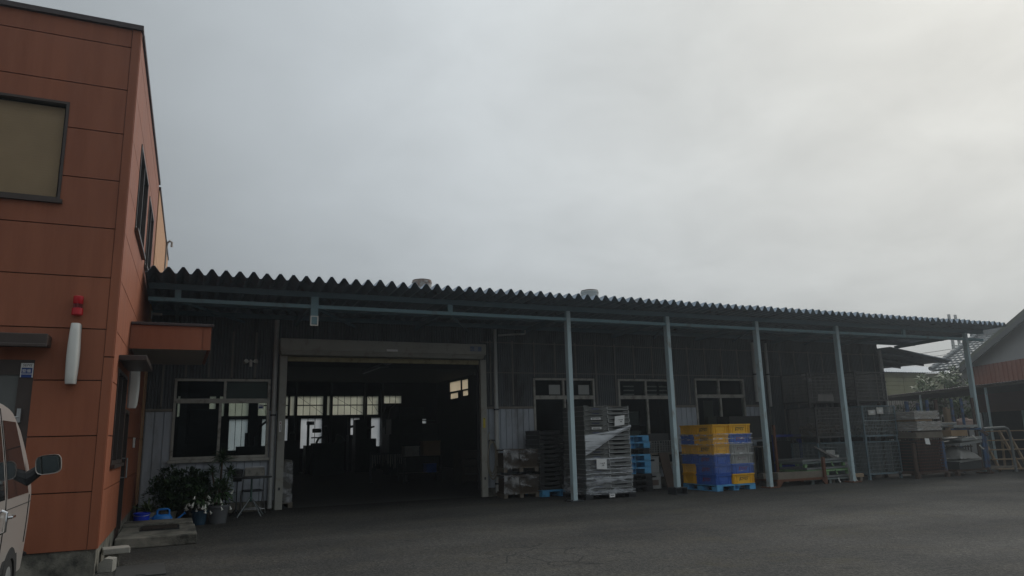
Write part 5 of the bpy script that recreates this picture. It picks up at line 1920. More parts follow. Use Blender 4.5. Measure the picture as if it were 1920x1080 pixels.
# ------------------------------------------------------------------ wrapped mesh boxes by the hose
def wrapped_box(z, lab):
    t = thing('wrapped_box', lab, 'box', (7.92, 17.0, z), R(-6), 'film wrapped boxes by the hose')
    w, d, h = 0.92, 0.60, 0.46
    mb = MB()
    for i in range(7):
        x = -w / 2 + w * i / 7
        mb.box(x + 0.005, x + w / 7 - 0.005, -d / 2, d / 2, 0.09, 0.11)
    for x in (-w / 2, -0.05, w / 2 - 0.1):
        mb.box(x, x + 0.1, -d / 2 + 0.02, d / 2 - 0.02, 0, 0.0895)
    mb.build('base', WOODGREY, t)
    mb = MB()
    for (x0, x1, y0, y1) in ((-w / 2, w / 2, -d / 2, -d / 2 + 0.02), (-w / 2, w / 2, d / 2 - 0.02, d / 2), (-w / 2, -w / 2 + 0.02, -d / 2 + 0.021, d / 2 - 0.021), (w / 2 - 0.02, w / 2, -d / 2 + 0.021, d / 2 - 0.021)):
        mb.box(x0, x1, y0, y1, 0.112, 0.14)
        mb.box(x0, x1, y0, y1, h + 0.06, h + 0.085)
    n = 22
    for i in range(n + 1):
        x = -w / 2 + 0.012 + (w - 0.024) * i / n
        mb.box(x - 0.005, x + 0.005, -d / 2 + 0.004, -d / 2 + 0.014, 0.14, h + 0.06)
    for i in range(9):
        z_ = 0.16 + 0.042 * i
        mb.box(-w / 2 + 0.01, w / 2 - 0.01, -d / 2 + 0.0145, -d / 2 + 0.02, z_, z_ + 0.012)
    mb.box(-w / 2 + 0.03, w / 2 - 0.03, -d / 2 + 0.03, d / 2 - 0.03, 0.112, h)
    mb.build('mesh_panel', mat('old_wire', (0.085, 0.065, 0.045), 0.8, 0.3, 6), t)
    mb = MB()
    for (x0, x1, z0, z1) in ((-0.05, w / 2 + 0.015, h - 0.18, h + 0.09), (-w / 2 - 0.015, -0.08, 0.10, h + 0.09)):
        vs = []
        for i in range(13):
            for k in range(9):
                zz = z0 + (z1 - z0) * k / 8
                if k == 0:
                    zz += random.uniform(-0.06, 0.05)
                vs.append((x0 + (x1 - x0) * i / 12, -d / 2 - 0.015 - random.uniform(0, 0.03), zz))
        mb.add(vs, [(9 * i + k, 9 * i + 9 + k, 9 * i + 10 + k, 9 * i + 1 + k) for i in range(12) for k in range(8)], 0, True)
    vs = []
    for i in range(13):
        for k in range(7):
            vs.append((-w / 2 - 0.015 + (w + 0.03) * i / 12, -d / 2 - 0.015 + (d + 0.03) * k / 6, h + 0.095 + random.uniform(-0.012, 0.02)))
    mb.add(vs, [(7 * i + k, 7 * i + 7 + k, 7 * i + 8 + k, 7 * i + 1 + k) for i in range(12) for k in range(6)], 0, True)
    mb.build('film_cover', FILMCRUMPLE, t)
wrapped_box(0.0, 'film covered wire box with wooden feet standing on the floor by the hose')
wrapped_box(0.62, 'film covered wire box resting on the other wrapped box by the hose')

# ------------------------------------------------------------------ dark tray stack behind the first post
t = thing('plastic_pallet', 'light blue pallet under the dark tray stack behind the first post', 'pallet', (8.92, 17.0, 0))
plastic_pallet(t, 1.15, 1.0, 0.16, BLUEPAL)
dk = tray_proto(0.56, 0.85, 0.115, TRAYDK, mat('dark_lip', (0.065, 0.066, 0.065), 0.45, 0.15, 5), 'dark trays behind the first post', False)
ND = 13
first = True
for cx_, nm, N_ in ((8.63, 'left', ND), (9.21, 'right', ND - 1)):
    for i in range(N_):
        o = dk if first else dup(dk, (0, 0, 0))
        first = False
        o.location = (cx_ + random.uniform(-0.01, 0.01), 17.0 + random.uniform(-0.015, 0.015), 0.165 + 0.112 * (N_ - 1 - i))
        o['label'] = 'dark tray, %s in %s column behind the first post' % (ordtop(i, N_), nm)
t = thing('loose_film', 'loose crumpled clear film hanging beside the first post', 'film', (9.28, 16.45, 0.3))
mb = MB()
vs = []
for i in range(20):
    q = i / 19
    for k in range(6):
        a = k / 5
        vs.append((0.05 + 0.12 * math.sin(q * 5.0) * (1 - q * 0.3) - 0.16 * math.sin(q * PI) + 0.16 * a, -0.02 * math.sin(6 * q + 4 * a) + random.uniform(-0.015, 0.015), 1.1 * q))
mb.add(vs, [(6 * i + k, 6 * i + 6 + k, 6 * i + 7 + k, 6 * i + 1 + k) for i in range(19) for k in range(5)], 0, True)
mb.build('sheet', FILMCRUMPLE, t)

# ------------------------------------------------------------------ workbench clutter between the second post and the pallets
t = thing('workbench', 'dark wooden workbench behind the second post', 'bench', (12.15, 17.0, 0))
mb = MB()
mb.box(-0.75, 0.75, -0.35, 0.4, 0.90, 0.95)
mb.build('bench_top', WOODGREY, t)
for x in (-0.7, 0.62):
    for y in (-0.3, 0.32):
        mb = MB()
        mb.box(x, x + 0.08, y, y + 0.07, 0, 0.899)
        mb.build('leg', WOODGREY, t)
mb = MB()
mb.box(-0.6, 0.6, -0.25, 0.3, 0.25, 0.28)
mb.build('shelf', WOODGREY, t)
for k, (x, z, nm, lab) in enumerate(((-0.32, 0.952, 0, 'grey wire basket on the workbench, left one'), (0.12, 0.952, 0, 'grey wire basket on the workbench, right one'), (-0.1, 1.27, 1, 'dark open box on top of the wire baskets'))):
    t = thing('wire_basket' if nm == 0 else 'dark_box', lab, 'basket' if nm == 0 else 'box', (12.15 + x, 16.9, z))
    mb = MB()
    w, d, h = 0.42, 0.45, 0.31
    if nm == 0:
        for i in range(6):
            zz = h * i / 5
            for (a, b) in (((-w / 2, -d / 2, zz), (w / 2, -d / 2, zz)), ((-w / 2, d / 2, zz), (w / 2, d / 2, zz)), ((-w / 2, -d / 2, zz), (-w / 2, d / 2, zz)), ((w / 2, -d / 2, zz), (w / 2, d / 2, zz))):
                mb.bar(a, b, 0.012)
        for i in range(6):
            x_ = -w / 2 + w * i / 5
            mb.bar((x_, -d / 2 - 0.006, 0), (x_, -d / 2 - 0.006, h), 0.014)
            mb.bar((x_, d / 2 + 0.006, 0), (x_, d / 2 + 0.006, h), 0.014)
        mb.build('wire_frame', mat('grey_wire', (0.22, 0.22, 0.21), 0.6), t)
        mb = MB()
        mb.box(-w / 2 + 0.03, w / 2 - 0.03, -d / 2 + 0.03, d / 2 - 0.03, 0.015, h * 0.7)
        mb.build('contents', mat('dull_parts', (0.10, 0.10, 0.095), 0.6, 0.4, 14), t)
    else:
        mb.holed(-0.35, 0.35, 0, 0.2, [], 0.02, T(0, -0.2, 0))
        mb.box(-0.35, 0.35, 0.18, 0.2, 0, 0.2)
        mb.box(-0.35, -0.33, -0.179, 0.179, 0, 0.2)
        mb.box(0.33, 0.35, -0.179, 0.179, 0, 0.2)
        mb.box(-0.329, 0.329, -0.179, 0.179, 0, 0.02)
        mb.build('body', DKGREY, t)
t = thing('wooden_board', 'upright brown wooden board leaning by the second post', 'board', (12.05, 16.2, 0))
mb = MB()
mb.add([(-0.14, 0, 0), (0.14, 0, 0), (0.14, 0.32, 0.95), (-0.14, 0.32, 0.95), (-0.14, 0.04, 0), (0.14, 0.04, 0), (0.14, 0.36, 0.95), (-0.14, 0.36, 0.95)], [(0, 3, 2, 1)[::-1], (4, 5, 6, 7)[::-1], (0, 1, 5, 4), (1, 2, 6, 5), (2, 3, 7, 6), (3, 0, 4, 7)])
mb.build('plank', mat('brown_board', (0.085, 0.06, 0.045), 0.8, 0.3, 4, stretch=(6, 1, 1)), t)
# interior shelving and a bench behind the second and third windows
t = thing('storage_shelf', 'dim grey shelving with boxes seen through the middle window', 'shelf', (12.4, 19.2, 0))
for z in (0.6, 1.15, 1.7):
    mb = MB()
    mb.box(-1.0, 1.0, -0.25, 0.25, z, z + 0.03)
    mb.build('shelf_board', STEELDK, t)
for x in (-1.0, 0.97):
    for y in (-0.25, 0.22):
        mb = MB()
        mb.box(x, x + 0.03, y, y + 0.03, 0, 2.2)
        mb.build('upright', STEELDK, t)
for (x, z, w, h) in ((-0.7, 1.182, 0.4, 0.35), (-0.15, 1.182, 0.5, 0.25), (0.45, 1.182, 0.45, 0.38), (-0.4, 1.732, 0.6, 0.3), (0.4, 1.732, 0.45, 0.42), (-0.55, 0.632, 0.5, 0.4), (0.3, 0.632, 0.6, 0.35)):
    tt = thing('storage_box', 'dim grey box, %s on the shelf at %s height behind the middle window' % ('left' if x < -0.3 else ('right' if x > 0.25 else 'middle'), 'top' if z > 1.5 else ('middle' if z > 1 else 'low')), 'box', (12.4 + x, 19.2, z), 0, 'boxes on the indoor shelf')
    mb = MB()
    mb.box(-w / 2, w / 2, -0.2, 0.2, 0, h - 0.04)
    mb.build('body', GRY, tt, bevel=0.01)
    mb = MB()
    mb.box(-w / 2 - 0.012, w / 2 + 0.012, -0.212, 0.212, h - 0.039, h)
    mb.build('lid', GRY, tt, bevel=0.01)
t = thing('board_stack', 'tan boards and a dark post seen through the right window', 'boards', (15.1, 18.6, 0))
for (x0, x1, z1, y) in ((-0.9, -0.45, 2.45, 0.0), (-0.30, 0.1, 2.2, 0.2), (0.16, 0.52, 2.45, 0.0), (0.16, 0.5, 1.95, -0.15)):
    mb = MB()
    mb.box(x0, x1, y, y + 0.03, 0, z1)
    mb.build('board', mat('tan_board', (0.22, 0.19, 0.145), 0.8, 0.15, 3), t)

# ------------------------------------------------------------------ rusty stake pallet, bench, navy frame
t = thing('stake_pallet', 'rusty steel stake pallet with one tall thin post right of the third post', 'pallet', (15.45, 15.45, 0))
mb = MB()
for y in (-0.45, 0.4):
    mb.box(-0.9, 0.9, y, y + 0.05, 0.13, 0.19)
    for s in (-1, 1):
        pts = [(s * 0.9, 0.0), (s * 0.82, 0.0), (s * 0.70, 0.13), (s * 0.9, 0.13)]
        mb.prism(pts if s < 0 else pts[::-1], 0.05, T(0, y, 0))
for i in range(5):
    x = -0.85 + 0.40 * i
    mb.box(x, x + 0.08, -0.4, 0.4, 0.135, 0.185)
mb.build('frame', RUST, t)
mb = MB()
mb.box(-0.86, 0.80, -0.44, -0.24, 0.192, 0.36)
mb.box(-0.86, 0.80, 0.1, 0.3, 0.192, 0.33)
mb.build('timber', WOODGREY, t)
for (x, y, h, w) in ((0.78, -0.47, 0.72, 0.075), (-0.02, 0.42, 1.62, 0.06)):
    mb = MB()
    mb.box(x - w / 2, x + w / 2, y - w / 2, y + w / 2, 0.19, h)
    mb.build('stake', RUST, t)
t = thing('dark_bench', 'dark wooden bench with planks behind the crates by the third post', 'bench', (14.9, 16.7, 0))
mb = MB()
for y in (-0.3, -0.1, 0.1):
    mb.box(-0.75, 0.75, y, y + 0.17, 1.22, 1.27)
mb.box(-0.75, 0.75, -0.28, 0.25, 1.0, 1.04)
mb.build('plank_top', mat('dark_wood', (0.075, 0.06, 0.05), 0.85, 0.3, 5, stretch=(1, 5, 1)), t)
for x in (-0.7, 0.6):
    for y in (-0.28, 0.18):
        mb = MB()
        mb.box(x, x + 0.1, y, y + 0.08, 0, 0.999)
        mb.build('leg', WOODGREY, t)
mb = MB()
mb.box(-0.45, -0.25, -0.2, -0.18, 0.45, 0.98)
mb.build('hanging_strip', GRY, t)
t = thing('steel_bin', 'dark open steel bin on the bench top under the ends of the pipes', 'bin', (15.0, 16.75, 1.275))
mb = MB()
mb.holed(-0.6, 0.6, 0, 0.62, [], 0.02, T(0, -0.25, 0))
mb.box(-0.6, 0.6, 0.23, 0.25, 0, 0.62)
mb.box(-0.6, -0.58, -0.229, 0.229, 0, 0.62)
mb.box(0.58, 0.6, -0.229, 0.229, 0, 0.62)
mb.box(-0.579, 0.579, -0.229, 0.229, 0.003, 0.02)
mb.build('body', mat('dark_bin_steel', (0.03, 0.028, 0.026), 0.8, 0.3, 4), t)
t = thing('navy_frame', 'navy blue steel frame trolley behind the rusty stake pallet', 'trolley', (16.6, 16.6, 0))
mb = MB()
for x in (-0.55, 0.5):
    mb.box(x, x + 0.06, -0.03, 0.03, 0.12, 1.34)
mb.box(-0.489, 0.499, -0.028, 0.028, 1.27, 1.34)
mb.box(-0.489, 0.499, -0.028, 0.028, 0.40, 0.46)
mb.box(0.505, 0.555, 0.0301, 0.8, 0.12, 0.18)
mb.box(-0.545, -0.495, 0.0301, 0.8, 0.12, 0.18)
mb.box(0.42, 0.50, -0.026, 0.026, 1.12, 1.269)
mb.build('frame', NAVY, t)
mb = MB()
mb.box(-0.48, 0.48, 0.10, 0.75, 0.185, 1.15)
mb.build('load', BLACK, t, bevel=0.02)
for x in (-0.52, 0.53):
    for y in (0.0, 0.72):
        mb = MB()
        mb.lathe([(0, -0.02), (0.06, -0.02), (0.06, 0.02), (0, 0.02)], 16, M=T(x, y, 0.062) @ Matrix.Rotation(R(90), 4, 'Y'))
        mb.build('caster', BLACK, t)

# ------------------------------------------------------------------ folded green mesh pallets
def folded_pallet(z, col, top, label, dx=0.0):
    t = thing('folded_mesh_pallet', label, 'pallet', (16.55 + dx, 15.6, z), R(2), 'folded mesh pallets beside the fourth post')
    w, d = 1.85, 1.0
    mb = MB()
    for y in (-d / 2, d / 2 - 0.05):
        mb.box(-w / 2, w / 2, y, y + 0.05, 0.10, 0.145)
    for x in (-w / 2, 0.1, w / 2 - 0.05):
        mb.box(x, x + 0.05, -d / 2 + 0.051, d / 2 - 0.051, 0.10, 0.145)
    for i in range(30):
        x = -w / 2 + 0.06 + (w - 0.12) * i / 29
        mb.box(x - 0.004, x + 0.004, -d / 2 + 0.05, d / 2 - 0.05, 0.147, 0.153)
    for i in range(14):
        y = -d / 2 + 0.06 + (d - 0.12) * i / 13
        mb.box(-w / 2 + 0.02, w / 2 - 0.02, y - 0.004, y + 0.004, 0.154, 0.160)
    mb.build('frame', col, t)
    for i, x in enumerate((0.18, w / 2 - 0.06)):
        mb = MB()
        mb.tube([(x, -d / 2 - 0.012, 0.135), (x + 0.01, -d / 2 - 0.02, 0.06), (x + 0.03, -d / 2 - 0.03, 0.02), (x + 0.05, -d / 2 - 0.035, 0.03)], 0.018, 8)
        mb.build('hook', WHITE if not top else GREENM, t)
    for x in (-w / 2 + 0.1, -0.15, w / 2 - 0.25):
        mb = MB()
        mb.box(x, x + 0.09, -d / 2 + 0.02, -d / 2 + 0.09, 0.002, 0.099)
        mb.box(x, x + 0.09, d / 2 - 0.09, d / 2 - 0.02, 0.002, 0.099)
        mb.build('foot', GREENM if top else GREENDK, t)
    mb = MB()
    for k in range(2):
        zz = 0.168 + 0.026 * k
        for y in (-d / 2 + 0.02, d / 2 - 0.05):
            mb.box(-w / 2 + 0.03, w / 2 - 0.02, y, y + 0.025, zz, zz + 0.020)
        for x in (-w / 2 + 0.03, w / 2 - 0.05):
            mb.box(x, x + 0.025, -d / 2 + 0.046, d / 2 - 0.051, zz, zz + 0.02)
        for i in range(26):
            x = -w / 2 + 0.08 + (w - 0.16) * i / 25
            mb.box(x - 0.004, x + 0.004, -d / 2 + 0.03, d / 2 - 0.03, zz + 0.006, zz + 0.012)
    mb.build('folded_side', STEEL, t)
folded_pallet(0.0, GREENDK, False, 'grey green folded mesh pallet lowest of the pile with white hooks', 0.12)
folded_pallet(0.225, GREENM, True, 'green folded mesh pallet in the middle of the pile by the fourth post', 0.05)
folded_pallet(0.45, GREENDK, True, 'pale topped folded mesh pallet on top of the pile by the fourth post', -0.08)
# ------------------------------------------------------------------ mesh box pallets
def cage(name, w, d, h, m, wire, nx, nz, half_gate=False):
    t = thing(name, 'cage', 'mesh cage', (0, 0, 0), 0, 'mesh cages stacked by the fourth post')
    f = 0.04
    z0 = 0.14
    mb = MB()
    for x in (-w / 2, w / 2 - f):
        for y in (-d / 2, d / 2 - f):
            mb.box(x, x + f, y, y + f, z0, h)
    for z in (z0, h - 0.028):
        hgt = 0.05 if z == z0 else 0.028
        for y in (-d / 2, d / 2 - f):
            mb.box(-w / 2 + f, w / 2 - f, y + 0.004, y + f - 0.004, z, z + hgt)
        for x in (-w / 2, w / 2 - f):
            mb.box(x + 0.004, x + f - 0.004, -d / 2 + f, d / 2 - f, z, z + hgt)
    mb.build('frame', m, t)
    for x in (-w / 2 + 0.0, w / 2 - 0.1):
        for y in (-d / 2 + 0.0, d / 2 - 0.1):
            mb = MB()
            mb.box(x + 0.015, x + 0.085, y + 0.015, y + 0.085, 0.003, z0 - 0.001)
            mb.box(x, x + 0.1, y, y + 0.1, 0.0, 0.012 - 0.01)
            mb.build('foot', m, t)
    r = 0.0055
    def grid(fix, fixv, a0, a1):
        mb = MB()
        for i in range(1, nx):
            a = a0 + (a1 - a0) * i / nx
            if fix == 'y':
                mb.box(a - r, a + r, fixv - r, fixv + r, z0 + 0.05, h - 0.03)
            else:
                mb.box(fixv - r, fixv + r, a - r, a + r, z0 + 0.05, h - 0.03)
        for k in range(1, nz):
            z = z0 + 0.05 + (h - 0.08 - z0) * k / nz
            rr_ = r
            if half_gate and k == nz // 2 and fix == 'y' and fixv < 0:
                rr_ = 0.014
            if fix == 'y':
                mb.box(a0, a1, fixv - 3 * r, fixv - r - 0.0005, z - rr_, z + rr_)
            else:
                mb.box(fixv - 3 * r, fixv - r - 0.0005, a0, a1, z - rr_, z + rr_)
        return mb
    grid('y', -d / 2 + 0.02, -w / 2 + f, w / 2 - f).build('front_mesh', wire, t)
    grid('y', d / 2 - 0.02, -w / 2 + f, w / 2 - f).build('back_mesh', wire, t)
    grid('x', -w / 2 + 0.02, -d / 2 + f, d / 2 - f).build('side_mesh', wire, t)
    grid('x', w / 2 - 0.02, -d / 2 + f, d / 2 - f).build('side_mesh', wire, t)
    mb = MB()
    for i in range(16):
        x = -w / 2 + f + (w - 2 * f) * i / 15
        mb.box(x - 0.01, x + 0.01, -d / 2 + f, d / 2 - f, z0 + 0.01, z0 + 0.022)
    mb.build('floor_mesh', wire, t)
    return t
WIRE = mat('zinc_wire', (0.24, 0.27, 0.27), 0.45, 0.2, 8, metal=0.4)
WIREDK = mat('rusty_wire', (0.15, 0.145, 0.135), 0.7, 0.3, 8)
CAGEF = mat('cage_frame_paint', (0.13, 0.18, 0.20), 0.5, 0.2, 6, stain=(0.09, 0.06, 0.05), stain_amt=0.3, stain_scale=9)
ca = cage('mesh_cage', 1.40, 1.05, 1.08, CAGEF, WIRE, 22, 8, False)
cb = cage('mesh_cage', 1.40, 1.05, 1.04, CAGEF, WIRE, 20, 8, True)
cc = cage('mesh_cage', 1.30, 1.05, 1.02, mat('dark_grey_cage', (0.07, 0.068, 0.065), 0.6, 0.3, 8), WIREDK, 22, 8)
ca.location = (18.93, 15.72, 0.0)
ca['label'] = 'empty wire mesh cage standing on the ground right of the fourth post'
cb.location = (18.93, 15.72, 1.075)
cb['label'] = 'wire mesh cage with two white papers, middle of the right cage stack'
cc.location = (18.95, 15.9, 2.11)
cc['label'] = 'dim rusty mesh cage on top of the right cage stack'
dup(ca, (17.52, 16.15, 0.0), R(-1), 'mesh cage with a white tag sheet standing behind the fourth post')
dup(cc, (17.45, 16.15, 1.075), R(1), 'rusty mesh cage with brown parts, middle of the left cage stack')
dup(cc, (17.42, 16.25, 2.09), R(-1), 'rusty mesh cage on top of the left cage stack behind the fourth post')
for (x, y, z, w, h, rz, lab) in ((18.58, 15.16, 1.92, 0.30, 0.14, -3, 'cream paper label on the upper front of the right mesh cage'), (18.92, 15.155, 1.96, 0.28, 0.19, 2, 'grey paper label overlapping beside the cream one on the mesh cage')):
    t = thing('paper_label', lab, 'paper', (x, y, z), 0, 'papers on the mesh cages')
    mb = MB()
    mb.add([(-w / 2, -0.005, -h / 2 + 0.01 * rz / 3), (w / 2, 0.0, -h / 2), (w / 2, 0.0, h / 2), (-w / 2, -0.005, h / 2 + 0.01 * rz / 3)], [(0, 1, 2, 3)])
    mb.add([(-w * 0.2, -0.008, -h * 0.25), (w * 0.25, -0.006, -h * 0.25), (w * 0.25, -0.006, h * 0.2), (-w * 0.2, -0.008, h * 0.2)], [(0, 1, 2, 3)], 1)
    mb.build('sheet', [mat('cream_paper', (0.45, 0.44, 0.40), 0.8, 0.08, 8), mat('pale_print', (0.60, 0.60, 0.58), 0.8, 0.1, 30)], t)
t = thing('tag_sheet', 'pair of white ribbed tags on the lower cage behind the fourth post', 'tag', (17.25, 15.58, 0.74))
mb = MB()
mb.box(-0.20, 0.12, 0, 0.006, 0.0, 0.13)
mb.box(-0.20, 0.28, 0, 0.006, -0.15, -0.01)
for k in range(6):
    mb.box(-0.18 + 0.05 * k, -0.165 + 0.05 * k, -0.003, -0.0005, 0.01, 0.12, 1)
    mb.box(-0.18 + 0.07 * k, -0.165 + 0.07 * k, -0.003, -0.0005, -0.14, -0.02, 1)
mb.build('sheet', [mat('cream_paper', (0.45, 0.44, 0.40)), mat('grey_print', (0.2, 0.2, 0.22))], t)
# contents: brown parts heap, sheets
t = thing('parts_heap', 'heap of brown metal parts in the middle cage of the left stack', 'parts', (17.45, 16.15, 1.26))
mb = MB()
for k in range(70):
    x, y = random.uniform(-0.55, 0.55), random.uniform(-0.42, 0.42)
    zt = 0.42 * (1 - abs(x - 0.1) * 0.8)
    z = random.uniform(0.05, max(0.1, zt))
    d = rdir()
    mb.bar(Vector((x, y, z)) - d * 0.09, Vector((x, y, z)) + d * 0.09, random.uniform(0.02, 0.07), random.uniform(0.015, 0.05))
mb.build('part', mat('brown_parts', (0.12, 0.085, 0.06), 0.7, 0.35, 9), t)
t = thing('parts_heap', 'heap of grey metal parts at the bottom of the middle right cage', 'parts', (18.93, 15.72, 1.27))
mb = MB()
for k in range(60):
    x, y = random.uniform(-0.6, 0.6), random.uniform(-0.42, 0.42)
    z = random.uniform(0.03, 0.34)
    d = rdir()
    mb.bar(Vector((x, y, z)) - d * 0.1, Vector((x, y, z)) + d * 0.1, random.uniform(0.02, 0.08), random.uniform(0.015, 0.05))
mb.build('part', mat('grey_parts', (0.15, 0.14, 0.125), 0.6, 0.35, 9), t)
t = thing('sheet_bundle', 'pale folded sheet lying in the upper left cage', 'sheet', (17.45, 16.0, 2.27))
mb = MB()
mb.prism([(-0.40, 0.0), (0.28, 0.0), (0.32, 0.24), (-0.30, 0.22)], 0.03, T(0, -0.3, 0, 0, R(-12)))
mb.build('sheet', mat('dull_pale_sheet', (0.13, 0.12, 0.11), 0.6, 0.35, 6), t)
t = thing('chute_sheet', 'bent dark sheet leaning in front of the left cage stack', 'sheet', (16.95, 15.55, 0))
mb = MB()
mb.add([(-0.35, 0.1, 1.0), (-0.15, 0.15, 0.98), (0.75, -0.1, 0.50), (0.70, -0.2, 0.32), (0.25, -0.1, 0.62)], [(0, 1, 2, 4), (4, 2, 3)])
o = mb.build('sheet', mat('dull_pale_sheet', (0.13, 0.12, 0.11)), t)
sl = o.modifiers.new('thickness', 'SOLIDIFY')
sl.thickness = 0.01
t = thing('timber_beam', 'yellowish timber lying under the mesh cage behind the fourth post', 'timber', (17.3, 15.3, 0))
mb = MB()
mb.box(-0.55, 0.75, -0.06, 0.06, 0.10, 0.20)
mb.build('beam', WOOD, t, bevel=0.008)
for x in (-0.5, 0.6):
    mb = MB()
    mb.box(x, x + 0.1, -0.05, 0.05, 0, 0.099)
    mb.build('support', WOODGREY, t)

# ------------------------------------------------------------------ blue stake racks
def stake_rack(loc, w, d, hts, label, post_m, base_m, rz=0.0, arms=()):
    t = thing('stake_rack', label, 'rack', loc, rz, 'stake racks at the right end')
    mb = MB()
    for y in (-d / 2, d / 2 - 0.06):
        mb.box(-w / 2, w / 2, y, y + 0.06, 0.12, 0.18)
    for x in (-w / 2, -0.03, w / 2 - 0.06):
        mb.box(x, x + 0.06, -d / 2 + 0.061, d / 2 - 0.061, 0.12, 0.18)
    mb.build('base_frame', base_m, t)
    for x in (-w / 2 + 0.02, w / 2 - 0.02):
        for y in (-d / 2 + 0.03, d / 2 - 0.03):
            mb = MB()
            s = 1 if x > 0 else -1
            mb.prism([(-0.07, 0), (0.07, 0), (0.05, 0.119), (-0.05, 0.119)], 0.1, T(x - s * 0.02, y - 0.05, 0))
            mb.build('foot', DKRUST, t)
    for (x, y, z0, z1, r, m) in hts:
        mb = MB()
        mb.tube([(x, y, z0), (x, y, z1 - 0.01), (x, y, z1)], [r, r, r * 0.8], 12)
        mb.build('post', m, t)
    for (p, q, r, m) in arms:
        mb = MB()
        mb.bar(p, q, r, r * 1.3)
        mb.build('arm', m, t)
    return t
stake_rack((20.25, 15.25, 0), 1.36, 1.15, [(0.62, -0.5, 0.18, 1.02, 0.075, RACKBLUE), (0.62, -0.5, 1.02, 2.26, 0.052, DKRUST), (0.62, 0.48, 0.18, 2.26, 0.06, RACKBLUE), (0.50, -0.30, 1.3, 2.26, 0.048, RACKBLUE),
                                           (-0.62, 0.48, 0.18, 2.2, 0.06, DKRUST), (-0.62, -0.5, 0.18, 1.0, 0.06, DKRUST)],
           'stake rack with a thick blue lower post, carrying the wire crate and wrapped bundles', RACKBLUE, DKRUST, 0, [((-0.6, -0.5, 1.33), (0.6, -0.5, 1.33), 0.04, DKRUST)])
stake_rack((22.10, 15.25, 0), 1.58, 1.15, [(0.72, -0.5, 0.18, 1.25, 0.06, RACKBLUE), (0.60, -0.42, 0.18, 2.32, 0.05, DKRUST), (0.40, -0.2, 1.35, 2.32, 0.042, RACKBLUE), (0.22, 0.0, 1.35, 2.32, 0.045, RACKBLUE), (0.72, 0.48, 0.18, 1.3, 0.06, DKRUST), (-0.72, 0.48, 0.18, 2.2, 0.05, RACKBLUE)],
           'stake rack with slim blue posts, carrying grey sheets and a film covered pile', RACKBLUE, DKRUST, 0, [((-0.75, -0.55, 1.36), (0.62, -0.55, 1.36), 0.045, RACKBLUE), ((0.6, -0.5, 1.36), (0.82, -0.62, 1.16), 0.06, DKRUST)])
# bent pipe stand
t = thing('pipe_stand', 'grey bent pipe stand between the last post and the wooden steps', 'stand', (23.35, 15.2, 0))
mb = MB()
mb.tube([(-0.5, -0.5, 1.36), (0.55, -0.5, 1.38), (0.70, -0.5, 1.33), (0.77, -0.5, 1.20), (0.80, -0.5, 0.2), (0.80, -0.5, 0.0)], 0.042, 10)
mb.build('bent_pipe', mat('worn_grey_paint', (0.17, 0.18, 0.175), 0.6, 0.25, 6), t)
mb = MB()
mb.tube([(-0.5, 0.3, 1.36), (0.55, 0.3, 1.38), (0.70, 0.3, 1.33), (0.77, 0.3, 1.20), (0.80, 0.3, 0.0)], 0.042, 10)
mb.build('bent_pipe', mat('worn_grey_paint', (0.17, 0.18, 0.175), 0.6, 0.25, 6), t)
mb = MB()
mb.box(-0.55, 0.75, -0.53, -0.47, 0.14, 0.20)
mb.box(-0.55, 0.75, 0.27, 0.33, 0.14, 0.20)
mb.box(0.3, 0.36, -0.469, 0.269, 0.14, 0.20)
mb.box(-0.5, -0.44, -0.469, 0.269, 0.14, 0.20)
mb.build('base_frame', WOODGREY, t)
mb = MB()
for y in (-0.5, 0.3):
    mb.box(-0.53, -0.47, y - 0.03, y + 0.03, 0, 1.33)
mb.build('inner_post', RACKBLUE, t)
# wire crate, boards and wrapped bundles on the first rack
t = thing('wire_crate', 'dark rusty wire crate with a white tag on the blue stake rack', 'crate', (20.22, 15.15, 0.185))
mb = MB()
w, d, h = 1.06, 0.95, 0.95
for i in range(12):
    z = h * i / 11
    for y in (-d / 2, d / 2):
        mb.box(-w / 2, w / 2, y - 0.008, y + 0.008, z - 0.012, z + 0.012)
    for x in (-w / 2, w / 2):
        mb.box(x - 0.008, x + 0.008, -d / 2 + 0.009, d / 2 - 0.009, z - 0.012, z + 0.012)
for i in range(15):
    x = -w / 2 + w * i / 14
    for y in (-d / 2 - 0.013, d / 2 + 0.013):
        mb.box(x - 0.006, x + 0.006, y - 0.0045, y + 0.0045, 0, h)
mb.build('wire_frame', mat('red_rust_wire', (0.075, 0.035, 0.025), 0.8, 0.3, 8), t)
mb = MB()
mb.box(-w / 2 + 0.06, w / 2 - 0.06, -d / 2 + 0.06, d / 2 - 0.06, 0.01, h - 0.1)
mb.build('contents', mat('near_black_parts', (0.022, 0.020, 0.019), 0.8, 0.4, 12), t)
mb = MB()
mb.add([(-0.17, -d / 2 - 0.022, 0.78), (0.02, -d / 2 - 0.03, 0.76), (0.0, -d / 2 - 0.022, 0.94), (-0.19, -d / 2 - 0.02, 0.95)], [(0, 1, 2, 3)])
mb.build('tag', PAPER, t)
t = thing('board_bundle', 'stack of thin grey boards lying on the rusty wire crate', 'boards', (20.25, 15.15, 1.14))
mb = MB()
for k in range(5):
    o_ = random.uniform(-0.03, 0.03)
    mb.box(-0.58 + o_, 0.60 + o_, -0.5, 0.5, 0.036 * k, 0.036 * k + 0.032)
mb.build('board', WOODGREY, t)
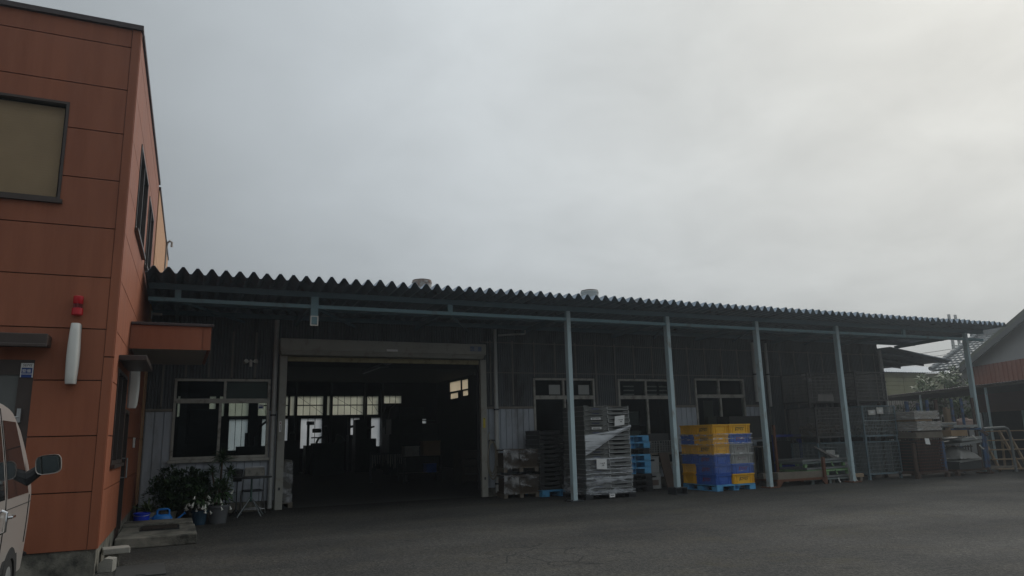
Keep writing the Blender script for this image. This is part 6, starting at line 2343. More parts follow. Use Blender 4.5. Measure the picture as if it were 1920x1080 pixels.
def bundle(z, h, lab, dx):
    t = thing('wrapped_bundle', lab, 'bundle', (20.20 + dx, 15.1, z), R(1), 'wrapped bundles on the first rack')
    n = 30
    mb = MB()
    layers = int(h / 0.028)
    for k in range(layers):
        o_ = random.uniform(-0.02, 0.02)
        mb.box(-0.53 + o_, 0.53 + o_, -0.47, 0.47, 0.028 * k, 0.028 * k + 0.0265)
    mb.build('folded_sheets', CLOTH, t, bevel=0.006)
    mb = MB()
    wrap_band(mb, -0.56, 0.56, -0.49, 0.49, 0.0, h, 0, 20, 0.012, 6)
    mb.build('film_cover', film_mat('bundle_film', 0.6, (0.46, 0.45, 0.43), (0.8, 0.8, 9), 4.0), t)
bundle(1.352, 0.27, 'grey wrapped bundle of folded sheets, lower one on the first rack', 0.06)
t = thing('cardboard_layer', 'brown cardboard layer between the two grey wrapped bundles', 'cardboard', (20.22, 15.1, 1.626))
mb = MB()
mb.box(-0.5, 0.25, -0.45, 0.45, 0, 0.055)
mb.build('sheet', CARD, t, bevel=0.006)
bundle(1.685, 0.25, 'grey wrapped bundle of folded sheets, upper one on the first rack', 0.0)
# load on the second rack
def panel(loc, w, d, h, m, lab, tilt=0.0, nm='metal_sheet', cat='panel', rz=0.0):
    t = thing(nm, lab, cat, loc, rz)
    mb = MB()
    M_ = Matrix.Rotation(tilt, 4, 'Y')
    mb.box(-w / 2, w / 2, -d / 2, d / 2, 0, h, 0, M_)
    mb.box(-w / 2, w / 2, -d / 2 - 0.02, -d / 2 - 0.0005, -0.02, h + 0.02, 0, M_)
    mb.box(-w / 2, w / 2, d / 2 + 0.0005, d / 2 + 0.02, -0.02, h + 0.02, 0, M_)
    mb.build('sheet', m, t, bevel=0.004)
PANELG = mat('grey_panel', (0.24, 0.25, 0.24), 0.5, 0.2, 5)
t = thing('dark_crate', 'dark low crate at the bottom of the second stake rack', 'crate', (21.95, 15.1, 0.185))
mb = MB()
mb.holed(-0.55, 0.50, 0, 0.22, [], 0.02, T(0, -0.45, 0))
mb.box(-0.55, 0.50, 0.4, 0.42, 0, 0.22)
mb.box(-0.55, -0.53, -0.429, 0.399, 0, 0.22)
mb.box(0.48, 0.50, -0.429, 0.399, 0, 0.22)
mb.box(-0.53, 0.48, -0.42, 0.39, 0.002, 0.2)
mb.build('body', DKGREY, t)
panel((21.95, 15.1, 0.43), 1.0, 0.9, 0.03, mat('pale_sheet', (0.36, 0.36, 0.34), 0.5, 0.2, 6), 'pale thin sheet on the dark crate of the second rack', R(-3))
t = thing('film_pile', 'film covered sagging pile in the middle of the second stake rack', 'pile', (21.85, 15.0, 0.49))
mb = MB()
vs = []
for i in range(17):
    for k in range(13):
        x, y = -0.42 + 0.9 * i / 16, -0.45 + 0.85 * k / 12
        e = min(i, 16 - i, k, 12 - k) / 4
        vs.append((x, y, 0.40 * min(1, e) ** 0.6 * (1 - 0.45 * i / 16) + random.uniform(-0.015, 0.02)))
mb.add(vs, [(13 * i + k, 13 * i + 13 + k, 13 * i + 14 + k, 13 * i + 1 + k) for i in range(16) for k in range(12)], 0, True)
mb.build('cover', mat('dusty_film', (0.24, 0.235, 0.22), 0.35, 0.4, 5), t)
panel((21.95, 15.05, 0.93), 1.05, 0.95, 0.05, PANELG, 'grey green steel panel, lower one tilted on the film covered pile', R(-5))
panel((22.0, 15.0, 1.05), 0.95, 0.9, 0.05, PANELG, 'grey steel panel with a white strip lying above the tilted panel', R(-3))
for (x, z, lab) in ((22.30, 0.82, 'white curved strip hanging below the grey panels, lower one'), (22.05, 1.12, 'white curved strip hanging above the grey panels, upper one')):
    t = thing('white_strip', lab, 'strip', (x, 14.50, z), 0)
    mb = MB()
    mb.tube([(-0.06, 0, 0.06), (-0.03, -0.02, 0.0), (0.04, -0.02, -0.05), (0.12, 0, -0.06)], 0.018, 6)
    mb.build('strip', WHITE, t)
t = thing('cardboard_box', 'flat brown cardboard box on the beam of the second rack', 'box', (21.75, 15.1, 1.16))
mb = MB()
mb.box(-0.5, 0.25, -0.45, 0.45, 0, 0.18)
mb.build('body', CARD, t, bevel=0.006)
panel((21.9, 15.1, 1.43), 1.15, 0.95, 0.04, PANELG, 'grey flat panel on top of the second stake rack', 0)
panel((21.6, 15.3, 1.52), 0.75, 0.7, 0.03, STEEL, 'narrow pale panel lying highest on the second stake rack', 0)
t = thing('cloth_bundle', 'pinkish grey crumpled bundle beside the last blue post', 'bundle', (23.05, 15.4, 1.36))
mb = MB()
vs = []
n_, m_ = 12, 16
for i in range(n_ + 1):
    for k in range(m_):
        a, b = PI * i / n_, 2 * PI * k / m_
        r = 1 + random.uniform(-0.16, 0.16)
        vs.append((0.40 * r * math.sin(a) * math.cos(b), 0.18 * r * math.sin(a) * math.sin(b), 0.17 + 0.17 * r * math.cos(a)))
mb.add(vs, [(i * m_ + k, i * m_ + (k + 1) % m_, (i + 1) * m_ + (k + 1) % m_, (i + 1) * m_ + k) for i in range(n_) for k in range(m_)], 0, True)
mb.build('cloth', mat('pinkish_cloth', (0.36, 0.26, 0.22), 0.9, 0.25, 8), t, sharp=25)

# ------------------------------------------------------------------ wooden step frames
def step_frame(loc, rz, n, lab, w=0.72):
    t = thing('wooden_steps', lab, 'steps', loc, rz, 'wooden step frames at the right end')
    L, H = 0.80, 1.26
    for x in (-w / 2, w / 2 - 0.045):
        mb = MB()
        mb.bar((x, -0.42, 0.02), (x, 0.40, H), 0.045, 0.10, up=(0, -1, 0))
        mb.build('side_rail', WOOD, t)
        mb = MB()
        mb.bar((x + 0.046, 0.44, 0.02), (x + 0.046, 0.36, H - 0.05), 0.045, 0.07, up=(0, -1, 0))
        mb.build('back_leg', WOOD, t)
    for k in range(n):
        q = (k + 0.1) / (n - 0.8)
        y, z = -0.42 + 0.82 * q, 0.03 + (H - 0.02) * q
        mb = MB()
        mb.box(-w / 2 - 0.12, w / 2 + 0.12, y - 0.10, y + 0.08, z, z + 0.035)
        mb.build('tread', WOOD, t)
    return t
step_frame((24.55, 15.35, 0), R(-25), 5, 'raw wooden step frame right of the bent pipe stand, left one')
step_frame((25.40, 15.0, 0), R(-28), 5, 'raw wooden step frame standing outermost at the right edge', 0.62)

# ------------------------------------------------------------------ gable building on the right
gd = Vector((0.47, 0.883, 0)).normalized()
GQ = Vector((30.5, 17.5, 0))
ga = math.atan2(gd.y, gd.x)
# local x runs along the wall into the depth, local -y faces the yard
gab = thing('gable_building', 'building with pale plaster gable over red brown metal siding at the right edge', 'building', tuple(GQ), ga + PI)
# after the half turn local x points towards the viewer (-gd), local -y must face the yard: normal = (-.88, .47)
GM = Matrix.Identity(4)
def gx(u):            # u measured along gd, becomes local x = -u
    return -u
mb = MB()
prof_ = []
x = gx(4.0)
k = 0
while x < gx(-9.0):
    prof_ += [(x, 0.0 if k % 2 else 0.03), (x + 0.13, 0.0 if k % 2 else 0.03)]
    x += 0.15
    k += 1
mb.sheet(prof_, 2.96, 4.02, 'z')
# the back of the siding and the lower wall
mb.box(gx(4.0), gx(-9.0), 0.06, 0.2, 2.0, 4.02)
mb.build('siding', REDCLAD, gab)
def roofz(u):
    return 4.08 + 0.326 * (4.0 - u) if u > -4 else 4.08 + 0.326 * 8.0 - 0.326 * (-4 - u)
mb = MB()
poly = [(gx(4.0), 4.022), (gx(-9.0), 4.022), (gx(-9.0), roofz(-9.0)), (gx(-4.0), roofz(-4.0)), (gx(4.0), roofz(4.0))]
mb.prism(poly, 0.2, T(0, 0.02, 0))
mb.build('plaster_gable', PLASTER, gab)
for (u0, u1) in ((4.12, -4.0), (-4.0, -9.4)):
    mb = MB()
    vs = []
    for u in (u0, u1):
        for (y, dz) in ((-0.36, -0.10), (-0.36, 0.06), (8.0, 0.08), (8.0, -0.10)):
            vs.append((gx(u), y, roofz(u) + 0.10 + dz))
    mb.add(vs, [(0, 1, 2, 3), (7, 6, 5, 4), (0, 4, 5, 1), (1, 5, 6, 2), (2, 6, 7, 3), (3, 7, 4, 0)])
    mb.build('roof', mat('mossy_roof_edge', (0.10, 0.11, 0.085), 0.85, 0.3, 3), gab)
    mb = MB()
    vs = []
    for u in (u0, u1):
        for (y, dz) in ((-0.37, -0.24), (-0.37, -0.011), (-0.33, -0.011), (-0.33, -0.24)):
            vs.append((gx(u), y, roofz(u) + 0.0 + dz))
    mb.add(vs, [(0, 1, 2, 3), (7, 6, 5, 4), (0, 4, 5, 1), (1, 5, 6, 2), (2, 6, 7, 3), (3, 7, 4, 0)])
    mb.build('barge_board', mat('barge_board_grey', (0.075, 0.078, 0.078), 0.7, 0.15, 3), gab)
mb = MB()
mb.box(gx(4.0), gx(-9.0), 3.0, 3.15, 0.85, 2.6)
mb.build('block_wall', BLOCKWALL, gab)
mb = MB()
mb.box(gx(4.0), gx(-9.0), 3.16, 3.3, 0, 4.0)
mb.box(gx(4.0), gx(3.9), 0.21, 3.0, 0, 4.0)
mb.box(gx(4.0), gx(-9.0), 7.7, 7.85, 0, 4.0)
mb.build('inner_wall', DARKIN, gab)
for u in (3.6, 0.9, -1.8, -4.5):
    mb = MB()
    mb.box(gx(u) - 0.06, gx(u) + 0.06, 0.08, 0.2, 0, 2.0)
    mb.build('post', POST, gab)
mb = MB()
mb.box(gx(4.0), gx(-9.0), 2.85, 2.99, 1.05, 1.2)
mb.build('rail', WOODGREY, gab)
# low lean-to roof in front of it
lt = thing('shed_roof', 'low dark lean-to roof in front of the red brown building', 'shed roof', tuple(GQ), ga + PI)
mb = MB()
prof_ = []
x, k = gx(9.4), 0
while x < gx(-9.0):
    prof_.append((x, 0.02 * (k % 2)))
    x += 0.09
    k += 1
vs, fs = [], []
for (a, b) in prof_:
    vs += [(a, -3.2, 2.90 + b), (a, 0.05, 2.80 + b)]
mb.add(vs, [(2 * i, 2 * i + 2, 2 * i + 3, 2 * i + 1) for i in range(len(prof_) - 1)])
o = mb.build('roof_sheet', mat('brown_roof_sheet', (0.06, 0.045, 0.038), 0.7, 0.3, 4), lt)
sl = o.modifiers.new('thickness', 'SOLIDIFY')
sl.thickness = 0.03
mb = MB()
mb.box(gx(9.4), gx(-9.0), -3.12, -3.05, 2.80, 2.875)
mb.build('eave_beam', WOODGREY, lt)
for u in (7.5, 2.4, -2.4, -6.5):
    mb = MB()
    mb.tube([(gx(u), -3.1, 0), (gx(u), -3.1, 2.79)], 0.045, 8)
    mb.build('post', POST, lt)
# ------------------------------------------------------------------ tiled house behind
th = thing('tiled_house', 'grey tiled roof of a house behind the gable building', 'house', (42, 22, 0))
mb = MB()
YA, YB, XR, XE, ZR, ZE = 14.0, 26.6, 42.0, 37.6, 6.48, 4.42
rows, cols = 13, 44
for r in range(rows):
    q0, q1 = r / rows, (r + 1) / rows
    vs = []
    N = cols * 6
    for i in range(N + 1):
        y = YA + (YB - YA) * i / N
        ph = 2 * PI * i / 6
        wv = 0.038 * (0.5 + 0.5 * math.cos(ph)) ** 1.5
        for q, lift in ((q0, 0.0), (q1 + 0.012, 0.075)):
            vs.append((XR + (XE - XR) * q, y, ZR + (ZE - ZR) * q + wv + lift))
        q = q1 + 0.012
        vs.append((XR + (XE - XR) * q, y, ZR + (ZE - ZR) * q + wv + 0.02))
    mb.add(vs, [f for i in range(N) for f in ((3 * i, 3 * i + 1, 3 * i + 4, 3 * i + 3), (3 * i + 1, 3 * i + 2, 3 * i + 5, 3 * i + 4))], 0, True)
mb.build('tile_slope', TILE, th, True, sharp=40)
mb = MB()
mb.add([(XR, YA, ZR - 0.05), (XE, YA, ZE - 0.05), (XE, YB, ZE - 0.05), (XR, YB, ZR - 0.05), (46.4, YA, ZE - 0.05), (46.4, YB, ZE - 0.05)], [(0, 1, 2, 3), (0, 3, 5, 4)])
mb.build('roof_base', TILE, th, True)
mb = MB()
for k in range(4):
    mb.box(XR - 0.16 + 0.02 * k, XR + 0.16 - 0.02 * k, YA, YB + 0.05, ZR + 0.02 + 0.07 * k, ZR + 0.08 + 0.07 * k)
mb.tube([(XR, YA, ZR + 0.33), (XR, YB + 0.1, ZR + 0.33)], 0.09, 10)
mb.build('ridge', TILE, th, True)
mb = MB()
mb.lathe([(0, -0.05), (0.22, -0.05), (0.25, 0.0), (0.2, 0.06), (0, 0.08)], 18, M=T(XR, YB + 0.12, ZR + 0.32) @ Matrix.Rotation(R(-90), 4, 'X'))
mb.box(XR - 0.32, XR + 0.32, YB + 0.02, YB + 0.16, ZR - 0.05, ZR + 0.22)
mb.build('ridge_end', TILE, th, True)
mb = MB()
for r in range(rows):
    q = (r + 0.5) / rows
    mb.tube([(XR + (XE - XR) * (q - 0.045), YB - 0.02, ZR + (ZE - ZR) * (q - 0.045) + 0.10), (XR + (XE - XR) * (q + 0.045), YB - 0.02, ZR + (ZE - ZR) * (q + 0.045) + 0.14)], 0.12, 10)
mb.build('verge_tiles', TILE, th, True)
mb = MB()
mb.box(38.3, 45.8, YA + 0.5, YB - 0.6, 0, 4.5)
mb.prism([(38.3, 4.5), (45.8, 4.5), (42.0, 6.35)], 0.1, T(0, YB - 0.7, 0))
mb.build('wall', PLASTER, th, True)
# ------------------------------------------------------------------ yellowed building with a pale roof
yb = thing('yellowed_building', 'building with yellowed board wall under a pale ribbed metal roof', 'building', (37, 33, 0))
mb = MB()
for k in range(6):
    mb.box(30.5, 50.0, 30.0 - 0.008 * (k % 2), 30.2, 3.12 + 0.255 * k, 3.12 + 0.255 * (k + 1) - 0.012)
for i in range(6):
    mb.box(31.0 + 2.2 * i, 31.06 + 2.2 * i, 29.975, 29.99, 3.1, 4.64)
mb.build('upper_wall', YELWALL, yb, True)
mb = MB()
for i in range(105):
    x = 30.5 + 19.5 * i / 105
    mb.box(x, x + 0.12, 29.95 - random.uniform(0, 0.03), 30.0 - 0.0, 0 , 3.10 + random.uniform(-0.05, 0.0))
mb.box(30.5, 50.0, 30.01, 30.15, 0, 3.11)
mb.build('lower_wall', mat('weathered_pale_board', (0.27, 0.25, 0.22), 0.9, 0.45, 3, stretch=(3, 3, 0.3)), yb, True)
mb = MB()
prof_ = []
for i in range(191):
    prof_.append((30.2 + 0.105 * i, 0.028 * (i % 2)))
vs = []
for a, b in prof_:
    vs += [(a, 29.7, 4.66 + b), (a, 36.0, 5.75 + b)]
mb.add(vs, [(2 * i, 2 * i + 2, 2 * i + 3, 2 * i + 1) for i in range(len(prof_) - 1)])
o = mb.build('roof', PALEROOF, yb, True)
sl = o.modifiers.new('thickness', 'SOLIDIFY')
sl.thickness = 0.03
mb = MB()
mb.box(30.5, 50.0, 35.8, 36.0, 0, 5.6)
mb.box(49.9, 50.0, 30.2, 35.8, 0, 4.6)
mb.build('rear_wall', YELWALL, yb, True)

# ------------------------------------------------------------------ trees
def tree(loc, h, rx, rz_, cz, nl, lab, lm=LEAF, ls=0.12):
    t = thing('leafy_tree', lab, 'tree', loc, 0, 'trees beyond the stake racks')
    mb = MB()
    mb.tube([(0, 0, 0), (0.05, 0.02, h * 0.3), (0.0, 0.05, h * 0.6), (0.06, 0, h * 0.9)], [0.12, 0.10, 0.07, 0.02], 10)
    for k in range(14):
        d = rdir(0.0)
        z = h * random.uniform(0.3, 0.8)
        mb.tube([(0, 0.03, z), (d.x * rx * 0.4, d.y * rx * 0.4, z + 0.2), (d.x * rx * 0.9, d.y * rx * 0.9, z + 0.2 + d.z * rz_ * 0.5)], [0.05, 0.03, 0.01], 7)
    mb.build('trunk', BARK, t)
    mb = MB()
    for k in range(46):
        d = rdir(-0.9)
        r = random.uniform(0.35, 1.0)
        c = Vector((d.x * rx * r, d.y * rx * r, cz + d.z * rz_ * r))
        cr = random.uniform(0.22, 0.45)
        for q in range(nl // 46):
            e = rdir()
            leaf(mb, c + e * cr * random.uniform(0.3, 1.0), e + Vector((0, 0, -0.2)), random.uniform(0.6, 1.3) * ls, random.uniform(0.35, 0.6) * ls, droop=0.2)
    mb.build('crown', lm, t)
tree((34.2, 23.6, 0), 4.1, 1.45, 1.5, 2.75, 6500, 'pale green leafy tree between the yellowed building and the tiled house', LEAFYEL, 0.15)
tree((32.6, 24.8, 0), 2.6, 1.3, 0.85, 1.55, 4200, 'low dark green tree behind the stake racks', LEAF, 0.15)
t = thing('roof_vine', 'dark vine sprigs growing over the mossy gable roof edge', 'vine', (33.6, 20.5, 5.2))
t.location = (31.2, 18.5, 5.05)
mb = MB()
for k in range(10):
    d = Vector((-0.47 * random.uniform(-1, 0.4) * 1.0, -0.88 * random.uniform(-1, 0.4), 0)) + Vector((0, 0, random.uniform(0.1, 0.5)))
    mb.tube([(0, 0, 0), tuple(d * 0.35), tuple(d * 0.8)], [0.02, 0.014, 0.006], 6)
mb.build('stem', BARK, t)
mb = MB()
for k in range(420):
    s_ = random.uniform(-1.6, 1.3)
    c = Vector((0.47 * s_, 0.88 * s_, -0.29 * s_ + 0.06 + random.uniform(0, 0.30) * max(0.15, 1 - abs(s_) * 0.5))) + Vector((random.uniform(-0.2, 0.2), random.uniform(-0.2, 0.2), 0))
    leaf(mb, c, rdir(), 0.11, 0.06)
mb.build('foliage', LEAFDK, t)

# ------------------------------------------------------------------ thin fence, boards, tall bits behind the racks
t = thing('wooden_plank', 'pale tall plank standing behind the wrapped bundles', 'plank', (20.9, 17.0, 0))
mb = MB()
mb.add([(-0.06, 0, 0), (0.06, 0, 0), (0.0, 0.1, 2.62), (-0.12, 0.1, 2.62), (-0.06, 0.03, 0), (0.06, 0.03, 0), (0.0, 0.13, 2.62), (-0.12, 0.13, 2.62)], [(3, 2, 1, 0), (4, 5, 6, 7), (0, 1, 5, 4), (1, 2, 6, 5), (2, 3, 7, 6), (3, 0, 4, 7)])
mb.build('plank', WOOD, t)
t = thing('dark_post', 'dark wooden post beside the tall pale plank', 'post', (20.72, 17.1, 0))
mb = MB()
mb.box(-0.07, 0.05, 0, 0.1, 0, 2.6)
mb.build('timber', mat('dark_wood', (0.075, 0.06, 0.05)), t)
t = thing('covered_drum', 'dark round topped covered stack behind the upper cage', 'stack', (20.0, 17.0, 0))
mb = MB()
pts = [(-0.5, 0), (0.5, 0), (0.5, 2.5)] + [(0.5 * math.cos(a), 2.5 + 0.42 * math.sin(a)) for a in [PI * i / 12 for i in range(1, 12)]] + [(-0.5, 2.5)]
mb.prism(pts, 0.6, T(0, -0.3, 0))
mb.build('cover', mat('dark_tarp', (0.045, 0.04, 0.04), 0.7, 0.3, 4), t)
t = thing('slat_fence', 'dark thin slat fence behind the stake racks', 'fence', (30.5, 21.8, 0))
mb = MB()
for i in range(26):
    x = -2.2 + 0.18 * i
    mb.box(x, x + 0.05, 0, 0.03, 0, 1.9 + 0.06 * math.sin(i * 2.3))
mb.build('slat', DKRUST, t)
for z in (0.5, 1.6):
    mb = MB()
    mb.box(-2.3, 2.5, 0.031, 0.07, z, z + 0.05)
    mb.build('rail', DKRUST, t)
t = thing('pale_post', 'pale wooden post with a board behind the second rack', 'post', (26.3, 18.2, 0))
mb = MB()
mb.box(-0.06, 0.06, 0, 0.1, 0, 2.15)
mb.box(-0.04, 0.16, -0.03, -0.001, 1.3, 2.1)
mb.build('timber', WOOD, t)
# ------------------------------------------------------------------ double pole and wires
t = thing('double_pole', 'pale twin utility pole with cross bars beyond the tiled roof', 'pole', (60.3, 40, 0))
for x in (-0.42, 0.42):
    mb = MB()
    mb.tube([(x, 0, 0), (x, 0, 10.8)], [0.17, 0.12], 10)
    mb.build('post', mat('pole_concrete', (0.30, 0.30, 0.29), 0.9, 0.1, 2), t)
for z in (7.55, 8.05, 8.6, 9.2):
    mb = MB()
    mb.box(-0.55, 1.0 if z < 8 else 0.55, -0.06, 0.06, z, z + 0.09)
    mb.build('cross_bar', STEELDK, t)
for k, (z0, z1) in enumerate(((9.3, 8.6), (7.9, 6.6), (7.5, 6.35))):
    w_ = thing('overhead_wire', '%s of the three overhead wires running left of the twin pole' % ['highest', 'middle', 'lowest'][k], 'wire', (60.3, 39.9, z0), 0, 'overhead wires')
    mb = MB()
    pts = []
    for i in range(13):
        q = i / 12
        pts.append((-26 * q, 9 * q, (z1 - z0) * q - 1.2 * 4 * q * (1 - q) * 0.5))
    mb.tube(pts, 0.022, 5)
    mb.build('cable', BLACK, w_)
    for q in (0.3, 0.62):
        mb = MB()
        mb.lathe([(0, -0.06), (0.06, -0.03), (0.06, 0.03), (0, 0.06)], 8, tuple(Vector((-26 * q, 9 * q, (z1 - z0) * q - 1.2 * 2 * q * (1 - q)))))
        mb.build('spacer', BLACK, w_)

# ------------------------------------------------------------------ things in the dark hall
def machine(loc, parts_, lab, rz=0.0):
    t = thing('workshop_machine', lab, 'machine', loc, rz)
    for nm, shapes in parts_:
        mb = MB()
        for s in shapes:
            if s[0] == 'b':
                mb.box(*s[1:])
            elif s[0] == 't':
                mb.tube(s[1], s[2], 12)
            elif s[0] == 'l':
                mb.lathe(s[1], 16, s[2])
        mb.build(nm, MACH, t, bevel=0.01)
machine((6.25, 36.0, 0), [('base', [('b', -0.6, 0.62, -0.4, 0.4, 0, 1.30)]), ('column', [('b', -0.5, -0.40, -0.1, 0.1, 1.301, 2.25), ('t', [(0.35, 0, 1.3), (0.35, 0, 2.15), (0.35, 0, 2.22)], [0.13, 0.12, 0.06])]),
                          ('head', [('b', -0.52, -0.20, -0.15, 0.15, 2.251, 2.42), ('t', [(-0.25, 0, 1.98), (0.15, 0, 1.98)], 0.10)]), ('lever', [('b', -0.3, 0.2, -0.02, 0.02, 1.62, 1.68)])], 'dark milling machine before the second white back window')
machine((8.35, 35.4, 0), [('base', [('b', -0.5, 0.5, -0.4, 0.4, 0, 1.55)]), ('cabinet', [('b', -0.48, 0.05, -0.3, 0.3, 1.551, 2.45)]), ('arm', [('t', [(0.0, 0, 2.0), (0.5, 0, 2.12)], [0.06, 0.04])])], 'dark cabinet machine with a raised arm before the third white back window')
machine((9.1, 31.5, 0), [('base', [('b', -0.7, 0.9, -0.5, 0.5, 0, 1.7)]), ('body', [('b', -0.6, 0.8, -0.45, 0.45, 1.701, 2.35), ('t', [(-0.35, 0, 2.3), (-0.3, 0, 2.75), (-0.15, 0, 2.95)], [0.3, 0.26, 0.15])]), ('hood', [('b', -0.2, 0.9, -0.4, 0.4, 2.351, 2.85)])], 'large dark hooded press left of the middle of the hall')
machine((5.0, 35.5, 0), [('base', [('b', -0.35, 0.3, -0.3, 0.3, 0, 1.55)]), ('tank', [('t', [(0.0, 0, 1.55), (0.0, 0, 1.85), (0.0, 0, 1.95)], [0.15, 0.14, 0.05])])], 'dark machine with a rounded tank beside the left gate post')
machine((3.0, 33.0, 0), [('base', [('b', -0.6, 0.6, -0.4, 0.4, 0, 1.35)]), ('column', [('t', [(-0.2, 0, 1.35), (-0.2, 0, 1.9)], 0.09), ('b', 0.1, 0.25, -0.1, 0.1, 1.351, 1.75)]), ('arm', [('t', [(0.2, 0, 1.75), (0.35, 0, 2.2), (0.6, 0, 2.4)], [0.06, 0.05, 0.05])])], 'dark machine with a bent arm seen through the left window')
machine((1.3, 33.0, 0), [('base', [('b', -0.9, 0.7, -0.4, 0.4, 0, 1.5)]), ('cabinet', [('b', -0.8, 0.3, -0.35, 0.35, 1.501, 2.9)])], 'tall dark machine cabinet behind the left half of the left window')
machine((4.4, 36.4, 0), [('base', [('b', -0.45, 0.4, -0.3, 0.3, 0, 1.25)]), ('post', [('t', [(-0.1, 0, 1.25), (-0.1, 0, 2.0)], 0.07), ('b', 0.12, 0.22, -0.1, 0.1, 1.251, 1.7)])], 'dark low machine with a thin post beside the left gate post')
machine((6.55, 34.0, 0), [('base', [('b', -0.9, 0.5, -0.3, 0.3, 0, 1.40)]), ('hopper', [('t', [(0.35, 0, 1.40), (0.30, 0, 1.62), (0.2, 0, 1.75)], [0.28, 0.16, 0.05])]), ('arm', [('t', [(-0.7, 0, 1.4), (-0.6, 0, 1.62), (-0.35, 0, 1.68)], 0.05)])], 'dark machine with a hopper and short arm under the second back window')
machine((8.15, 36.8, 0), [('base', [('b', -0.3, 0.45, -0.3, 0.3, 0, 1.75)]), ('arm', [('t', [(-0.25, 0, 2.12), (0.35, 0, 2.26)], 0.06), ('b', -0.3, -0.18, -0.1, 0.1, 1.751, 2.62)])], 'dark machine with a slanted arm before the third white window')
machine((9.75, 36.0, 0), [('base', [('b', -0.3, 0.5, -0.3, 0.3, 0, 2.1)]), ('hood', [('t', [(-0.15, 0, 2.1), (-0.25, 0, 2.6), (-0.05, 0, 3.1)], [0.22, 0.16, 0.10])])], 'tall dark machine with a crooked hood at the right back windows')
machine((12.0, 37.0, 0), [('base', [('b', -0.6, 0.6, -0.3, 0.3, 0, 2.25)]), ('rail', [('b', -0.4, 0.5, -0.05, 0.05, 2.38, 2.42)])], 'dark cabinet below the tiny far right back openings')
t = thing('rod_rack', 'rack of thin pale rods hanging inside the gate', 'rack', (6.9, 25.5, 0))
mb = MB()
for x in (-0.65, 0.65):
    mb.box(x - 0.03, x + 0.03, -0.03, 0.03, 0, 1.05)
    mb.box(x - 0.03, x + 0.03, -0.3, -0.031, 0, 0.05)
mb.box(-0.62, 0.62, -0.03, 0.03, 0.98, 1.03)
mb.build('stand', STEELDK, t)
mb = MB()
for i in range(22):
    x = -0.58 + 1.16 * i / 21 + random.uniform(-0.015, 0.015)
    L_ = random.uniform(0.15, 0.5)
    mb.bar((x, -0.05, 0.97), (x + random.uniform(-0.03, 0.03), -0.05, 0.97 - L_), 0.015)
mb.build('rods', GRY, t)
t = thing('work_table', 'dark work table holding boxes inside the gate', 'table', (7.9, 25.0, 0))
mb = MB()
mb.box(-0.75, 0.7, -0.4, 0.4, 0.86, 0.90)
mb.build('table_top', DKGREY, t)
mb = MB()
mb.box(-0.7, 0.65, -0.38, 0.38, 0.30, 0.33)
mb.build('shelf', DKGREY, t)
for x in (-0.72, 0.64):
    for y in (-0.37, 0.31):
        mb = MB()
        mb.box(x, x + 0.05, y, y + 0.05, 0, 0.859)
        mb.build('leg', STEELDK, t)
for (x, z, w, h, nm, m, lab) in ((0.30, 0.902, 0.62, 0.50, 'cardboard_box', CARD, 'pale brown carton on the work table inside the gate'), (-0.42, 0.902, 0.52, 0.34, 'panel_box', GRY, 'grey box with round dials on the work table inside the gate'),
                            (0.28, 0.332, 0.36, 0.30, 'plastic_bin', BLU, 'blue bin under the work table inside the gate')):
    tt = thing(nm, lab, 'box', (7.9 + x, 24.8, z))
    mb = MB()
    mb.box(-w / 2, w / 2, -0.18, 0.2, 0, h - 0.03)
    mb.build('body', m, tt, bevel=0.008)
    mb = MB()
    mb.box(-w / 2 - 0.01, w / 2 + 0.01, -0.19, 0.21, h - 0.029, h)
    if nm == 'panel_box':
        for q in (-0.11, 0.11):
            mb.lathe([(0, 0.0), (0.07, 0.0), (0.07, 0.02), (0, 0.02)], 16, M=T(q, -0.185, 0.17) @ Matrix.Rotation(R(90), 4, 'X'))
    mb.build('lid', m, tt)
t = thing('crate_row', 'long dark wooden crate by the right wall inside the gate', 'crate', (9.6, 23.0, 0))
mb = MB()
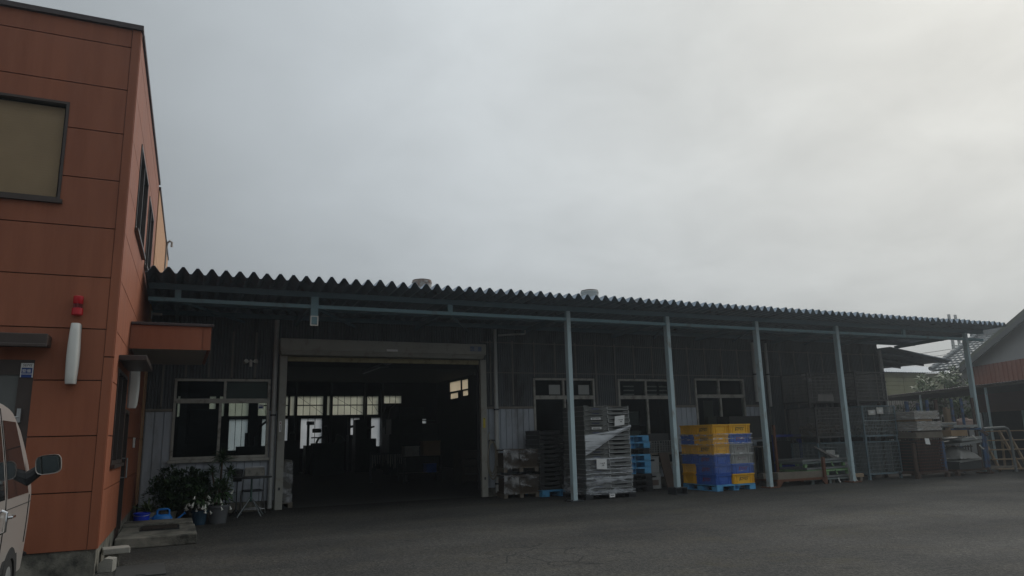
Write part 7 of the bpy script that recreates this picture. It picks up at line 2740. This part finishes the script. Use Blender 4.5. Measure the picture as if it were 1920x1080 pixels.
for k in range(4):
    mb.box(-1.1, 1.1, -0.5, -0.46, 0.1 + 0.24 * k, 0.31 + 0.24 * k)
for x in (-1.05, 0.0, 1.0):
    mb.box(x, x + 0.08, -0.459, 0.42, 0, 1.04)
mb.box(-1.1, 1.1, -0.45, 0.4, 1.042, 1.06)
mb.build('plank', mat('dark_wood', (0.075, 0.06, 0.05)), t)
t = thing('pendant_lamp', 'unlit flat pendant lamp hanging inside the gate', 'lamp', (5.48, 21.0, 3.59))
mb = MB()
mb.lathe([(0.02, 0.10), (0.17, 0.0), (0.16, -0.005), (0.0, 0.02)], 20)
mb.build('shade', STEELDK, t)
mb = MB()
mb.tube([(0, 0, 0.1), (0, 0, 0.9)], 0.008, 6)
mb.build('cord', BLACK, t)
t = thing('wrapped_pallet', 'film wrapped column of goods just inside the left gate post', 'pallet load', (2.40, 18.3, 0.0))
mb = MB()
mb.box(-0.20, 0.15, -0.35, 0.35, 0.13, 1.08)
mb.build('load', mat('dim_goods', (0.13, 0.12, 0.10), 0.8, 0.3, 5), t, bevel=0.03)
mb = MB()
wrap_band(mb, -0.22, 0.17, -0.37, 0.37, 0.1, 1.03, 0, 14, 0.02, 8)
mb.build('film_cover', FILMCRUMPLE, t)
mb = MB()
for x in (-0.2, 0.08):
    mb.box(x, x + 0.1, -0.38, 0.38, 0, 0.099)
mb.box(-0.21, 0.19, -0.38, 0.38, 0.1, 0.12)
mb.build('base', WOODGREY, t)

# ------------------------------------------------------------------ hazy air
hm = bpy.data.materials.new('hazy_air')
hm.use_nodes = True
hn, hl = hm.node_tree.nodes, hm.node_tree.links
hn.clear()
ho = hn.new('ShaderNodeOutputMaterial')
hv = hn.new('ShaderNodeVolumePrincipled')
hv.inputs['Color'].default_value = (0.84, 0.93, 1.0, 1)
hv.inputs['Density'].default_value = 0.0020
hv.inputs['Anisotropy'].default_value = 0.75
hl.new(hv.outputs[0], ho.inputs['Volume'])
mb = MB()
mb.box(-40, 95, -40, 75, -1.0, 13.0)
tag(mb.build('haze', hm), kind='stuff')
